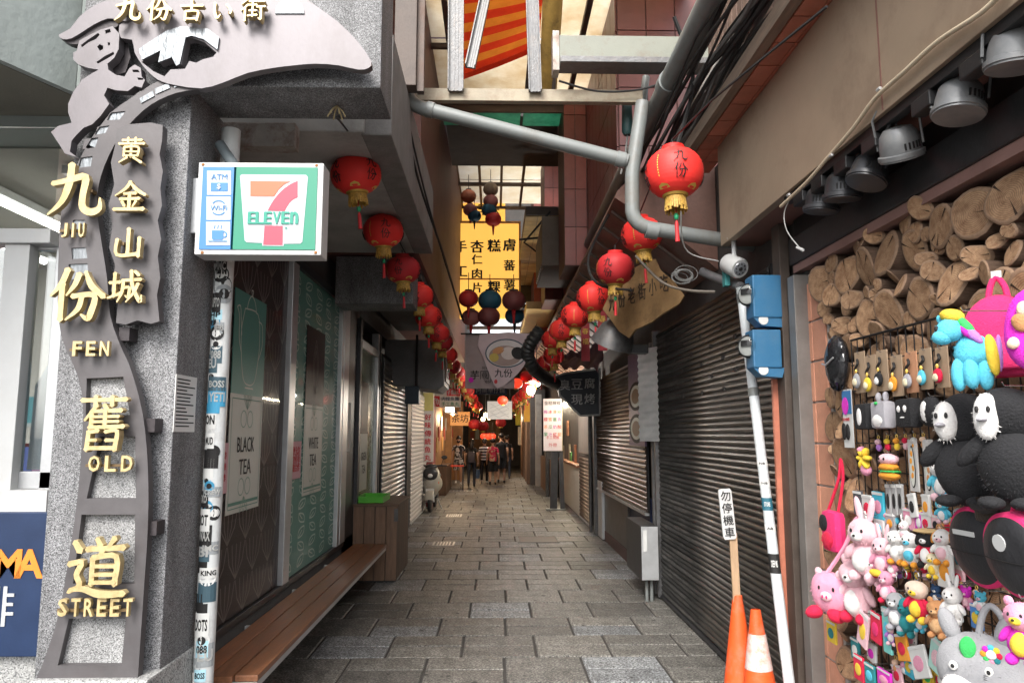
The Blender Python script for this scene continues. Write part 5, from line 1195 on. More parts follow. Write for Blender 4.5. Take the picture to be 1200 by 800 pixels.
MB().bar((a.x+.22, 17.06, 0), (a.x+.26, 17.1, a.z), .16, .03).build('leg', m_darksteel, t); MB().bar((a.x+.42, 17.0, 0), (a.x+.4, 17.1, a.z), .1, .03).build('leg', m_darksteel, t); MB().box(a.x+.05, a.x+.5, 16.9, 17.2, 0, .03).build('base', m_pvc, t)
# black stinky tofu sign
ysn = 12.2
t = thing('tofu_sign', 'black sign with white characters and cut corner on the right wall', 'sign', P(676, 460, y=ysn))
pts = [(652,440),(664,437),(703,432),(703,486),(680,487),(656,463)]
MB().prism([P(u, v, y=ysn) for u, v in pts], (0, .06, 0)).build('board', M('sign_black', (.015,.02,.032), rough=.4), t)
b = MB()
ol = [P(u, v, y=ysn-.004) for u, v in pts]
for p0, p1 in zip(ol, ol[1:]+ol[:1]): b.bar(p0, p1, .03, .03)
b.build('border', m_white, t)
b = MB()
for ch, u, v, h_ in [('臭',662,451,12),('豆',676,450,12),('腐',691,449,12),('現',676,468,12),('烤',691,467,12)]: text(b, ch, P(u, v, y=ysn), FRONT, h=h_/FPX*ysn, depth=.008, bold=.02)
b.build('lettering', m_white, t)
# carved wooden board
t = thing('carved_board', 'irregular brown wooden board with carved dark characters under the right lanterns', 'sign', P(760, 350, y=6.3))
bp = [P(u, v, y=y) for u, v, y in [(706,362,6.9),(716,340,6.8),(730,322,6.6),(748,311,6.4),(768,303,6.2),(774,316,6.15),(790,330,6.0),(802,346,5.9),(796,356,5.95),(776,368,6.1),(764,377,6.2),(745,386,6.4),(737,396,6.5),(725,388,6.65),(715,374,6.8)]]
m_carve = M('carved_wood', (.27,.165,.075), rough=.6, var=.25, scale=5, bump=.35, bscale=25, dirt=(.09,.055,.03), dirt_amt=.6, dscale=4)
MB().prism(bp, (.02, .05, 0)).build('board', m_carve, t, bevel=.004)
n_ = (bp[7]-bp[0]).normalized(); up_ = (bp[4]-bp[12]).normalized(); up_ = (up_-n_*up_.dot(n_)).normalized()
b = MB()
for k, ch in enumerate('九份老街小吃'):
    text(b, ch, bp[0].lerp(bp[6], .15+.145*k)+up_*.02+Vector((-.0,-.008,0)), (n_, up_), h=.15, w=.1, depth=.006, bold=.0, shear=-.15)
b.build('carved_characters', M('carved_dark', (.035,.022,.014), rough=.8), t)
t = thing('grey_scoop_light', 'grey metal hood tucked behind the carved wooden board', 'hood', P(725, 395, y=7.2))
q = P(722, 390, y=7.1); MB().lathe([(.05,.15),(.16,.05),(.22,-.12),(.2,-.12),(.12,.03)], c=q, n=16, rot=Euler((.4,.3,0)).to_matrix(), cap=False).build('hood', m_galv, t, smooth=True)
b = MB(); b.box(q.x+.12, q.x+.3, 7.05, 7.2, q.z-.2, q.z-.12); b.build('housing', m_darksteel, t)
for (u, v, y, lb) in [(686,398,8.6,'red paper couplet strip hanging by the grey hood'),(706,384,8.0,'red paper couplet strip hanging left of the carved board')]:
    q = P(u, v, y=y); t = thing('red_strip', lb, 'paper strip', q, 'red paper strips hanging on the right'); MB().box(q.x-.05, q.x+.05, q.y, q.y+.004, q.z-.25, q.z+.2).build('strip', plain('dark_red_paper', (.3,.02,.03)), t)
    b = MB(); text(b, '春', (q.x, q.y-.001, q.z+.1), FRONT, h=.07); text(b, '福', (q.x, q.y-.001, q.z-.02), FRONT, h=.07); b.build('print', m_goldl, t)

# fascia, soffit, tiled ledge on the right foreground
XF, zF, zT = 1.58, 3.0, 3.72
t = thing('fascia_beam', 'big brown boxed fascia beam over the toy shop at upper right', 'beam', (XF, 3.5, zF))
yE = P(840, 300, x=XF).y-.1
MB().box(XF, XF+.05, 1.2, yE, zF, zT).build('fascia', m_fascia, t, bevel=.004)
MB().box(XF+.052, 2.6, 1.2, yE-.003, zF+.003, zF+.05).build('soffit', m_soff, t)
MB().box(XF+.052, 2.2, yE-.05, yE, zF+.052, zT).build('end_panel', m_fascia, t)
for yy in (2.85,): MB().box(XF-.003, XF-.0005, yy, yy+.008, zF+.01, zT-.01).build('seam', m_soff, t)
tl = thing('tiled_ledge', 'ledge of red-brown brick tiles above the brown fascia beam', 'ledge', (1.45, 3.5, zT))
MB().box(1.45, 1.75, 1.4, yE+.2, zT+.035, zT+.16).build('slab', m_concrete, tl)
m_btile = M('brick_tile', (.46,.16,.1), rough=.5, var=.2, scale=7, bump=.2, rv=.2)
for k in range(17):
    for j in range(2): MB().box(1.455+j*.112, 1.563+j*.112, 1.42+k*.245, 1.655+k*.245, zT+.005, zT+.034).build('tile', m_btile, tl)
MB().box(1.39, 1.449, 1.4, yE+.2, zT+.01, zT+.1).build('timber_edge', M('grey_timber', (.2,.15,.11), rough=.8, var=.3, stretch=(6,.5,6)), tl)
for k in range(40): MB().box(1.60, 1.64, 1.5+k*.1, 1.58+k*.1, zT+.17, zT+2.3).build('slat', M('louvre_wood', (.17,.11,.085), rough=.75, var=.3, rv=.2), tl)
# black door head and lintel
XD = 1.80
t = thing('steel_lintel', 'black steel lintel above the log wall and toys', 'lintel', (XD, 3, 2.7))
za = P(925, 312, x=XD)
MB().box(XD, XD+.25, 1.4, za.y, za.z, za.z+.16).build('lower_channel', m_darksteel, t, bevel=.008)
MB().box(XD+.03, XD+.25, 1.4, za.y-.01, za.z+.161, zF).build('upper_channel', m_black, t, bevel=.01)
MB().box(XD+.015, XD+.27, 1.4, za.y-.02, za.z-.05, za.z-.002).build('pink_strip', M('pink_timber', (.26,.15,.13), rough=.6, var=.15), t)
# right posts and brick jamb
t = thing('door_post', 'weathered grey steel door posts between the dark shutter and brick jamb', 'post', (1.8, 4.5, 0))
yp = P(921, 500, x=XD).y
MB().box(XD-.04, XD+.02, P(930,500,x=XD).y, yp, 0, 3).build('outer_post', M('brown_post', (.11,.085,.07), rough=.5, metal=.3, var=.25), t, bevel=.003)
MB().box(XD-.005, XD+.06, P(936,500,x=XD).y, P(930.5,500,x=XD).y, 0, za.z-.08).build('channel', M('rust_channel', (.07,.055,.045), rough=.8, var=.5, bump=.6, bscale=15, scale=14), t)
MB().box(XD-.03, XD+.06, P(944,500,x=XD).y, P(936.5,500,x=XD).y, 0, za.z-.08).build('inner_post', M('steel_post', (.24,.225,.21), rough=.45, metal=.4, var=.15), t, bevel=.003)
MB().box(XS-.02, XS+.02, yp+.001, yR0-.01, 0, 2.3).build('brick_edge', m_btile, t)
XB_ = 1.86
jb = thing('brick_jamb', 'jamb of orange brick tiles beside the log wall', 'wall', (XB_, 4, 0)); m_otile = M('orange_tile', (.6,.28,.18), rough=.5, var=.12, scale=7, bump=.15, rv=.12, dirt=(.3,.14,.09), dirt_amt=.35)
yj1, yj0 = P(944, 500, x=XB_).y-.01, P(976, 500, x=XB_).y
MB().box(XB_, XB_+.2, yj0-.02, yj1, 0, za.z-.08).build('backing', M('grout', (.45,.42,.39), rough=.9), jb)
tw = (yj1-yj0)/2
for r_ in range(11):
    for c_ in range(2):
        z = .0+r_*.235; y_ = yj0+c_*tw
        MB().box(XB_-.012, XB_-.001, y_+.006, y_+tw-.006, z+.006, min(z+.229, za.z-.085)).build('tile', m_otile, jb, bevel=.003)
# log wall
lw_ = thing('log_wall', 'wall of stacked sawn log ends behind the hanging toys', 'wall', (XB_, 3, 0))
OFF['log_wall'] = Vector((XB_, 3, 0))
def logmat():
    m = bpy.data.materials.new('log_end'); nt, N, L, B = nodes_of(m)
    tc = N.new('ShaderNodeTexCoord'); oi = N.new('ShaderNodeObjectInfo')
    mp = N.new('ShaderNodeMapping'); L.new(tc.outputs['Object'], mp.inputs['Vector']); mp.inputs['Scale'].default_value = (0,1,1)
    w = N.new('ShaderNodeTexWave'); w.wave_type = 'RINGS'; w.rings_direction = 'SPHERICAL'; w.inputs['Scale'].default_value = 4.2; w.inputs['Distortion'].default_value = 2.0; w.inputs['Detail'].default_value = 3; w.inputs['Detail Scale'].default_value = 1.5; L.new(mp.outputs['Vector'], w.inputs['Vector'])
    n = N.new('ShaderNodeTexNoise'); n.inputs['Scale'].default_value = 2.2; n.inputs['Detail'].default_value = 10; n.inputs['Roughness'].default_value = .7; ad = N.new('ShaderNodeVectorMath'); mu = N.new('ShaderNodeVectorMath'); mu.operation = 'SCALE'; mu.inputs[0].default_value = (9,13,7); L.new(oi.outputs['Random'], mu.inputs['Scale']); L.new(tc.outputs['Object'], ad.inputs[0]); L.new(mu.outputs[0], ad.inputs[1]); L.new(ad.outputs[0], n.inputs['Vector'])
    r = N.new('ShaderNodeValToRGB'); r.color_ramp.elements[0].position = .3; r.color_ramp.elements[0].color = (.26,.125,.06,1); r.color_ramp.elements[1].position = .75; r.color_ramp.elements[1].color = (.7,.45,.26,1); L.new(n.outputs['Fac'], r.inputs['Fac'])
    mx = N.new('ShaderNodeMix'); mx.data_type = 'RGBA'; mx.blend_type = 'MULTIPLY'; mx.inputs[0].default_value = .35; L.new(r.outputs['Color'], mx.inputs[6]); L.new(w.outputs['Color'], mx.inputs[7])
    h = N.new('ShaderNodeHueSaturation'); mr = N.new('ShaderNodeMapRange'); mr.inputs['To Min'].default_value = .7; mr.inputs['To Max'].default_value = 1.25; L.new(oi.outputs['Random'], mr.inputs['Value']); L.new(mr.outputs['Result'], h.inputs['Value']); L.new(mx.outputs[2], h.inputs['Color'])
    L.new(h.outputs['Color'], B.inputs['Base Color']); B.inputs['Roughness'].default_value = .75
    bp = N.new('ShaderNodeBump'); bp.inputs['Strength'].default_value = .4; bp.inputs['Distance'].default_value = .02; L.new(n.outputs['Fac'], bp.inputs['Height']); L.new(bp.outputs['Normal'], B.inputs['Normal'])
    return m
m_logend = logmat(); m_bark = M('bark', (.17,.105,.07), rough=.9, var=.4, scale=10, bump=.7, bscale=25, rv=.2, stretch=(.4,2,2)); m_paleedge = M('pale_sapwood', (.3,.19,.12), rough=.8, var=.2, scale=8, rv=.15)
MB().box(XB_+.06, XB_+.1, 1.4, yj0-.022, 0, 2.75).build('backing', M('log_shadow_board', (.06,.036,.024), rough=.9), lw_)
lm = []; m_crack = M('log_crack', (.035,.018,.01), rough=.9, var=.2)
rr = random.Random(40)
for q in range(7):
    mb = MB(); n = 18; vs = []; cr_ = [rr.uniform(0, 6.28) for _ in range(3)]; ph = [rr.uniform(0, 6.28) for _ in range(3)]
    prof = lambda a: 1+.07*math.sin(2*a+ph[0])+.05*math.sin(3*a+ph[1])+.025*math.sin(5*a+ph[2])
    tilt = rr.uniform(-.12, .12)
    for (x_, s) in ((0, .0), (0, .84), (.0, .93), (.025, 1), (.6, 1.02)):
        for k in range(n): a = 2*math.pi*k/n; r_ = s*prof(a); vs.append((x_+tilt*r_*math.cos(a) if x_ < .1 else x_, r_*math.cos(a), r_*math.sin(a)))
    mb.use(m_logend); mb.add(vs, [])
    for i in range(4):
        for k in range(n):
            mb.f.append([i*n+k, i*n+(k+1) % n, (i+1)*n+(k+1) % n, (i+1)*n+k]); mb.m.append(0 if i < 1 else (2 if i == 1 or i == 2 else 1))
    mb.mats = [m_logend, m_bark, m_paleedge, m_crack]
    for ci, ca in enumerate(cr_[:1+q % 3]):
        b0 = len(mb.v); l0, l1 = (.0, .86) if ci == 0 else (.3, .84)
        def cp(r_, da, ca=ca): return Vector((tilt*r_*math.cos(ca+da)-.008, r_*math.cos(ca+da), r_*math.sin(ca+da)))
        mb.v += [cp(l0, 0), cp((l0+l1)*.5, .035), cp(l1, .07), cp(l1, -.05), cp((l0+l1)*.45, -.03)]; mb.f.append([b0+i for i in range(5)]); mb.m.append(3)
    o = mb.build('log', None, None, smooth=60); lm.append(o.data); bpy.data.objects.remove(o)
placed = []
big = [(967,332,23),(996,322,23),(1018,314,23),(1043,298,26),(1071,292,23),(1102,281,17),(1020,373,22),(1050,364,23),(1085,350,25),(1124,331,26),(1148,249,33),(1186,230,33),(1108,265,27),(1076,272,14),(1192,296,16),(1188,270,10),(1032,345,11),(1063,335,13),(1102,318,13),(970,362,11),(993,360,11),(983,385,12),(1004,380,10),(1150,300,14),(1165,320,15)]
for u, v, r_ in big: p = P(u, v, x=XB_); placed.append((p.y, p.z, r_/FPX*p.y*1.06))
nb = len(placed)
for rad in (.1, .08, .06, .045, .033, .026):
    for _ in range(2500):
        y_, z_ = rr.uniform(1.9, yj0-.03), rr.uniform(.1, 2.66); r_ = rad*rr.uniform(.85, 1.1)
        if all((y_-a)**2+(z_-b)**2 > ((r_+c)*.9)**2 for a, b, c in placed): placed.append((y_, z_, r_))
placed = placed[:295]
for i, (y_, z_, r_) in enumerate(placed):
    o = bpy.data.objects.new('log', lm[i % 7]); C.objects.link(o); o.parent = lw_
    o.location = (rr.uniform(-.05, .0)-.0, y_-3, z_); o.rotation_euler = (rr.uniform(0, 6.28), 0, rr.uniform(-.05, .25)); o.scale = (.3, r_, r_)

# track lights
t = thing('light_track', 'black lighting track with driver boxes under the soffit', 'light track', (1.62, 3, zF))
MB().box(1.6, 1.64, 1.4, 3.95, zF-.04, zF).build('rail', m_black, t)
spots = [(963,237,17.5,0.1),(987,222,17.5,.0),(1018,203,21,.35),(1055,172,24,-.45),(1124,121,31,.15),(1190,62,40,-.1)]
whr = ['farthest black one, by the end of the white cable','second black one beside the farthest','black one tilted outward on a straight arm','dusty grey one tilted towards the alley','large grey one above the log wall','largest grey one at the near end of the track']
m_lampb = M('lamp_black', (.05,.051,.055), rough=.4, metal=.4, var=.3, bump=.05); m_lampg = M('lamp_grey', (.2,.205,.21), rough=.5, metal=.3, var=.25, bump=.05, dirt=(.28,.26,.23), dirt_amt=.4, dscale=12)
for i, (u, v, r_, ti) in enumerate(spots):
    p = P(u, v, x=1.67); k = .085; mt = m_lampb if i < 3 else m_lampg
    o = thing('track_lamp', 'round domed track spotlight, '+whr[i], 'spotlight', p, 'spotlights on the black track')
    rot = Euler((.1, ti, .2*i)).to_matrix()
    b = MB(); b.lathe([(k*.25,k*1.0),(k*.62,k*.92),(k*.85,k*.62),(k*.93,k*.2),(k*.95,-k*.25),(k*1.06,-k*.3),(k*1.06,-k*.5),(k*1.0,-k*.52),(k*1.0,-k*.6),(k*.9,-k*.62)], c=p, n=24, rot=rot); b.build('shade', mt, o, smooth=35)
    b = MB()
    for q in range(5):
        a = -2.5+.2*q; b.obox(p+rot@Vector((k*.93*math.cos(a), k*.93*math.sin(a), k*.02)), (.007, .007, k*.32), rot@Euler((0,0,a)).to_matrix())
    b.build('vent_slot', m_ink, o)
    zt_ = zF-.04
    b = MB(); b.tube([p+rot@Vector((0, -k*1.07, 0)), p+rot@Vector((0, -k*1.09, k*1.5)), p+rot@Vector((0, -k*.8, k*1.9)), p+rot@Vector((0, k*.8, k*1.9)), p+rot@Vector((0, k*1.09, k*1.5)), p+rot@Vector((0, k*1.07, 0))], .0055, 6); b.build('yoke', mt, o, smooth=True)
    top = p+rot@Vector((0, 0, k*1.9)); b = MB(); b.tube([top, (1.62, p.y, zt_-.03)], .008, 6); b.build('arm', m_black, o)
    b = MB(); b.box(1.592, 1.648, p.y+.05, p.y+.17, zt_-.06, zt_-.002); b.build('driver_box', m_black, o, bevel=.005)
    b = MB(); b.tube(smooth_line([tuple(p+rot@Vector((0,0,k))), tuple(p+rot@Vector((.02,.02,k*1.6))), (1.62, p.y+.05, zt_-.07)], 4), .004, 5); b.build('lead', plain('red_lead', (.35,.05,.04)) if i in (1,2) else m_cableg, o)
m_wc = M('cream_cable', (.6,.5,.36), rough=.5, var=.1, bump=0)
pts = [(915,242),(945,214),(970,185),(1000,150),(1025,116),(1060,84),(1100,48),(1150,15),(1185,-20)]
t = thing('cream_cable', 'cream electric cable running along the bottom of the fascia with a loose end', 'cable', P(915, 242, x=1.56))
MB().tube(smooth_line([tuple(P(u, v, x=1.56)) for u, v in pts], 4), .009, 8).build('sheath', m_wc, t, smooth=True)
MB().tube(smooth_line([tuple(P(u, v, x=1.565)) for u, v in [(926,232),(919,250),(922,270),(935,288),(940,291)]], 4), .003, 5).build('loose_wire', plain('thin_grey_wire', (.4,.4,.38)), t)
b = MB(); b.tube([P(934,290,x=1.565), P(941,293,x=1.565)], .008, 6); b.build('connector', m_white, t)
for (u, v) in [(924,231),(974,185),(1030,108)]: b = MB(); q = P(u, v, x=1.556); b.tube([q+Vector((0,.012,.012)), q+Vector((0,-.012,.012))], .007, 6); b.build('clip', m_white, t)

# security camera
q = P(861, 312, y=4.9)
t = thing('security_camera', 'white bullet security camera on a bracket under the fascia', 'security camera', q)
b = MB(); b.lathe([(.045,0),(.045,-.012),(.02,-.02)], c=(q.x, q.y, q.z+.2), n=16); b.build('mount', m_white, t, smooth=40)
b = MB(); b.tube([(q.x, q.y, q.z+.19), (q.x, q.y, q.z+.06)], .016, 10); b.ell((q.x, q.y, q.z+.05), (.022,.022,.022), 10, 6); b.build('arm', m_white, t, smooth=True)
d = Vector((.25, -.85, -.45)).normalized(); rot = d.to_track_quat('Z', 'Y').to_matrix()
b = MB(); b.lathe([(.05,-.1),(.068,-.08),(.072,.05),(.062,.068)], c=q-d*.0, n=20, rot=rot); b.build('body', m_white, t, smooth=40)
b = MB(); b.lathe([(.048,.066),(.044,.072),(.02,.074)], c=q, n=20, rot=rot); b.build('face', M('led_ring', (.3,.31,.33), rough=.2, metal=.3), t, smooth=40)
b = MB()
for k in range(8): b.ell(q+rot@Vector((.034*math.cos(k*math.pi/4), .034*math.sin(k*math.pi/4), .073)), (.006,.006,.004), 8, 4, rot)
b.lathe([(.016,.073),(.012,.079)], c=q, n=12, rot=rot); b.build('lens', m_ink, t)
MB().box(q.x-.05, q.x-.015, q.y+.06, q.y+.12, q.z-.12, q.z+.05).build('junction_box', plain('teal_box', (.04,.22,.22)), t)
# electricity meters
m_mblue = M('meter_blue', (.04,.17,.33), rough=.45, var=.12, scale=6, bump=.1, dirt=(.1,.16,.2), dirt_amt=.4)
m_clear = glassy('meter_glass', (.9,.92,.92), .02, .25)
for k, (v0, v1, lb) in enumerate([(322,383,'upper'),(386,442,'lower')]):
    y_ = 4.46; a = P(884, v1, y=y_); b_ = P(915, v0, y=y_)
    t = thing('electricity_meter', 'blue electricity meter box with a glass dial, %s of the pair' % lb, 'electricity meter', a, 'blue electricity meters by the shutter')
    MB().box(a.x, b_.x+.0, y_, y_+.14, a.z+.06, b_.z).build('case', m_mblue, t, bevel=.008)
    MB().prism([(a.x, y_+.01, a.z+.059), (b_.x+.02, y_+.01, a.z+.059), (b_.x, y_+.01, a.z), (a.x+.05, y_+.01, a.z+.01)], (0, .11, 0)).build('lower_cover', m_mblue, t)
    c0 = Vector((a.x-.0, y_+.07, (a.z+b_.z)/2+.05)); rx = Euler((0, -math.pi/2, 0)).to_matrix()@Matrix.Identity(3); rx = Vector((-.75, -.66, 0)).to_track_quat('Z', 'Y').to_matrix()
    MB().lathe([(.074,-.04),(.074,.005),(.068,.006)], c=c0, n=24, rot=rx).build('bezel', m_darksteel, t, smooth=40)
    MB().lathe([(.066,.006),(.064,.055),(.054,.068),(.0,.072)], c=c0, n=24, rot=rx).build('glass_dome', m_clear, t, smooth=50)
    MB().lathe([(.06,.008),(.06,.02)], c=c0, n=20, rot=rx).build('dial', M('dial_grey', (.4,.4,.38), rough=.5), t)
    b = MB(); b.obox(c0+rx@Vector((0,.02,.026)), (.08,.035,.01), rx); b.build('register', m_ink, t)
    b = MB(); b.lathe([(.03,0),(.03,.004)], c=(a.x+.06, y_+.008, a.z+.045), n=16, rot=Euler((math.pi/2,0,0)).to_matrix()); b.build('seal_label', m_paper, t)
# leaning white pipe with its dark sleeve
XPp = 1.655
a, b_ = P(868, 338, x=XPp), P(925, 800, x=XPp)
dirv = (b_-a); b2 = a+dirv*((a.z)/(a.z-b_.z))
t = thing('white_pipe', 'leaning white pipe with small stickers in front of the wide shutter', 'pipe', b2)
MB().tube([a, b2], .031, 14).build('pipe', M('white_pipe2', (.62,.66,.68), rough=.4, var=.08, dirt=(.4,.36,.3), dirt_amt=.4, dscale=8), t, smooth=True)
MB().tube([P(822, 318, y=5.45), P(840, 326, y=5.35), P(868, 338, x=XPp)+Vector((0,.0,.01))], .033, 12).build('sleeve', M('grey_sleeve', (.13,.13,.135), rough=.5, var=.15), t, smooth=True)
for tt, hh in ((.29,.05),(.02,.06)): MB().tube([a+dirv*tt, a+dirv*(tt+hh/2.3)], .0345, 14).build('coupling', m_pvc, t, smooth=40)
stk = [(.48,.04,m_paper,'NB'),(.53,.04,m_paper,'NB'),(.575,.075,plain('sticker_teal2',(.02,.12,.17)),'STORE'),(.64,.045,m_paper,'AB'),(.71,.11,m_ink,'DEEP MS')]
for k, (tt, hh, mt, wd) in enumerate(stk):
    c0, c1 = a+dirv*tt, a+dirv*(tt+hh/2.4); mb = MB(); vs = []; n = 7
    fr_ = Vector((-.36, -.93, 0)); sd_ = Vector((.93, -.36, 0))
    for c in (c1, c0): vs += [c+(fr_*math.cos(q)+sd_*math.sin(q))*.0325 for q in [-1.25+2.5*i/(n-1) for i in range(n)]]
    mb.add(vs, [(i, i+1, n+i+1, n+i) for i in range(n-1)]); so_ = mb.build('sticker', mt, t)
    mb = MB(); up_ = (a-b2).normalized(); text(mb, wd, c0.lerp(c1, .5)+fr_*.0325, (sd_, up_), w=.035, h=hh*.35, depth=.0006, bold=.02); mb.build('print', m_paper if mt is not m_paper else m_ink, so_)
# cones and no parking paddle
m_cone = M('cone_orange', (.8,.1,.018), rough=.5, var=.12, scale=8, bump=.15, dirt=(.4,.2,.13), dirt_amt=.55, dscale=11)
m_coneb = M('cone_band', (.65,.55,.52), rough=.4, var=.12, scale=20, dirt=(.75,.2,.08), dirt_amt=.8, dscale=24)
def cone(label, p, h, r, tilt, band):
    t = thing('traffic_cone', label, 'traffic cone', p, 'orange traffic cones beside the wide shutter')
    rot = Euler(tilt).to_matrix(); H = lambda f: (r+(.028-r)*f, .035+h*f)
    b = MB(); b.lathe([(H(0)[0]+.01,.03),H(0),H(.3),H(.6),H(1),(.02,.035+h+.004)], c=p, n=24, rot=rot, cap=False); b.build('body', m_cone, t, smooth=40)
    b = MB(); b.obox(p+rot@Vector((0,0,.016)), (r*2.4,r*2.4,.032), rot); b.build('base', m_cone, t, bevel=.012)
    if band:
        b = MB(); b.lathe([(H(.5)[0]+.002,H(.5)[1]),(H(.8)[0]+.002,H(.8)[1])], c=p, n=24, rot=rot, cap=False); b.build('band', m_coneb, t, smooth=40)
    return t
q = P(864, 697, y=4.62); p1 = Vector((q.x+.0, 4.62, 0)); h1 = q.z-.035
cone('taller orange traffic cone holding the no parking paddle', p1, h1, .12, (0, 0, .3), False)
q2 = P(884, 714, y=4.45); p2 = Vector((q2.x+.02, 4.45, 0)); cone('shorter orange traffic cone with a worn pale band', p2, q2.z-.035, .125, (0, -.02, .1), True)
t = thing('paddle_sign', 'white no parking paddle on a wooden stick stuck in the taller cone', 'sign', (p1.x, p1.y, .4))
s0, s1, s2 = Vector((p1.x, p1.y, .45)), P(859, 628, y=4.6), P(851, 576, y=4.6)
d = (s1-s0).normalized(); MB().bar(s0, s1+d*.02, .045, .016, (0,-1,0)).build('stick', M('raw_timber', (.42,.28,.17), rough=.7, var=.2, stretch=(6,6,.6)), t)
up_ = (s2-P(857, 629, y=4.6)).normalized(); rt_ = up_.cross(Vector((0, 1, 0))).normalized()*1
rt_ = Vector((0, 1, 0)).cross(up_)*-1 if False else Vector((up_.z, 0, -up_.x)); mid = P(852.5, 602, y=4.58)
hh, ww = 57/FPX*4.6/2, 15/FPX*4.6/2
ol = [mid+rt_*x+up_*z for x, z in [(-ww,-hh*.9),(-ww*.8,-hh),(ww*.8,-hh),(ww,-hh*.9),(ww,hh*.9),(ww*.8,hh),(-ww*.8,hh),(-ww,hh*.9)]]
MB().prism(ol, (0, .015, 0)).build('paddle', m_white, t)
b = MB()
for k, ch in enumerate('勿停機車'): text(b, ch, mid+up_*(hh*(.72-.48*k))+Vector((0,-.001,0)), (rt_, up_), h=hh*.4, depth=.001, bold=.015)
b.build('lettering', m_ink, t)
# ------------------------------------------------------------------ wire grid and hanging toys
XG = 1.80
q0, q1 = P(1003, 500, x=XG), P(1280, 500, x=XG)
t = thing('wire_grid', 'black wire display grid on the log wall carrying the toys', 'display grid', (XG, 3, .3))
b = MB(); zt_ = P(1005, 397, x=XG).z
ya, yb2 = 1.75, q0.y
n = int((yb2-ya)/.062)
for i in range(n+1): yy = ya+(yb2-ya)*i/n; b.tube([(XG, yy, .12), (XG, yy, zt_)], .003, 5)
n = int((zt_-.12)/.125)
for i in range(n+1): zz = .12+(zt_-.12)*i/n; b.tube([(XG-.005, ya, zz), (XG-.005, yb2, zz)], .0035, 5)
b.tube([(XG-.0, ya, zt_), (XG, yb2, zt_)], .006, 6); b.build('mesh_wire', m_black, t)
m_chrome = M('chrome_wire', (.5,.5,.5), rough=.25, metal=.9, var=.1, bump=0)
def hookwire(p, nm='hook', par=None):
    return MB().tube([Vector((XG-.005, p.y, p.z)), Vector((p.x, p.y, p.z)), Vector((p.x-.006, p.y, p.z+.012))], .0025, 5).build(nm, m_chrome, par)
def plush(name, col, **k): return M('plush_'+name, col, rough=.95, var=.1, scale=18, bump=.4, bscale=200, sheen=.35, wearrough=0)
PK, PKL, RD, WH, GY, BK, BR, YL, BL, TE, OR, GN, MG, CR, SK, LG = (plush('pink', (.72,.3,.42)), plush('pale_pink', (.8,.5,.55)), plush('red', (.65,.015,.06)), plush('white', (.78,.76,.74)), plush('grey', (.36,.35,.38)), M('plush_black', (.013,.013,.015), rough=.9, var=.2, scale=18, bump=.5, bscale=140, sheen=.06), plush('brown', (.5,.24,.1)), plush('yellow', (.8,.55,.05)), plush('sky', (.1,.5,.66)), plush('teal', (.02,.22,.24)), plush('orange', (.75,.3,.03)), plush('green', (.05,.5,.12)), plush('magenta', (.68,.03,.5)), plush('crimson', (.75,.03,.16)), plush('skin', (.8,.55,.4)), plush('pale_grey', (.33,.33,.345)))
def T(u, v, x): return P(u, v, x=x)
FW = CM@Vector((0, 0, -1))
def px(r, p): return r/FPX*(p-Vector((0, 0, CAMZ))).dot(FW)     # pixels -> metres at that point
def toy(name, label, cat, p, group=None): return thing(name, label, cat, p, group)
_EJ = random.Random(50)
def E(t, nm, c, rad, mt, rot=None, nu=16, nv=10):
    m = MB().ell(c, rad, nu, nv, rot); c = Vector(c); a, b, d = [_EJ.uniform(0, 6.28) for _ in range(3)]; k = .045 if nu >= 12 else .02
    R0 = max(rad)
    for q, v in enumerate(m.v):       # stuffing makes soft toys lumpy
        p = (v-c)/R0; m.v[q] = c+(v-c)*(1+k*math.sin(3.1*p.x+a+2.2*p.z)+k*.8*math.sin(4.3*p.y+b)+k*.7*math.sin(3.7*p.z+d))
    if mt.name.startswith('plush') and R0 > .012:      # short pile standing off the cloth
        rx, ry, rz = rad; n = int(min(420, 26000*(rx*ry+ry*rz+rx*rz))); ro = rot or Matrix.Identity(3); ln = min(.007, R0*.1)
        vs = []; fs = []
        for q in range(n):
            zc = _EJ.uniform(-1, 1); ph = _EJ.uniform(0, 6.283); sq = math.sqrt(1-zc*zc); u = Vector((sq*math.cos(ph), sq*math.sin(ph), zc))
            p = c+ro@Vector((u.x*rx, u.y*ry, u.z*rz)); nn_ = (ro@Vector((u.x/rx, u.y/ry, u.z/rz))).normalized()
            s1 = nn_.orthogonal().normalized(); s2 = nn_.cross(s1); a2 = _EJ.uniform(0, 6.283); sd = (s1*math.cos(a2)+s2*math.sin(a2))
            tip = p+nn_*ln*_EJ.uniform(.6, 1.1)+sd*ln*_EJ.uniform(-.5, .5)+Vector((0, 0, -ln*.4)); e = sd.cross(nn_)*ln*.22
            b0 = len(vs); vs += [p-e-nn_*ln*.5, p+e-nn_*ln*.5, tip]; fs.append((b0, b0+1, b0+2))
        m.add(vs, fs)
    return m.build(nm, mt, t, smooth=True)
ROT = lambda x, y, z: Euler((x, y, z)).to_matrix()
AX = lambda p: (Vector((p.x, p.y, 0)).normalized())
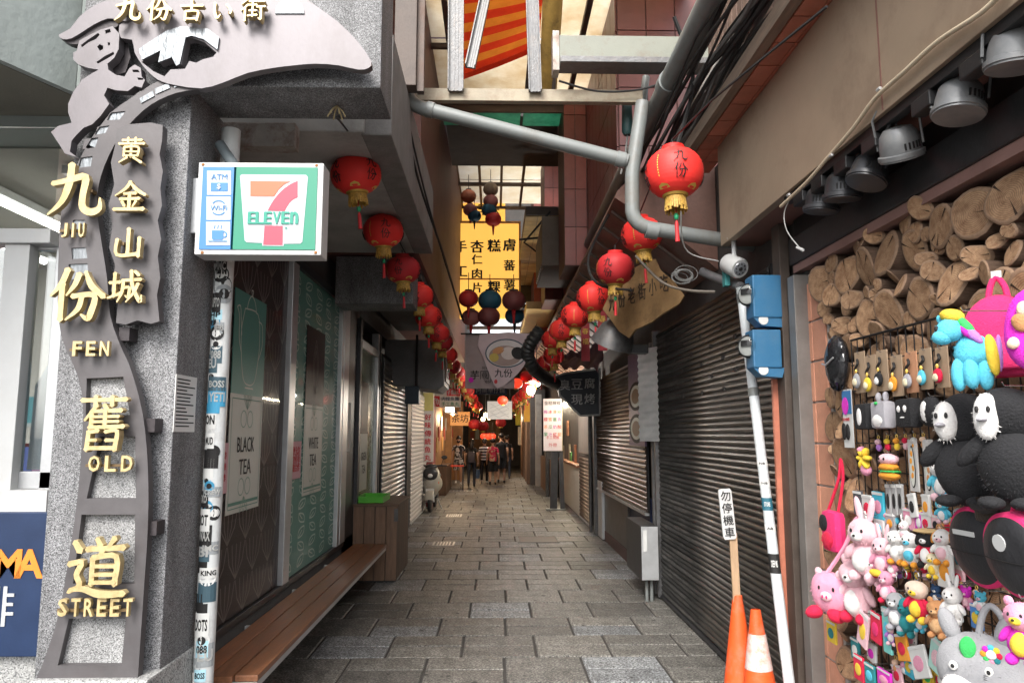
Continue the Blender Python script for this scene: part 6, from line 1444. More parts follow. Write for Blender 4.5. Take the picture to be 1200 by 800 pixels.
# local frame of a hanging toy: faces the alley and a little towards the street mouth
def fr(p, turn=.55):
    f = Vector((-1, -turn, 0)).normalized(); r = Vector((-f.y, f.x, 0)); return f, r, Vector((0, 0, 1))
def animal(label, u, v, x, r_, mats, cat='plush toy', ears='round', name='plush_toy', extra=None, legs=True, hang=True, group=None, turn=.55):
    """soft toy: body, head with muzzle and eyes, ears, arms and legs; r_ is its half height in photo pixels"""
    c = T(u, v, x); s = px(r_, c); t = toy(name, label, cat, c, group)
    f, r, up = fr(c, turn); Mx = Matrix((r, -f, up)).transposed(); W = lambda a, b, d: c+r*a*s+f*b*s+up*d*s
    body, head, belly, accent = mats
    E(t, 'body', W(0, .05, -.3), (.42*s, .36*s, .5*s), body, Mx)
    E(t, 'head', W(0, .1, .45), (.46*s, .4*s, .42*s), head, Mx)
    E(t, 'belly', W(0, .28, -.32), (.27*s, .2*s, .34*s), belly, Mx); E(t, 'muzzle', W(0, .44, .36), (.18*s, .14*s, .13*s), belly, Mx, 12, 8)
    E(t, 'nose', W(0, .58, .4), (.05*s, .04*s, .04*s), m_ink, Mx, 8, 5)
    for a in (-1, 1):
        E(t, 'eye', W(.17*a, .46, .53), (.045*s, .03*s, .06*s), m_ink, Mx, 8, 5)
        if ears == 'round': E(t, 'ear', W(.33*a, .06, .83), (.15*s, .08*s, .16*s), head, Mx, 10, 7)
        elif ears == 'long': E(t, 'ear', W(.2*a, 0, 1.1), (.11*s, .07*s, .38*s), head, Mx@ROT(0, .2*a, 0), 10, 8)
        elif ears == 'flop': E(t, 'ear', W(.46*a, .1, .4), (.1*s, .14*s, .3*s), accent, Mx@ROT(0, -.25*a, 0), 10, 8)
        E(t, 'arm', W(.44*a, .16, -.12), (.13*s, .14*s, .3*s), body, Mx@ROT(0, -.6*a, 0), 10, 8)
        if legs: E(t, 'leg', W(.26*a, .26, -.78), (.17*s, .24*s, .17*s), accent, Mx, 10, 8)
    if extra: extra(t, W, s, Mx)
    b = MB(); b.obox(W(.4, .1, -.62), (.004, .16*s, .22*s), Mx); b.build('care_tag', m_paper, t)
    if hang: hookwire(c+up*s*.95, 'hook', t)
    return t
# kraft cards with charms
m_kraft = M('kraft_card', (.42,.3,.2), rough=.8, var=.1, scale=12, bump=.05)
kc = [(1008,436,'pale grey charm',LG),(1021,440,'yellow square charm',YL),(1034,434,'black soot-like charm',BK),(1051,440,'orange and brown charm',OR),(1068,436,'grey charm with cream belly',GY),(1085,432,'grey and blue charm',BL),(1104,430,'red figure charm',RD)]
for i, (u, v, nm, mt) in enumerate(kc):
    c = T(u, v, 1.765); h = px(24, c); w = h*.8
    t = toy('charm_card', 'kraft card holding a %s, on the upper row of the grid' % nm, 'keychain card', c, 'kraft cards with charms on the grid')
    MB().box(c.x, c.x+.004, c.y-w*.62, c.y+w*.62, c.z-h, c.z+h).build('card', m_kraft if i != 4 else M('orange_card', (.6,.3,.17), rough=.8), t)
    E(t, 'charm', c+Vector((-.02, 0, -h*.42)), (.012, w*.42, h*.36), mt); E(t, 'charm_face', c+Vector((-.03, 0, -h*.5)), (.008, w*.24, h*.2), WH if mt is BK else plush('cream', (.75,.66,.45)))
    MB().tube(smooth_line([tuple(c+Vector((-.012, 0, -h*.1))), tuple(c+Vector((-.018, .012, h*.15))), tuple(c+Vector((-.016, -.012, h*.4))), tuple(c+Vector((-.012, 0, h*.62)))], 3), .006, 6).build('strap', m_ink, t)
    MB().ell(c+Vector((-.02,0,h*.05)), (.006,.006,.01), 8, 5).build('clasp', m_goldl, t)
    hookwire(c+Vector((-.008,0,h*.92)), 'hook', t)
# soft pouches below
def pouch(u, v, r_, mt, label, face, square=True, ears=False, x=1.74):
    c = T(u, v, x); s = px(r_, c); t = toy('soft_pouch', label, 'pouch', c, 'soft coin pouches on the second row')
    if square: MB().box(c.x-.03, c.x+.03, c.y-s, c.y+s, c.z-s, c.z+s).build('body', mt, t, bevel=s*.3, smooth=True)
    else: E(t, 'body', c, (.035, s, s*1.05), mt)
    if face == 'oval': E(t, 'pale_patch', c+Vector((-.028, -s*.0, 0)), (.008, s*.38, s*.7), WH)
    elif face == 'eyes':
        for a in (-1, 1): E(t, 'eye', c+Vector((-.03, a*s*.4, s*.3)), (.006, s*.2, s*.24), WH)
        E(t, 'smile', c+Vector((-.03, 0, -s*.3)), (.004, s*.3, s*.06), WH)
    elif face == 'belly':
        E(t, 'belly', c+Vector((-.026, 0, -s*.45)), (.012, s*.75, s*.45), WH)
    if ears:
        for a in (-1, 1): E(t, 'ear', c+Vector((0, a*s*.5, s*1.3)), (.014, s*.16, s*.42), mt)
        E(t, 'leaf', c+Vector((-.032, 0, s*.85)), (.006, s*.2, s*.12), GN)
    hookwire(c+Vector((0,0,s*1.02)), 'hook', t); return t
pouch(1014, 488, 15, BK, 'square black pouch with a white oval patch', 'oval'); pouch(1035, 486, 16, GY, 'grey pouch with two upright ears and a green leaf', 'belly', True, True)
pouch(1065, 484, 17, BK, 'square black pouch with white round eyes', 'eyes'); pouch(1091, 482, 18, BK, 'round black pouch with a white oval patch', 'oval', False)
# shoe insole pack card
c = T(994, 490, 1.79); h = px(34, c)
t = toy('slipper_card', 'white hanging card showing dark slippers under a blue and pink header', 'card', c)
MB().box(c.x, c.x+.004, c.y-h*.3, c.y+h*.38, c.z-h, c.z+h).build('card', m_paper, t); MB().box(c.x-.002, c.x-.0005, c.y-h*.28, c.y+h*.36, c.z+h*.15, c.z+h*.95).build('header', plain('header_blue', (.05,.2,.45)), t)
E(t, 'pink_print', c+Vector((-.003,.02,h*.42)), (.002,h*.25,h*.3), MG)
for a in (-1, 1): E(t, 'slipper', c+Vector((-.006, a*h*.14+.02, -h*.45)), (.008, h*.13, h*.3), m_ink)
b = MB(); text(b, '室內拖鞋', (c.x, c.y+.02, c.z-h*.03), RIGHTW, w=h*.5, depth=.001); b.build('print', m_redink, t)
hookwire(c+Vector((0,0,h)), 'hook', t)
# black plastic wrapped hat
c = T(981, 425, 1.78); s = px(30, c)
t = toy('wrapped_bag', 'black bag wrapped in shiny plastic hanging at the brick jamb', 'bag', c)
b = MB(); rr = random.Random(5); b.ell(c, (.05, s*.75, s*1.08), 24, 16)
for v_ in b.v: v_ += Vector((rr.uniform(-.006,.006),)*3)
b.build('body', M('black_plastic', (.02,.02,.022), rough=.12, spec=.8, var=.3, bump=1.0, bscale=18), t, smooth=True)
b = MB(); b.tube([c+Vector((-.05,s*.5,-.0)), c+Vector((-.062,0,-.012)), c+Vector((-.05,-s*.5,.02))], .005, 6); b.build('band', m_alu, t); hookwire(c+Vector((0,0,s)), 'hook', t)
# third row
c = T(1015, 541, 1.76); s = px(15, c)
t = toy('flower_plush', 'yellow star-shaped plush charm with a pink base', 'plush toy', c)
for k in range(6): a = k*math.pi/3; E(t, 'petal', c+Vector((-.01, .55*s*math.cos(a), .3*s+.5*s*math.sin(a))), (.02, .45*s, .22*s), YL, ROT(a, 0, 0), 10, 6)
E(t, 'base', c+Vector((0,0,-.6*s)), (.025, .5*s, .45*s), PK); E(t, 'knot', c+Vector((-.01,.3*s,.95*s)), (.02,.25*s,.25*s), PK); hookwire(c+Vector((0,0,s)), 'hook', t)
c = T(1042, 545, 1.75); s = px(17, c)
t = toy('burger_plush', 'plush burger with a pink animal on an orange bun', 'plush toy', c)
E(t, 'upper_bun', c+Vector((0,0,-.1*s)), (.035, s, .32*s), OR); E(t, 'lettuce', c+Vector((0,0,-.4*s)), (.036, 1.02*s, .1*s), GN); E(t, 'lower_bun', c+Vector((0,0,-.7*s)), (.035, .95*s, .3*s), OR); E(t, 'pink_animal', c+Vector((0,0,.4*s)), (.035, .95*s, .4*s), PKL)
for a in (-1, 1): E(t, 'eye', c+Vector((-.034, a*s*.3, .45*s)), (.005, .06*s, .1*s), m_ink, None, 8, 5)
hookwire(c+Vector((0,0,.85*s)), 'hook', t)
def insole(u, v, h_, lab, c1):
    c = T(u, v, 1.765); h = px(h_, c); t = toy('sock_pack', lab, 'pack', c, 'clear packs of printed insoles')
    MB().box(c.x, c.x+.006, c.y-h*.3, c.y+h*.3, c.z-h, c.z+h).build('pack', M('pack_white', (.62,.6,.58), rough=.25, var=.05), t)
    b = MB(); b.add([c+Vector((-.003, h*.2*math.cos(a)*(1-.15*math.sin(a)), h*.82*math.sin(a)-h*.05)) for a in [2*math.pi*k/24 for k in range(24)]], [tuple(reversed(range(24)))]); b.build('outline', m_ink, t)
    b = MB(); b.add([c+Vector((-.0045, h*.165*math.cos(a)*(1-.15*math.sin(a)), h*.76*math.sin(a)-h*.05)) for a in [2*math.pi*k/24 for k in range(24)]], [tuple(reversed(range(24)))]); b.build('insole', m_cream, t)
    for k in range(4): E(t, 'printed_fleck', c+Vector((-.005, h*.07*math.sin(k*2.1), h*(.45-.28*k))), (.001, h*.09, h*.12), c1, ROT(.6*math.sin(k*3), 0, 0), 8, 5)
    hookwire(c+Vector((0,0,h)), 'hook', t)
insole(1070, 545, 30, 'clear pack with an orange printed insole', OR); insole(1088, 547, 32, 'clear pack with a brown and grey printed insole', BR)
animal('blue and white long plush seal hanging beside the insole packs', 1106, 560, 1.72, 28, (BL, WH, WH, PKL), ears='none')
# small packets
rr = random.Random(77)
def packet(u, v, w_, h_, mt, label, mt2=None, x=1.76, tilt=0, grp='small packets hanging on the grid'):
    c = T(u, v, x); w, h = px(w_, c)*1.25, px(h_, c); t = toy('small_packet', label, 'packet', c, grp)
    R_ = ROT(tilt, 0, 0); b = MB(); b.obox(c, (.012, w*2, h*2), R_); b.build('sachet', mt, t, bevel=.004)
    if mt2: E(t, 'printed_shape', c+Vector((-.007,0,-h*.1)), (.004, w*.65, h*.5), mt2, R_, 10, 6)
    b = MB(); b.obox(c+R_@Vector((-.007,0,h*.86)), (.002, w*1.9, h*.2), R_); b.build('header', m_paper, t)
    hookwire(c+R_@Vector((0,0,h)), 'hook', t)
for u, v, w_, h_, m1, l, m2 in [(1006,589,8,14,M('clear_dark', (.1,.1,.11), rough=.15),'clear dark packet near the log column',None),(1017,594,9,14,m_paper,'white packet with red print beside the clear dark one',RD),(1030,592,10,16,plain('cyan_pack',(.05,.45,.6)),'cyan triangular packet with pink top',PK),(1042,585,4,18,M('clear_pack', (.4,.4,.4), rough=.15),'first slim hairpin pack in the row of three',m_ink),(1049,585,4,18,M('clear_pack', (.4,.4,.4)),'middle slim hairpin pack in the row of three',m_ink),(1056,585,4,18,M('clear_pack', (.4,.4,.4)),'last slim hairpin pack beside the insole packs',m_ink),
    (1031,618,9,10,m_paper,'white square packet with a blue ring print',BL),(1066,608,9,12,PK,'pink packet with white animals',WH),(1078,611,6,12,MG,'magenta and white packet beside the pink one',WH),(1044,612,8,10,LG,'pale grey packet below the hairpins',OR)]:
    packet(u, v, w_, h_, m1, l, m2)
# plush row
animal('pink plush rabbit with long ears, hanging nearest the brick jamb', 1016, 642, 1.70, 40, (PKL, PKL, WH, PKL), ears='long', group=None)
animal('second pink plush rabbit, smaller, behind the first rabbit', 1036, 652, 1.72, 26, (PK, PKL, PKL, RD), ears='long')
animal('white plush duck with an orange foot in a clear bag', 1052, 640, 1.73, 22, (WH, WH, WH, OR), ears='none'); animal('white plush duck with a blue scarf', 1068, 643, 1.72, 22, (WH, WH, BL, OR), ears='none')
animal('black and cream plush dog wearing a straw hat', 1088, 642, 1.70, 24, (RD, BK, WH, BK), ears='flop', extra=lambda t, W, s, Mx: E(t, 'straw_hat', W(0,.05,.82), (.62*s,.55*s,.12*s), plush('straw', (.6,.42,.2)), Mx))
animal('white plush lamb next to the hat-wearing dog', 1106, 640, 1.70, 23, (WH, WH, PKL, OR), ears='flop')
animal('pale yellow plush chick below the straw hat dog', 1094, 662, 1.69, 16, (plush('cream', (.75,.66,.45)), plush('cream', (.75,.66,.45)), YL, YL), ears='none')
animal('grey plush dolphin toy', 1052, 715, 1.68, 24, (GY, LG, WH, GY), ears='none'); animal('dark teal plush dinosaur', 1064, 722, 1.70, 24, (TE, TE, TE, TE), ears='round')
animal('cream plush chick with a red jacket', 1077, 703, 1.66, 27, (RD, plush('peach', (.8,.6,.48)), YL, YL), ears='none'); animal('light brown plush bear', 1100, 724, 1.64, 24, (BR, BR, plush('tan', (.6,.36,.18)), BR))
animal('white plush bunny hanging upside of the grey rabbit bag', 1118, 708, 1.66, 24, (WH, WH, WH, WH), ears='long'); animal('small blue plush whale below the cream chick', 1079, 727, 1.69, 14, (BL, BL, WH, BL), ears='none')
animal('pink and lilac small plush charm', 1133, 700, 1.70, 14, (PK, MG, PKL, PK)); animal('blue-capped small plush charm', 1150, 706, 1.70, 14, (WH, BL, PKL, BL))
animal('small navy plush charm behind the bear', 1098, 696, 1.72, 12, (plush('navy', (.03,.07,.16)), plush('navy', (.03,.07,.16)), WH, BK))
# pink pig bag with strap and red feet
c = T(974, 694, 1.64); s = px(25, c); f, r, up = fr(c, .7); Mx = Matrix((r, -f, up)).transposed(); W = lambda a, b, d: c+r*a*s+f*b*s+up*d*s
t = toy('pig_bag', 'round pink plush pig bag with crimson trotters on a pink strap', 'bag', c)
E(t, 'body', c, (s, .55*s, .95*s), PK, Mx, 24, 16); E(t, 'snout', W(.05,.52,-.1), (.3*s,.15*s,.22*s), PKL, Mx)
for a in (-1, 1):
    E(t, 'nostril', W(.05+.1*a,.67,-.1), (.05*s,.03*s,.08*s), CR, Mx, 8, 5); E(t, 'eye', W(.05+.35*a,.5,.25), (.07*s,.04*s,.1*s), m_ink, Mx, 8, 6); E(t, 'ear', W(.5*a,.1,.85), (.2*s,.1*s,.28*s), PKL, Mx@ROT(0,.4*a,0)); E(t, 'foot', W(.55*a-.2,.3,-.95), (.42*s,.35*s,.3*s), RD, Mx@ROT(0,.3*a,0))
b = MB(); b.tube(smooth_line([tuple(W(-.2,.2,.7)), tuple(T(990,640,1.7)), tuple(T(1004,607,1.76)), tuple(T(1003,650,1.7)), tuple(W(.8,.1,.5))], 5), [.011]*21, 6); b.build('strap', PK, t)
# big pale pink plush and red purse on a long strap
animal('large pale pink plush cat behind the pig bag', 1006, 690, 1.72, 40, (PKL, PKL, WH, RD))
animal('pink plush crab with a yellow bow and red claws', 1040, 687, 1.70, 20, (PK, PK, PKL, RD), ears='round', extra=lambda t, W, s, Mx: E(t, 'bow', W(-.5,.3,.75), (.4*s,.14*s,.22*s), YL, Mx))
c = T(978, 622, 1.74); s = px(24, c)
t = toy('red_purse', 'red quilted mini purse on a long red strap', 'purse', c)
MB().box(c.x-.04, c.x+.03, c.y-s*.8, c.y+s*.8, c.z-s, c.z+s).build('body', CR, t, bevel=s*.35, smooth=True); E(t, 'round_badge', c+Vector((-.04, s*.35, s*.35)), (.012, s*.42, s*.42), BK); E(t, 'pocket', c+Vector((-.04,-.0,-s*.45)), (.014,s*.6,s*.4), RD)
b = MB(); b.tube(smooth_line([tuple(c+Vector((0,s*.6,s*.9))), tuple(T(983,560,1.77)), tuple(T(985,538,1.79)), tuple(T(988,560,1.77)), tuple(c+Vector((0,-s*.5,s*.95)))], 4), .008, 6); b.build('strap', RD, t)
# pouches and packs at the bottom
packet(975, 740, 9, 12, YL, 'patchwork packet below the pig bag', TE, 1.72)
def pouch2(u, v, w_, h_, mt, m2, lab, tilt=0): packet(u, v, w_, h_, mt, lab, m2, 1.70, tilt, 'zip pouches low on the grid')
pouch2(1012, 737, 9, 20, PKL, YL, 'pink and cream zip pouch leaning beside the red one', .3); pouch2(1027, 735, 9, 17, RD, CR, 'bright red zip pouch', .1); pouch2(1040, 738, 7, 26, plain('mint_strap', (.2,.6,.55)), BL, 'mint green strap packet'); pouch2(1047, 735, 4, 26, m_ink, None, 'slim black strap packet')
pouch2(1058, 758, 10, 15, OR, RD, 'orange and red printed pouch', -.25); pouch2(1078, 775, 14, 18, m_paper, PK, 'white pouch with pink spots', -.35); pouch2(1098, 768, 10, 20, plain('mint_pack', (.45,.72,.65)), PKL, 'mint green triangular pouch by the rabbit bag', .3)
pouch2(1007, 782, 9, 14, RD, YL, 'red and yellow pouch at the bottom of the grid'); pouch2(1020, 790, 9, 12, TE, BL, 'teal pouch at the bottom of the grid'); pouch2(1037, 795, 12, 10, MG, PK, 'magenta pouch at the bottom of the grid'); pouch2(1145, 722, 8, 14, plain('blue_pack', (.08,.25,.6)), YL, 'blue and yellow packet above the grey rabbit bag'); pouch2(1108, 668, 12, 20, m_paper, OR, 'white illustrated card behind the lamb')
for k, (u, v) in enumerate([(1060,672),(1074,674),(1090,676),(1104,680),(1010,726),(1048,676)]):
    c = T(u, v, 1.72); t = toy('key_ring', 'empty steel key ring, %s along the hooks from the brick jamb' % ['third','fourth','fifth','last','first','second'][k], 'key ring', c, 'steel key rings on the hooks')
    b = MB(); b.tube([c+Vector((0,.018*math.cos(a),.018*math.sin(a))) for a in [2*math.pi*i/16 for i in range(17)]], .0025, 5, cap=False); b.build('ring', m_chrome, t); hookwire(c+Vector((0,0,.017)), 'hook', t)
# ------- large bags and dolls on the near side
c = T(1131, 405, 1.5); s = px(46, c); f, r, up = fr(c, .8); Mx = Matrix((r, -f, up)).transposed(); W = lambda a, b, d: c+r*a*s+f*b*s+up*d*s
t = toy('horse_plush', 'sky blue plush horse with a yellow mane and lilac stripe before the pink backpack', 'plush toy', c)
E(t, 'body', W(.15,.0,-.15), (.42*s,.3*s,.42*s), BL, Mx); E(t, 'head', W(-.28,.15,.42), (.34*s,.34*s,.32*s), BL, Mx); E(t, 'muzzle', W(-.42,.32,.22), (.24*s,.22*s,.2*s), BL, Mx)
E(t, 'forelock', W(-.2,.15,.78), (.3*s,.26*s,.18*s), YL, Mx@ROT(0,.2,0)); E(t, 'ear', W(-.5,.05,.7), (.1*s,.07*s,.16*s), BL, Mx@ROT(0,-.5,0))
for k, (mt, a, d) in enumerate([(MG,.12,.35),(plush('lilac', (.45,.2,.6)),.25,.25),(GN,.1,.5)]): E(t, 'mane', W(a,.2,d), (.12*s,.1*s,.32*s), mt, Mx@ROT(0,-.7,0), 10, 7)
for a, b2 in ((-.15,.12),(.15,.16),(.42,.0)): E(t, 'leg', W(a,b2,-.72), (.18*s,.18*s,.4*s), BL, Mx)
E(t, 'tail', W(.62,.08,-.3), (.14*s,.14*s,.5*s), YL, Mx@ROT(0,-.1,0)); E(t, 'tail_stripe', W(.75,.0,-.25), (.08*s,.1*s,.46*s), plush('lilac', (.45,.2,.6)), Mx)
E(t, 'eye', W(-.5,.42,.45), (.05*s,.03*s,.08*s), m_ink, Mx, 8, 6); hookwire(W(0,0,.9), 'hook', t)
c = T(1172, 394, 1.68); s = px(52, c); f, r, up = fr(c, 1.1); Mx = Matrix((r, -f, up)).transposed(); W = lambda a, b, d: c+r*a*s+f*b*s+up*d*s
t = toy('pink_backpack', 'bright crimson pink plush backpack with a loop handle', 'backpack', c)
b = MB(); n = 28; ol = []
for k in range(n):
    a = 2*math.pi*k/n; ca, sa = math.cos(a), math.sin(a); p_ = 2.0 if sa > 0 else 5.0
    ol.append((.72*abs(ca)**(2/p_)*(1 if ca > 0 else -1), .92*abs(sa)**(2/p_)*(1 if sa > 0 else -1)))
layers = [(-.34,.9),(-.28,1),(.2,1),(.32,.94),(.4,.8)]; vs = []
for d, k in layers: vs += [W(x*k, d, z*k) for x, z in ol]
fs = [(i*n+(j+1) % n, i*n+j, (i+1)*n+j, (i+1)*n+(j+1) % n) for i in range(len(layers)-1) for j in range(n)]+[tuple(range(n)), tuple(reversed(range((len(layers)-1)*n, len(layers)*n)))]
b.add(vs, fs); b.build('body', CR, t, smooth=60)
b = MB(); vs = []
for d, k in [(.36,.95),(.46,.95),(.52,.8)]: vs += [W(x*.85*k, d, -.42+z*.42*k) for x, z in ol]
fs = [(i*n+(j+1) % n, i*n+j, (i+1)*n+j, (i+1)*n+(j+1) % n) for i in range(2) for j in range(n)]+[tuple(reversed(range(2*n, 3*n)))]
b.add(vs, fs); b.build('front_pocket', CR, t, smooth=60)
b = MB(); b.tube([W(x*1.0, .1, z*1.0) for x, z in ol+ol[:1]], s*.02, 6); b.build('piping', RD, t, smooth=True)
b = MB(); b.tube(smooth_line([tuple(W(-.18,-.05,.85)), tuple(W(-.12,-.05,1.15)), tuple(W(.0,-.05,1.36)), tuple(W(.15,-.05,1.15)), tuple(W(.2,-.05,.85))], 4), s*.07, 8); b.build('handle', CR, t, smooth=True); b = MB(); b.obox(W(.02,-.05,1.42), (s*.2,s*.12,s*.16), Mx); b.build('handle_tag', m_cream, t)
c = T(1212, 385, 1.55); s = px(48, c); f, r, up = fr(c, 1.1); Mx = Matrix((r, -f, up)).transposed(); W = lambda a, b, d: c+r*a*s+f*b*s+up*d*s
t = toy('magenta_bag', 'magenta plush bag with a brown and cream face at the frame edge', 'bag', c)
E(t, 'body', c, (.62*s,.35*s,.98*s), MG, Mx, 20, 14); E(t, 'brown_patch', W(-.2,.34,.15), (.22*s,.1*s,.24*s), BR, Mx); E(t, 'cream_patch', W(-.42,.28,-.35), (.14*s,.1*s,.14*s), SK, Mx); E(t, 'cream_ear', W(-.1,.35,.45), (.2*s,.1*s,.2*s), SK, Mx); hookwire(W(0,0,1), 'hook', t)
def penguin(label, u, v, x, h_):
    c = T(u, v, x); s = px(h_, c); f, r, up = fr(c, .9); Mx = Matrix((r, -f, up)).transposed(); W = lambda a, b, d: c+r*a*s+f*b*s+up*d*s
    t = toy('penguin_plush', label, 'plush toy', c, 'large black plush penguins')
    E(t, 'head', W(0,.0,.5), (.5*s,.42*s,.48*s), BK, Mx, 24, 16); E(t, 'body', W(.05,-.02,-.42), (.58*s,.44*s,.72*s), BK, Mx, 24, 16)
    E(t, 'face', W(-.22,.34,.46), (.22*s,.17*s,.41*s), WH, Mx); E(t, 'beak', W(-.26,.53,.4), (.09*s,.12*s,.045*s), GY, Mx)
    for a in (-1, 1):
        E(t, 'eye', W(-.24+.09*a,.51,.58), (.035*s,.02*s,.06*s), m_ink, Mx, 8, 6); E(t, 'flipper', W(.5*a,.14,-.12), (.16*s,.16*s,.4*s), BK, Mx@ROT(0,-.75*a,0)); E(t, 'foot', W(.26*a,.3,-1.05), (.22*s,.28*s,.12*s), BK, Mx)
    hookwire(W(0,0,1), 'hook', t)
penguin('large black plush penguin with a white face, left one below the horse', 1131, 522, 1.60, 60); penguin('large black plush penguin with a white face, nearer the frame edge', 1182, 518, 1.55, 66)
def drum(label, u, v, x, r_, deco):
    c = T(u, v, x); s = px(r_, c); f = Vector((-1, -.08, -.12)).normalized(); rt = f.to_track_quat('Z', 'Y').to_matrix(); t = toy('round_bag', label, 'bag', c, 'round black and red bags')
    MB().lathe([(s*.8,-s*.55),(s*.98,-s*.5),(s,-s*.3),(s,s*.1),(s*.9,s*.17)], c=c, n=36, rot=rt).build('side', CR, t, smooth=50)
    MB().lathe([(s*.9,s*.165),(s*.85,s*.22),(s*.55,s*.3),(0,s*.34)], c=c, n=36, rot=rt).build('front', M('bag_black', (.022,.022,.025), rough=.55, var=.3, bump=.2), t, smooth=60)
    up = Vector((0,0,1)); ri = up.cross(f).normalized(); up = f.cross(ri)
    b = MB(); b.tube([c+f*s*.33+ri*s*q-up*s*.15 for q in (-.8,-.4,0,.4,.8)] if False else [c+f*s*(.345-.16*q*q)+ri*s*q-up*s*.12 for q in (-.85,-.6,-.3,0,.3,.6,.85)], s*.012, 6); b.build('seam', m_ink, t)
    pts = {'band': [(-.5,.3),(.25,.3),(.25,.42),(-.5,.42)], 'dot': [(-.15+.2*math.cos(a), .3+.2*math.sin(a)) for a in [2*math.pi*k/16 for k in range(16)]]}[deco]
    b = MB(); b.prism([c+f*s*.31+ri*s*x_+up*s*y_ for x_, y_ in pts], f*s*.03); b.build('white_patch', m_white, t)
    b = MB(); b.tube(smooth_line([tuple(c+up*s*.95-ri*s*.2-f*s*.2), tuple(c+up*s*1.25-f*s*.2), tuple(c+up*s*.95+ri*s*.25-f*s*.2)], 4), s*.05, 8); b.build('handle', CR, t, smooth=True)
drum('round black-fronted bag with red sides and a white band patch', 1150, 640, 1.62, 47, 'band'); drum('round black-fronted bag with a white dot, nearest the frame edge', 1194, 650, 1.54, 50, 'dot')
# grey rabbit bag
c = T(1154, 780, 1.6); s = px(52, c); f, r, up = fr(c, .95); Mx = Matrix((r, -f, up)).transposed(); W = lambda a, b, d: c+r*a*s+f*b*s+up*d*s
t = toy('rabbit_bag', 'big grey plush rabbit bag with a green leaf and flower badge', 'bag', c)
E(t, 'body', W(0,0,-.1), (.95*s,.55*s,.85*s), LG, Mx, 24, 16); E(t, 'belly', W(-.25,.38,-.5), (.55*s,.22*s,.42*s), WH, Mx)
for a in (-1, 1): E(t, 'ear', W(.55*a-.1,.05,.82), (.2*s,.14*s,.36*s), LG, Mx@ROT(0,.35*a,0)); E(t, 'eye', W(.35*a-.15,.52,.02), (.09*s,.04*s,.11*s), WH, Mx); E(t, 'pupil', W(.35*a-.15,.56,.02), (.04*s,.02*s,.05*s), m_ink, Mx, 8, 6)
E(t, 'leaf_badge', W(-.2,.45,.45), (.17*s,.05*s,.24*s), GN, Mx)
for k in range(8): E(t, 'petal', W(.25+.15*math.cos(k*math.pi/4),.45,.38+.15*math.sin(k*math.pi/4)), (.07*s,.03*s,.07*s), [RD,YL,BL,MG,OR,GN,PK,TE][k], Mx, 8, 6)
E(t, 'flower_centre', W(.25,.47,.38), (.1*s,.04*s,.1*s), WH, Mx)
for k in (-1, 0, 1): MB().tube([W(.1,.56,-.1+.04*k), W(.42,.5,-.12+.07*k)], s*.008, 5).build('whisker', m_ink, t)
b = MB(); b.tube(smooth_line([tuple(W(-.1,-.1,.65)), tuple(W(.0,-.15,1.1)), tuple(W(.15,-.2,1.3)), tuple(W(.35,-.2,1.1)), tuple(W(.5,-.15,.6))], 4), s*.075, 8); b.build('handle', LG, t, smooth=True)
animal('hot pink plush doll with a yellow band at the frame corner', 1200, 740, 1.48, 40, (MG, PK, YL, MG), ears='round')
animal('small orange plush carrot doll below the penguins', 1126, 608, 1.66, 15, (OR, LG, OR, OR), ears='none'); animal('pink-footed blue plush bird by the left penguin', 1106, 598, 1.69, 16, (BL, BL, WH, PKL), ears='none')
E2 = None
t = toy('black_bag', 'dark leather bag strap hanging between penguins and round bags', 'bag', T(1178, 598, 1.62)); c = T(1178, 598, 1.62); s = px(22, c)
MB().box(c.x-.06, c.x+.06, c.y-s*1.2, c.y+s*1.2, c.z-s*.7, c.z+s*.7).build('body', M('dark_leather', (.03,.022,.018), rough=.4, var=.3, bump=.2), t, bevel=s*.3, smooth=True)
b = MB(); b.tube([c+Vector((-.065,-s,.01)), c+Vector((-.07,0,.0)), c+Vector((-.065,s,.01))], .012, 6); b.build('strap', m_ink, t)

# rows of tiny charms on the lower hooks
cc_ = [('red', RD, YL), ('white', WH, PK), ('yellow', YL, OR), ('blue', BL, WH), ('pink', PKL, RD), ('green', GN, WH), ('orange', OR, WH), ('lilac', plush('lilac', (.45,.2,.6)), PKL), ('brown', BR, SK)]
for (rn, u0, v0, du, dv, n, x) in [('in the row under the black pouches', 1030, 520, 10.5, -.6, 6, 1.775), ('in the row above the straw-hatted dog', 1040, 606, 10.5, -.8, 7, 1.77), ('in the row under the white ducks', 1044, 668, 10, .6, 9, 1.76), ('by the blue and yellow packet', 1118, 690, 9, 2, 4, 1.73), ('in the lowest row', 1050, 778, 10, 2.5, 7, 1.75)]:
    for k in range(n):
        nm, ma, mb2 = cc_[(k*2+len(rn)) % 9]; c = T(u0+du*k, v0+dv*k, x); s = px(7.5, c)
        t = toy('tiny_charm', '%s tiny %s charm from the brick jamb, %s' % (ORD[k], nm, rn), 'charm', c, 'tiny charms on the hook rows')
        E(t, 'body', c-Vector((0,0,s*.55)), (s*.45,s*.5,s*.62), ma, None, 10, 7); E(t, 'head', c+Vector((-.004,0,s*.3)), (s*.48,s*.52,s*.46), mb2, None, 10, 7)
        b = MB(); b.tube([c+Vector((0,.3*s*math.cos(q),s*1.05+.3*s*math.sin(q))) for q in [2*math.pi*i/10 for i in range(11)]], .0018, 4, cap=False); b.build('ring', m_goldl, t); hookwire(c+Vector((0,0,s*1.3)), 'hook', t)

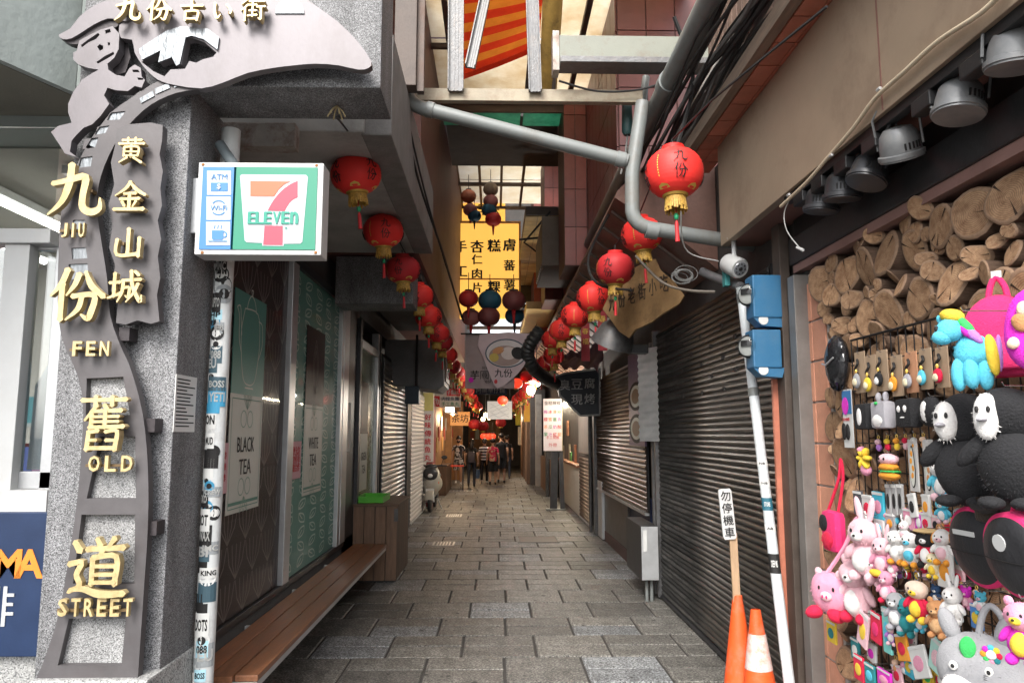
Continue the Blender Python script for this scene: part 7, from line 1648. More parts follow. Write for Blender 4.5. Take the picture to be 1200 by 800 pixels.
# more sachets and small soft toys filling the rack
for k, (u, v, w_, h_, m1, m2, lab) in enumerate([(1012,610,7,11,m_paper,PK,'white and pink packet above the first rabbit'),(1086,612,7,11,m_paper,RD,'white and red packet left of the straw hat dog'),(1098,614,7,10,PKL,BK,'pale pink and black packet above the straw hat dog'),(1112,616,7,11,YL,RD,'yellow and red packet above the lamb'),(1124,652,8,15,m_paper,BL,'tall white card with a blue print by the round bags'),(1124,676,8,12,PKL,RD,'pink card with a red dot by the round bags'),(1066,780,8,12,plain('cyan_pack',(.05,.45,.6)),YL,'cyan and yellow pouch low on the grid'),(1052,790,8,11,PKL,RD,'pale pink pouch with a red heart low on the grid'),(1088,792,9,11,YL,GN,'yellow and green pouch low on the grid'),(1104,796,8,10,RD,WH,'red pouch with a white dot low on the grid'),(1068,746,8,12,WH,PK,'white pouch with a pink dot below the chick'),(1116,744,8,13,PK,WH,'pink pouch with a white dot below the white bunny'),(1003,760,8,12,TE,WH,'teal pouch with a white dot below the pink zip pouch'),(1022,764,8,11,m_paper,MG,'white pouch with a magenta dot below the red zip pouch'),(1070,592,6,14,m_paper,BK,'white card with a black shape under the insole packs'),(1086,592,6,13,m_paper,OR,'white card with an orange shape under the insole packs')]):
    packet(u, v, w_, h_, m1, lab, m2, 1.75, (k*37 % 7-3)*.06)
animal('small pink plush rabbit, third and lowest of the rabbits', 1026, 668, 1.71, 19, (PKL, PK, WH, PKL), ears='long'); animal('tiny pink plush cat squeezed beside the second rabbit', 1046, 662, 1.72, 14, (PK, PK, WH, PKL)); animal('small white plush rabbit hanging above the ducks', 1060, 622, 1.74, 13, (WH, WH, PKL, WH), ears='long'); animal('tiny brown plush dog above the lamb', 1104, 622, 1.74, 11, (BR, BR, SK, BR), ears='flop'); animal('small lilac plush rabbit under the grey dolphin', 1046, 742, 1.7, 14, (plush('lilac', (.45,.2,.6)), PKL, WH, PKL), ears='long')
# ------------------------------------------------------------------ left side beyond the bench
yv0, yv1 = P(447, 480, x=XL).y, P(474, 480, x=XL).y
shutter('tall slatted grey shutter beside the green tea window', XL+.02, yv0, yv1, .1, 2.85, .075, m_shut3, 1, 'roller shutters along the alley')
t = thing('dark_column', 'dark square column beyond the slatted grey shutter', 'column', (XL, yv1, 0))
MB().box(XL-.1, XL+.06, yv1+.03, yv1+.6, 0, 3.3).build('column', m_darksteel, t, bevel=.005)
yw0 = yv1+.65
shutter('white ribbed shutter behind the scooter', XL+.05, yw0, yw0+4.6, .05, 2.6, .08, M('shutter_white', (.52,.5,.5), rough=.5, metal=.3, var=.1, bump=.05, rv=.05), 1)
a, b_ = P(484, 457, y=11.6), P(521, 398, y=11.6)
t = thing('air_conditioner', 'grey boxed air conditioner hood jutting from the left wall above the shutters', 'air conditioner', (a.x, 11.6, a.z))
MB().prism([(XL-.1, 11.6, a.z+.1), (b_.x-.1, 11.6, a.z), (b_.x, 11.6, a.z+.08), (b_.x-.02, 11.6, b_.z-.12), (b_.x-.2, 11.6, b_.z), (XL-.1, 11.6, b_.z)], (0, 1.2, 0)).build('housing', M('ac_grey', (.2,.2,.2), rough=.6, var=.15), t, bevel=.01)
b = MB(); b.box(b_.x-.0, b_.x+.02, 11.75, 12.65, a.z+.15, b_.z-.2); b.build('side_frame', m_woodbox, t)
b = MB(); b.box(b_.x+.02, b_.x+.026, 11.83, 12.57, a.z+.22, b_.z-.27); b.build('side_panel', m_ink, t)
t = thing('small_junction_box', 'small dark blue junction box on the left wall before the scooter', 'junction box', P(486, 462, y=11.4)); q = P(482, 473, y=11.4); q2 = P(491, 452, y=11.4)
MB().box(q.x-.1, q2.x, 11.4, 11.6, q.z, q2.z).build('case', M('dark_blue_box', (.03,.05,.075), rough=.5), t, bevel=.01); MB().tube([(q2.x-.05, 11.5, q2.z), (q2.x-.05, 11.5, q2.z+.8)], .02, 8).build('conduit', m_cable, t)
# vertical fish ball sign
a, b_ = P(494.5, 541, y=16.6), P(508.5, 459, y=16.6)
t = thing('vertical_sign', 'tall white sign with red characters standing above the scooter', 'sign', (a.x, 16.6, a.z))
MB().box(a.x, b_.x, 16.6, 16.68, a.z, b_.z).build('panel', M('sign_cream', (.66,.62,.58), rough=.5, var=.05), t, bevel=.004); MB().box(a.x+.01, b_.x-.01, 16.594, 16.599, b_.z-.42, b_.z-.02).build('yellow_header', plain('header_yellow', (.6,.55,.2)), t)
b = MB()
for k, ch in enumerate('好味傳統魚丸'): text(b, ch, ((a.x+b_.x)/2, 16.6, b_.z-.56-.178*k), FRONT, h=.135, depth=.004, bold=.03)
b.build('lettering', m_redink, t)
MB().box(a.x-.06, a.x, 16.62, 16.66, a.z+.2, a.z+.24).build('bracket', m_black, t); MB().box(a.x-.06, a.x, 16.62, 16.66, b_.z-.24, b_.z-.2).build('bracket', m_black, t)
t = thing('red_door_panel', 'narrow dull red panel behind the tall white sign', 'panel', (XL, 17.5, 0)); MB().box(XL+.02, XL+.2, 17.3, 18.2, .05, 2.5).build('panel', M('dull_red', (.25,.06,.06), rough=.6), t)
# noodle shop horizontal sign
yn = 18.2
a, b_ = P(507, 477, y=yn), P(540, 455, y=yn)
t = thing('noodle_sign', 'hanging white, red and green noodle shop sign facing the street mouth', 'sign', (a.x, yn, a.z))
MB().box(a.x, b_.x, yn, yn+.08, a.z, b_.z).build('panel', M('sign_cream2', (.66,.62,.55), rough=.5, var=.05), t, bevel=.004)
wd, hh = b_.x-a.x, b_.z-a.z
MB().box(a.x+.01, a.x+wd*.25, yn-.006, yn-.001, a.z+hh*.03, a.z+hh*.6).build('red_block', m_redink, t); MB().box(a.x+wd*.5, b_.x-.01, yn-.006, yn-.001, a.z+hh*.6, b_.z-.01).build('red_block', m_redink, t)
b = MB(); text(b, '仔麵店', (a.x+wd*.74, yn-.007, a.z+hh*.79), FRONT, h=hh*.27, depth=.004, bold=.03); text(b, '魚', (a.x+wd*.13, yn-.007, a.z+hh*.3), FRONT, h=hh*.4, depth=.004, bold=.02); b.build('white_lettering', m_white, t)
b = MB(); text(b, '肉燥魚麵', (a.x+wd*.63, yn, a.z+hh*.45), FRONT, h=hh*.22, depth=.004, bold=.02); b.build('navy_lettering', m_navy, t)
b = MB(); text(b, '手工魚丸', (a.x+wd*.63, yn, a.z+hh*.17), FRONT, h=hh*.22, depth=.004, bold=.02); b.build('green_lettering', plain('sign_green', (.03,.2,.08)), t)
b = MB(); b.box(a.x+.1, a.x+.13, yn+.03, yn+.05, b_.z, b_.z+.5); b.box(b_.x-.13, b_.x-.1, yn+.03, yn+.05, b_.z, b_.z+.5); b.build('hanger', m_black, t)
# warm shops on the left
ws = thing('warm_shop', 'warmly lit wooden shop interior far along the left', 'shop', (-1.4, 24, 0))
m_warmwood = M('warm_wood', (.32,.17,.07), rough=.6, var=.25, scale=5)
MB().box(-1.75, -1.6, 20, 33, 0, 3.2).build('back_wall', m_warmwood, ws); MB().box(-1.6, -1.35, 21, 23.5, 0, .8).build('counter', m_woodbox, ws); MB().box(-1.6, -1.4, 24.3, 24.5, 0, 2.7).build('partition', m_warmwood, ws); MB().box(-1.6, -1.2, 28, 28.2, 0, 2.9).build('partition', m_warmwood, ws)
t = thing('red_table', 'small red table standing in front of the warm left shop', 'table', (-1.15, 23.2, 0))
MB().box(-1.4, -.95, 23, 23.4, .7, .74).build('tabletop', plain('table_red', (.5,.05,.03)), t)
for a in (-1.38, -.99):
    for b2 in (23.02, 23.36): MB().box(a, a+.03, b2, b2+.03, 0, .699).build('leg', m_darksteel, t)
rr = random.Random(8)
for k in range(12):
    y_ = 20.3+k*.75; MB().box(-1.59, -1.56, y_, y_+.5, 1.2+.3*(k % 3), 1.6+.3*(k % 3)).build('menu_board', [plain('wood_tag', (.5,.28,.1)), plain('red_tag', (.4,.06,.03)), m_cream][k % 3], ws)
for (u, v, y, s_, nm, lb, mt) in [(527,479,20,.16,'wooden_plaque','bright white lamp box under the noodle sign',lit('warm_lamp', (1,.85,.65), 2.5)),(539,490,24,.42,'glowing_orange_plaque','orange wooden plaque with dark characters beyond the noodle sign',M('glowing_orange_plaque', (.5,.24,.07), rough=.5, var=.1, emit=(.5,.2,.05), es=.25))]:  # the wooden plaque is no lamp; its faint glow is put into the material
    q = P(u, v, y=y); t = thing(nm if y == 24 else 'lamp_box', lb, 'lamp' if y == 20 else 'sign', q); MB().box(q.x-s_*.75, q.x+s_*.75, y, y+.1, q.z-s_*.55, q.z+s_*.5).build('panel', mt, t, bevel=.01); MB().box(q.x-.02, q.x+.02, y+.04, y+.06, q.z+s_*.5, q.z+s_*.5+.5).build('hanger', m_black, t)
    if y == 24: b = MB(); text(b, '茶坊', (q.x, y, q.z), FRONT, h=.26, depth=.005, bold=.02); b.build('lettering', m_ink, t)
# bulbs: two bright ones at the right, a warm cluster at the far left
def bulbs(label, pts, r, mt, power, col):
    p0 = pts[0]; t = thing('light_bulb', label, 'lamp', p0)
    for p in pts:
        MB().ell(p, (r, r, r*1.2), 12, 8).build('bulb', mt, t, smooth=True); MB().lathe([(r*.5,r*1.0),(r*.5,r*1.7)], c=p, n=10).build('socket', m_black, t); MB().tube([p+Vector((0,0,r*1.6)), p+Vector((0,0,1.2))], .008, 5).build('flex', m_cable, t)
    l = bpy.data.lights.new('bulb_light', 'POINT'); l.energy = power; l.color = col; l.shadow_soft_size = .12
    lo_ = bpy.data.objects.new('bulb_light', l); C.objects.link(lo_); lo_.parent = t; lo_.location = Vector((0, -.25, -.1))
m_bulb = lit('bulb_white', (1, .93, .8), 7); m_bulbw = lit('bulb_warm', (1, .75, .4), 5)
bulbs('pair of bright white bulbs hanging before the right shops', [P(622, 457, y=15), P(629, 447, y=15.3)], .085, m_bulb, 40, (1,.93,.85))
bulbs('warm cluster of bulbs over the walkers', [P(569, 486, y=26), P(573, 489, y=26.3), P(566, 491, y=25.7)], .07, m_bulbw, 36, (1,.75,.5))
def shop_light(loc, e, col, label):
    t = thing('ceiling_lamp', label, 'lamp', loc); MB().lathe([(.05,.12),(.16,.0),(.15,-.01)], c=loc, n=14).build('shade', m_darksteel, t, smooth=40); MB().ell(Vector(loc)+Vector((0,0,-.0)), (.06,.06,.06), 10, 6).build('bulb', m_bulbw, t, smooth=True); MB().tube([Vector(loc)+Vector((0,0,.1)), Vector(loc)+Vector((0,0,.9))], .008, 5).build('flex', m_cable, t)
    l = bpy.data.lights.new('lamp_light', 'POINT'); l.energy = e; l.color = col; l.shadow_soft_size = .1; o = bpy.data.objects.new('lamp_light', l); C.objects.link(o); o.parent = t; o.location = (0, 0, -.15)
shop_light((-1.25, 22.2, 2.3), 28, (1,.72,.45), 'dark shaded lamp over the far left counter')
shop_light((-1.2, 30, 2.4), 36, (1,.65,.35), 'dark shaded lamp in the deepest left shop')
shop_light((.9, 31, 2.5), 35, (1,.75,.5), 'dark shaded lamp at the end of the right wall')
# end of the alley: it bends behind a dark shop front
t = thing('end_building', 'dark shop front closing the alley where it bends', 'building', (0, 40, 0))
MB().box(-3, 3, 40, 40.5, 0, 5).build('wall', m_darkwall, t); MB().box(-1.4, .3, 39.8, 39.98, 0, 2.5).build('shop_opening', m_warmwood, t)
for k in range(6): MB().box(-1.3+.27*k, -1.1+.27*k, 39.74, 39.79, 1.2+.2*(k % 2), 1.8+.2*(k % 2)).build('goods_board', [plain('red_tag', (.4,.06,.03)), m_cream, plain('wood_tag', (.5,.28,.1))][k % 3], t)
# --------------------------------------------------- bowl banner
yb = 10.9
F = lambda u, v, d=0: P(u, v, y=yb)+Vector((0, -d, 0))
t = thing('bowl_banner', 'grey-pink cloth banner with a dessert bowl picture folded down across the alley', 'banner', F(588, 392))
m_cl = M('banner_cloth', (.4,.32,.32), rough=.85, var=.12, scale=4, bump=.2, bscale=12); m_cl2 = M('banner_fold', (.66,.53,.56), rough=.85, var=.1, scale=4, bump=.2, bscale=12)
a, b_ = F(545, 455), F(630, 391)
mb = MB(); mb.sheet(lambda p, q: Vector((a.x+(F(603,455).x-a.x)*p, yb+.03+.02*math.sin(p*14)*(1-q), a.z+(b_.z-a.z)*q)), 24, 8); mb.build('cloth', m_cl, t, smooth=True)
fl = [(562,392),(630,392),(624,408),(613,430),(600,444),(583,455),(575,441),(567,420)]
vs_, fs_ = plate([smooth_line(fl, 2, True)], .012, lambda u, v, d: F(u, v, d)); MB().add(vs_, fs_).build('folded_flap', m_cl2, t)
def disc(nm, cu, cv, ru, rv, mt, d, rot=0):
    pts = [(cu+ru*math.cos(x)*math.cos(rot)-rv*math.sin(x)*math.sin(rot), cv+ru*math.cos(x)*math.sin(rot)+rv*math.sin(x)*math.cos(rot)) for x in [2*math.pi*k/28 for k in range(28)]]
    vs_, fs_ = plate([pts], .002, lambda u, v, dd: F(u, v, d+dd)); MB().add(vs_, fs_).build(nm, mt, t)
disc('bowl_rim', 593, 414, 24.5, 17, plain('bowl_blue', (.06,.09,.13)), .014); disc('bowl', 593, 414, 23, 15.5, plain('bowl_white', (.72,.68,.68)), .017); disc('soup', 592, 417, 19, 12, plain('bowl_inner', (.4,.29,.26)), .020)
disc('rice_ball', 596, 414, 9, 7.5, plain('rice', (.72,.63,.6)), .023); disc('yellow_ball', 579, 419, 5.5, 5, plain('yam', (.6,.45,.1)), .026); disc('orange_ball', 584, 411, 7, 4, plain('orange_yam', (.65,.3,.12)), .023, -.3); disc('red_beans', 607, 414, 8, 7, m_ink, .026, .5)
b = MB(); text(b, '芋圓', F(562, 439, -.02), FRONT, h=.13, depth=.003, bold=.02); text(b, 'Fresh', F(570, 446, -.02), FRONT, h=.06, depth=.003); text(b, '阿柑', F(569, 431, -.02), FRONT, h=.05, depth=.003); b.build('lettering', m_ink, t)
b = MB(); text(b, '九份', F(590, 437, .014), FRONT, w=.26, depth=.003, bold=.02); b.build('flap_lettering', m_ink, t)
disc('pink_seal', 552, 445, 3, 3, MG, -.02); disc('red_seal', 581, 447, 2, 2.5, m_redink, .014)
MB().tube([F(540, 391), F(640, 391)], .012, 6).build('rod', m_black, t)
a, b_ = P(556, 462, y=12.5), P(594, 452, y=12.5)
t = thing('dark_board_sign', 'small dark board with pale characters below the bowl banner', 'sign', (a.x, 12.5, a.z)); MB().box(a.x, b_.x, 12.5, 12.55, a.z, b_.z).build('board', m_navy, t); b = MB(); text(b, '阿蘭草仔粿', ((a.x+b_.x)/2, 12.5, (a.z+b_.z)/2), FRONT, h=.09, depth=.004, bold=.02); b.build('lettering', m_paper, t)
MB().tube([(a.x+.05, 12.52, b_.z), (a.x+.05, 12.52, b_.z+.5)], .008, 5).build('hanger', m_black, t); MB().tube([(b_.x-.05, 12.52, b_.z), (b_.x-.05, 12.52, b_.z+.5)], .008, 5).build('hanger', m_black, t)
a, b_ = P(571, 491, y=19), P(600, 470, y=19)
t = thing('white_hanging_sign', 'white hanging sign with a pale landscape drawing over the walkers', 'sign', (a.x, 19, a.z)); MB().box(a.x, b_.x, 19, 19.05, a.z, b_.z).build('board', M('glowing_white', (.6,.6,.58), rough=.6, var=.08, scale=5, emit=(.8,.8,.78), es=.12), t)  # faint glow put into the board's own material
b = MB()
for k in range(5): line2b = [Vector((a.x+.08+(b_.x-a.x-.16)*i/8, 18.996, a.z+.08+.07*k+.03*math.sin(i*1.3+k*2))) for i in range(9)]; b.tube(line2b, .004, 4)
b.build('drawing', plain('pale_grey_line', (.35,.37,.38)), t)
for xx in (a.x+.06, b_.x-.06): MB().tube([(xx, 19.02, b_.z), (xx, 19.02, b_.z+.9)], .008, 5).build('hanger', m_black, t)
# corrugated duct
t = thing('corrugated_duct', 'dark corrugated exhaust hose curving down under the right lanterns', 'duct', P(640, 400, y=10.5))
path = smooth_line([tuple(P(u, v, y=y)) for u, v, y in [(634,386,10.8),(623,400,10.8),(618,415,10.9),(625,431,11.1),(639,443,11.6),(655,451,12.4),(668,457,13)]], 8)
rs_ = [.098+.007*(1 if i % 2 else -1) for i in range(len(path))]
MB().tube(path, rs_, 14).build('hose', M('duct_black', (.04,.042,.042), rough=.45, var=.25, bump=.1), t, smooth=30)
q = path[-1]; MB().lathe([(.13,-.05),(.15,.0),(.15,.1)], c=q, n=16).build('collar', m_galv, t)
# pale canopy cloth behind the right lanterns
t = thing('crumpled_canopy', 'crumpled dark maroon and pale cloth canopy behind the right lanterns', 'canopy', P(690, 425, y=11.5))
p0, p1 = P(655, 418, y=12.2), P(702, 402, y=10.5); rr = random.Random(9)
mb = MB(); mb.sheet(lambda p, q: p0.lerp(p1, p)+Vector((.05*math.sin(q*5), -.25*q, -.42*q*(.4+.6*p)+.03*math.sin(p*23)+.03*math.sin(q*9+p*7))), 20, 10); mb.build('cloth', M('maroon_cloth', (.14,.08,.09), rough=.7, var=.6, scale=3, bump=.4, bscale=12), t, smooth=True)
# small red lanterns far in the alley
m_lr = lit('lit_lantern', (.8,.05,.02), .5)
for k, (u, v, y, r_, lb) in enumerate([(605,449,14,.12,'bright small lantern left of the two white bulbs'),(617,441,14.2,.13,'darker small lantern above the bright bulbs'),(589,469,15.5,.11,'orange glowing lantern on the white hanging sign'),(567,511,27,.13,'small lit lantern, left of three above the walkers'),(572,511,27,.13,'small lit lantern, middle of three above the walkers'),(577,511,27,.13,'small lit lantern, right of three above the walkers'),(587,495,22,.16,'dark red lantern just below the white hanging sign'),(556,497,24,.2,'large dim red lantern right of the orange plaque'),(566,499,24.5,.2,'second large dim red lantern beyond the orange plaque')]):
    p = P(u, v, y=y); t = thing('small_lantern', lb, 'lantern', p, 'small red lanterns deep in the alley'); kk = r_/LRX
    MB().lathe([(a_*kk, z*kk) for a_, z in lant_prof(9)], c=p, n=16).build('body', m_lr if k in (0,2,3,4,5) else m_lantd, t, smooth=80); MB().lathe([(.06*kk,-.16*kk),(.06*kk,-.12*kk)], c=p, n=10).build('base_ring', m_goldl, t); MB().tube([p+Vector((0,0,.1*kk)), p+Vector((0,0,.5))], .006, 5).build('hook', m_cable, t)
# --------------------------------------------------- scooter
p = P(504, 600, z=0); sx_, sy_ = p.x, p.y
t = thing('scooter', 'pale cream motor scooter parked against the left wall facing the street mouth', 'scooter', (sx_, sy_, 0))
m_sc = M('scooter_cream', (.36,.34,.29), rough=.3, var=.05, bump=0); m_sk = M('scooter_black', (.03,.03,.032), rough=.4, var=.2)
V_ = lambda x, y, z: Vector((sx_+x, sy_+y, z))
for yy in (.0, 1.22):
    b = MB(); b.lathe([(.15,-.045),(.2,-.04),(.225,-.02),(.225,.02),(.2,.04),(.15,.045)], c=V_(0, yy, .225), n=24, rot=ROT(0, math.pi/2, 0)); w_o = b.build('wheel', m_sk, t, smooth=40)
    b = MB(); b.lathe([(.14,-.035),(.14,.035)], c=V_(0, yy, .225), n=18, rot=ROT(0, math.pi/2, 0)); b.build('rim', m_alu, w_o, smooth=40)
b = MB(); b.sheet(lambda a, q: V_(.09*math.cos(math.pi*a)*1.0, -.02-.27*math.sin(q*math.pi*.55-.3)*1, .225+.27*math.cos(q*math.pi*.55-.3)+.03*math.sin(math.pi*a)), 8, 8); b.build('front_fender', m_sc, t, smooth=True)
for a in (-1, 1): MB().tube([V_(.075*a, 0, .22), V_(.06*a, .08, .6)], .02, 8).build('fork', m_alu, t, smooth=True)
sec = [(.33,.1,.07),(.42,.16,.01),(.56,.21,-.02),(.72,.215,.0),(.88,.18,.05),(.97,.12,.09)]
b = MB(); vs = []; n = 14
for z_, w_, dy in sec:
    for k in range(n+1): a = math.pi*k/n; vs.append(V_(w_*math.cos(a), .12+dy-.16*math.sin(a)**.8, z_))
b.add(vs, [(i*(n+1)+k, i*(n+1)+k+1, (i+1)*(n+1)+k+1, (i+1)*(n+1)+k) for i in range(len(sec)-1) for k in range(n)]); b.build('front_fairing', m_sc, t, smooth=True)
b = MB(); b.ell(V_(0, -.01, .83), (.165,.085,.15), 16, 10); b.build('black_shield', m_sk, t, smooth=True); b = MB(); b.ell(V_(0, -.09, .79), (.055,.03,.045), 14, 8); b.build('headlight', M('headlight_glass', (.7,.72,.72), rough=.1), t, smooth=True)
for a in (-1, 1): E(t, 'indicator', V_(.15*a, .03, .62), (.035,.03,.06), M('indicator_red', (.6,.12,.05), rough=.2), ROT(0,.3*a,0))
b = MB(); b.ell(V_(0, .12, .98), (.14,.1,.06), 14, 8); b.build('handlebar_cowl', m_sk, t, smooth=True)
b = MB(); b.tube([V_(-.34,.18,1.0), V_(-.15,.12,1.0), V_(.15,.12,1.0), V_(.34,.18,1.0)], .018, 8); b.build('handlebar', m_sk, t, smooth=True)
for a in (-1, 1): b = MB(); b.tube([V_(.22*a,.14,1.0), V_(.27*a,.12,1.15)], .008, 6); b.build('mirror_stem', m_sk, t); E(t, 'mirror', V_(.29*a,.12,1.18), (.065,.015,.045), m_sk)
b = MB(); b.box(sx_-.14, sx_+.14, sy_+.28, sy_+.75, .28, .36); b.build('floorboard', m_sk, t, bevel=.02)
b = MB(); b.ell(V_(0, 1.05, .55), (.19,.5,.2), 18, 12); b.build('rear_body', m_sc, t, smooth=True); b = MB(); b.ell(V_(0, 1.0, .74), (.16,.45,.08), 18, 10); b.build('seat', m_sk, t, smooth=True)
b = MB(); b.box(sx_-.09, sx_+.09, sy_-.165, sy_-.155, .44, .52); b.build('number_plate', m_paper, t)
b = MB(); b.tube([V_(.1,.7,.25), V_(.2,.75,0)], .014, 6); b.build('kickstand', m_alu, t)

# --------------------------------------------------- people
m_skin = M('skin', (.5,.3,.21), rough=.6, var=.06, bump=.05)
def person(label, u, y, h, facing, top, bottom, longpants, hair, stride=.18, hairlen=0, sleeve=True, mask=None, shoe=None, armbend=.15):
    """one continuous skinned body; facing +1 looks at the camera, -1 walks away"""
    g = P(u, 560, y=y); base = Vector((g.x, y, 0)); t = thing('person', label, 'person', base)
    k = h/1.7; V = []; Ee = []; Rr = []; Gg = []
    def add(x, f, z, r_, par, grp):
        V.append(Vector((x*k, -f*facing*k, z*k))); Rr.append(r_*k); Gg.append(grp)
        if par is not None: Ee.append((par, len(V)-1))
        return len(V)-1
    pel = add(0, 0, .95, .115, None, 'b'); wst = add(0, .01, 1.1, .11, pel, 't'); ch = add(0, .02, 1.28, .13, wst, 't'); nk = add(0, .0, 1.43, .07, ch, 't'); n2 = add(0, .015, 1.5, .048, nk, 's'); hd = add(0, .03, 1.58, .085, n2, 's'); hd2 = add(0, .02, 1.66, .075, hd, 's')
    for sd in (-1, 1):
        ft = stride*sd
        sh = add(.17*sd, 0, 1.38, .055, ch, 't'); el = add(.22*sd, -.04+(-ft*.5), 1.12, .04, sh, 't' if sleeve == 'long' else 's'); wr = add(.23*sd, armbend-ft*.8, .9, .028, el, 's')
        pm = add(.235*sd, armbend+.02-ft*.85, .83, .03, wr, 's')
        for fi, (dx, l) in enumerate([(-.024,.065),(-.008,.078),(.008,.075),(.022,.06)]):
            m1 = add(.235*sd+dx*.3, armbend+.03-ft*.85+dx, .83-l*.6, .0095, pm, 's'); add(.235*sd+dx*.3-.008*sd, armbend+.045-ft*.85+dx, .83-l*1.15, .008, m1, 's')
        th1 = add(.235*sd-.03*sd, armbend+.05-ft*.8, .81, .0105, pm, 's'); add(.235*sd-.035*sd, armbend+.065-ft*.8, .775, .009, th1, 's')
        hp = add(.09*sd, 0, .88, .1, pel, 'b'); kn = add(.1*sd, ft*.8+.03, .5, .066, hp, 'b' if longpants else 's'); mid = add(.095*sd, ft*.5, .66, .082 if not longpants else .075, None, 'b')
        Ee.remove((hp, kn)); Ee.append((hp, mid)); Ee.append((mid, kn))
        an = add(.1*sd, ft*1.1-.03, .1+(.05 if ft < 0 else 0), .05 if longpants else .036, kn, 'b' if longpants else 's'); he = add(.1*sd, ft*1.1-.04, .045+(.05 if ft < 0 else 0), .038, an, 'f'); add(.11*sd, ft*1.1+.13, .035, .036, he, 'f')
    me = bpy.data.meshes.new('body'); me.from_pydata(V, Ee, []); ob = bpy.data.objects.new('body', me); C.objects.link(ob)
    sk = ob.modifiers.new('s', 'SKIN'); sk.use_smooth_shade = True
    lay = me.skin_vertices[0].data
    for i, r_ in enumerate(Rr): lay[i].radius = (r_, r_*(.75 if Gg[i] in 'tb' and i < 3 else 1)); lay[i].use_root = (i == 0)
    ob.modifiers.new('u', 'SUBSURF').levels = 1
    dg = bpy.context.evaluated_depsgraph_get(); nm = bpy.data.meshes.new_from_object(ob.evaluated_get(dg))
    bpy.data.objects.remove(ob)
    body = bpy.data.objects.new('body', nm); C.objects.link(body); body.parent = t
    nm.materials.clear()
    mats = {'t': top, 'b': bottom, 's': m_skin, 'f': shoe or m_sk}; keys = list(mats)
    for q in keys: nm.materials.append(mats[q])
    segs = [(V[a], V[b2], Gg[b2], Rr[a]) for a, b2 in Ee]
    for pl in nm.polygons:
        c = pl.center; best = None
        for a, b2, gq, r_ in segs:
            ab = b2-a; tt = max(0, min(1, (c-a).dot(ab)/max(ab.length_squared, 1e-9))); d = (c-(a+ab*tt)).length
            if gq == 's' and sleeve and a.z > 1.3*k and abs(a.x) > .1*k and tt < .62: gq = 't'
            if best is None or d < best[0]: best = (d, gq)
        pl.material_index = keys.index(best[1]); pl.use_smooth = True
    # garments: loose shorts or shirt hem
    wpos = lambda x, f, z: base+Vector((x*k, -f*facing*k, z*k))
    E(t, 'hair', wpos(0, -.015, 1.665), (.098*k, .108*k, .095*k), hair, None, 14, 9)
    if hairlen: E(t, 'long_hair', wpos(0, -.07, 1.665-hairlen*.5), (.09*k, .055*k, hairlen*.62*k), hair, None, 12, 8)
    b = MB(); b.lathe([(.14*k,.9*k),(.15*k,1.0*k),(.14*k,1.15*k),(.165*k,1.3*k)], c=base, n=16, cap=False); b.build('shirt_hem', top, t, smooth=True)
    if not longpants:
        for sd in (-1, 1): b = MB(); b.lathe([(.1*k,.52*k),(.1*k,.7*k),(.085*k,.9*k)], c=base+Vector((.095*sd*k, -stride*sd*.45*facing*k, 0)), n=12, cap=False); b.build('shorts_leg', bottom, t, smooth=True)
    if facing > 0:
        for a in (-1, 1): E(t, 'eye', wpos(.033*a, .108, 1.6), (.012*k,.006*k,.008*k), m_ink, None, 8, 5)
        E(t, 'nose', wpos(0, .12, 1.565), (.014*k,.02*k,.02*k), m_skin, None, 8, 5)
        if mask: E(t, 'face_mask', wpos(0, .085, 1.545), (.065*k,.045*k,.045*k), mask, None, 10, 6)
        else: E(t, 'mouth', wpos(0, .105, 1.53), (.025*k,.008*k,.006*k), m_redink, None, 8, 5)
    for a in (-1, 1): E(t, 'ear', wpos(.085*a, .015, 1.59), (.015*k,.025*k,.032*k), m_skin, None, 8, 5)
    return t, base, k, wpos
m_hair = M('black_hair', (.015,.012,.011), rough=.5, var=.3, bump=.2)
def stripes(name, c1, c2, scale, axis='Z'):
    m = bpy.data.materials.new(name); nt, N, L, B = nodes_of(m); tc = N.new('ShaderNodeTexCoord'); w = N.new('ShaderNodeTexWave'); w.wave_type = 'BANDS'; w.bands_direction = axis; w.inputs['Scale'].default_value = scale; L.new(tc.outputs['Object'], w.inputs['Vector']); r = N.new('ShaderNodeValToRGB'); r.color_ramp.interpolation = 'CONSTANT'; r.color_ramp.elements[0].color = c4(c1); r.color_ramp.elements[1].position = .5; r.color_ramp.elements[1].color = c4(c2); L.new(w.outputs['Fac'], r.inputs['Fac']); L.new(r.outputs['Color'], B.inputs['Base Color']); B.inputs['Roughness'].default_value = .85; return m
def blotch(name, c1, c2, scale):
    m = bpy.data.materials.new(name); nt, N, L, B = nodes_of(m); tc = N.new('ShaderNodeTexCoord'); w = N.new('ShaderNodeTexNoise'); w.inputs['Scale'].default_value = scale; L.new(tc.outputs['Object'], w.inputs['Vector']); r = N.new('ShaderNodeValToRGB'); r.color_ramp.interpolation = 'CONSTANT'; r.color_ramp.elements[0].color = c4(c1); r.color_ramp.elements[1].position = .5; r.color_ramp.elements[1].color = c4(c2); L.new(w.outputs['Fac'], r.inputs['Fac']); L.new(r.outputs['Color'], B.inputs['Base Color']); B.inputs['Roughness'].default_value = .85; return m
m_pat1 = blotch('black_white_print', (.03,.03,.04), (.6,.6,.62), 9); m_blk = plain('black_cloth', (.012,.012,.014), .85); m_dk = plain('dark_denim', (.025,.03,.045), .85); m_str = stripes('striped_cloth', (.03,.03,.05), (.65,.65,.65), 3.2); m_rcl = blotch('red_print', (.5,.03,.08), (.55,.35,.25), 8)
m_wshoe = plain('white_shoe', (.6,.6,.6))
yp_ = 25.5
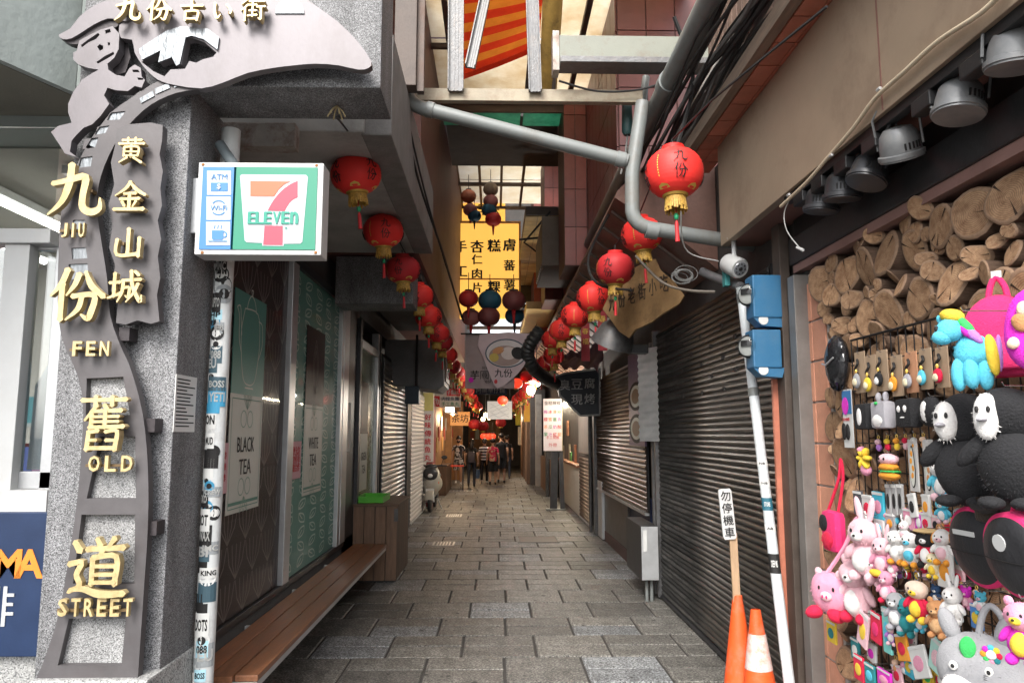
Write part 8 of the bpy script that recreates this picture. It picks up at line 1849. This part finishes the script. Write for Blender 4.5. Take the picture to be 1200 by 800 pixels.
person('person in a black and white patterned shirt and shorts walking towards the street mouth', 537, yp_, 1.58, 1, m_pat1, m_pat1, False, m_hair, .2, 0, True, m_blk, m_wshoe)
_, bs, k, wp = person('person with long dark hair in black walking away with a backpack', 552.5, 24.3, 1.5, -1, m_blk, m_dk, True, m_hair, .1, .3)
tb_ = thing('backpack', 'black backpack worn by the long-haired walker', 'backpack', wp(0, -.2, 1.05)); c = wp(0, -.2, 1.1); MB().box(c.x-.12, c.x+.12, c.y-.09, c.y+.07, c.z-.2, c.z+.16).build('body', plain('dark_pack', (.03,.025,.04)), tb_, bevel=.04, smooth=True)
for a in (-1, 1): MB().tube([c+Vector((.08*a,.06,.14)), c+Vector((.1*a,.2,.3)), c+Vector((.1*a,.32,.2))], .012, 5).build('strap', m_blk, tb_)
_, bs, k, wp = person('person in a navy and white striped shirt walking away', 567.5, yp_+.3, 1.5, -1, m_str, m_blk, True, m_hair, .12, .1, True, None, m_wshoe)
tb_ = thing('yellow_bag', 'small yellow shopping bag carried beside the striped shirt', 'bag', wp(.26, .1, .7)); c = wp(.24, .15, .72); b = MB(); b.box(c.x-.09, c.x+.09, c.y-.05, c.y+.05, c.z-.16, c.z+.1); b.build('sack', plain('yellow_sack', (.65,.42,.08)), tb_, bevel=.02); b = MB(); b.tube([c+Vector((-.06,0,.1)), c+Vector((0,0,.2)), c+Vector((.06,0,.1))], .008, 5); b.build('handle', plain('yellow_sack', (.65,.42,.08)), tb_)
_, bs, k, wp = person('person in black shorts with a red patterned back walking away', 577.5, yp_-.4, 1.5, -1, m_rcl, m_blk, False, m_hair, .14)
person('tall person in a black shirt and shorts walking away beside the red one', 587.5, yp_+.4, 1.68, -1, m_blk, m_blk, False, m_hair, .1)
person('person in dark clothes standing further back by the right wall', 594, yp_+3, 1.6, -1, m_blk, m_dk, True, m_hair, .05)
person('person in a pale shirt standing at the far left counter', 520, 28, 1.5, 1, plain('cream_cloth', (.4,.33,.25)), m_dk, True, m_hair, .05)
tb_ = thing('blue_bin', 'small blue bag on the ground between the walkers', 'bag', P(561, 560, y=26)); q = P(559, 560, z=0); MB().lathe([(.1,0),(.14,.3),(.145,.34)], c=(q.x, q.y, 0), n=14).build('body', plain('blue_plastic', (.08,.14,.25)), tb_, smooth=40); b = MB(); b.tube([(q.x-.1,q.y,.34),(q.x,q.y,.46),(q.x+.1,q.y,.34)], .01, 6); b.build('handle', m_ink, tb_)
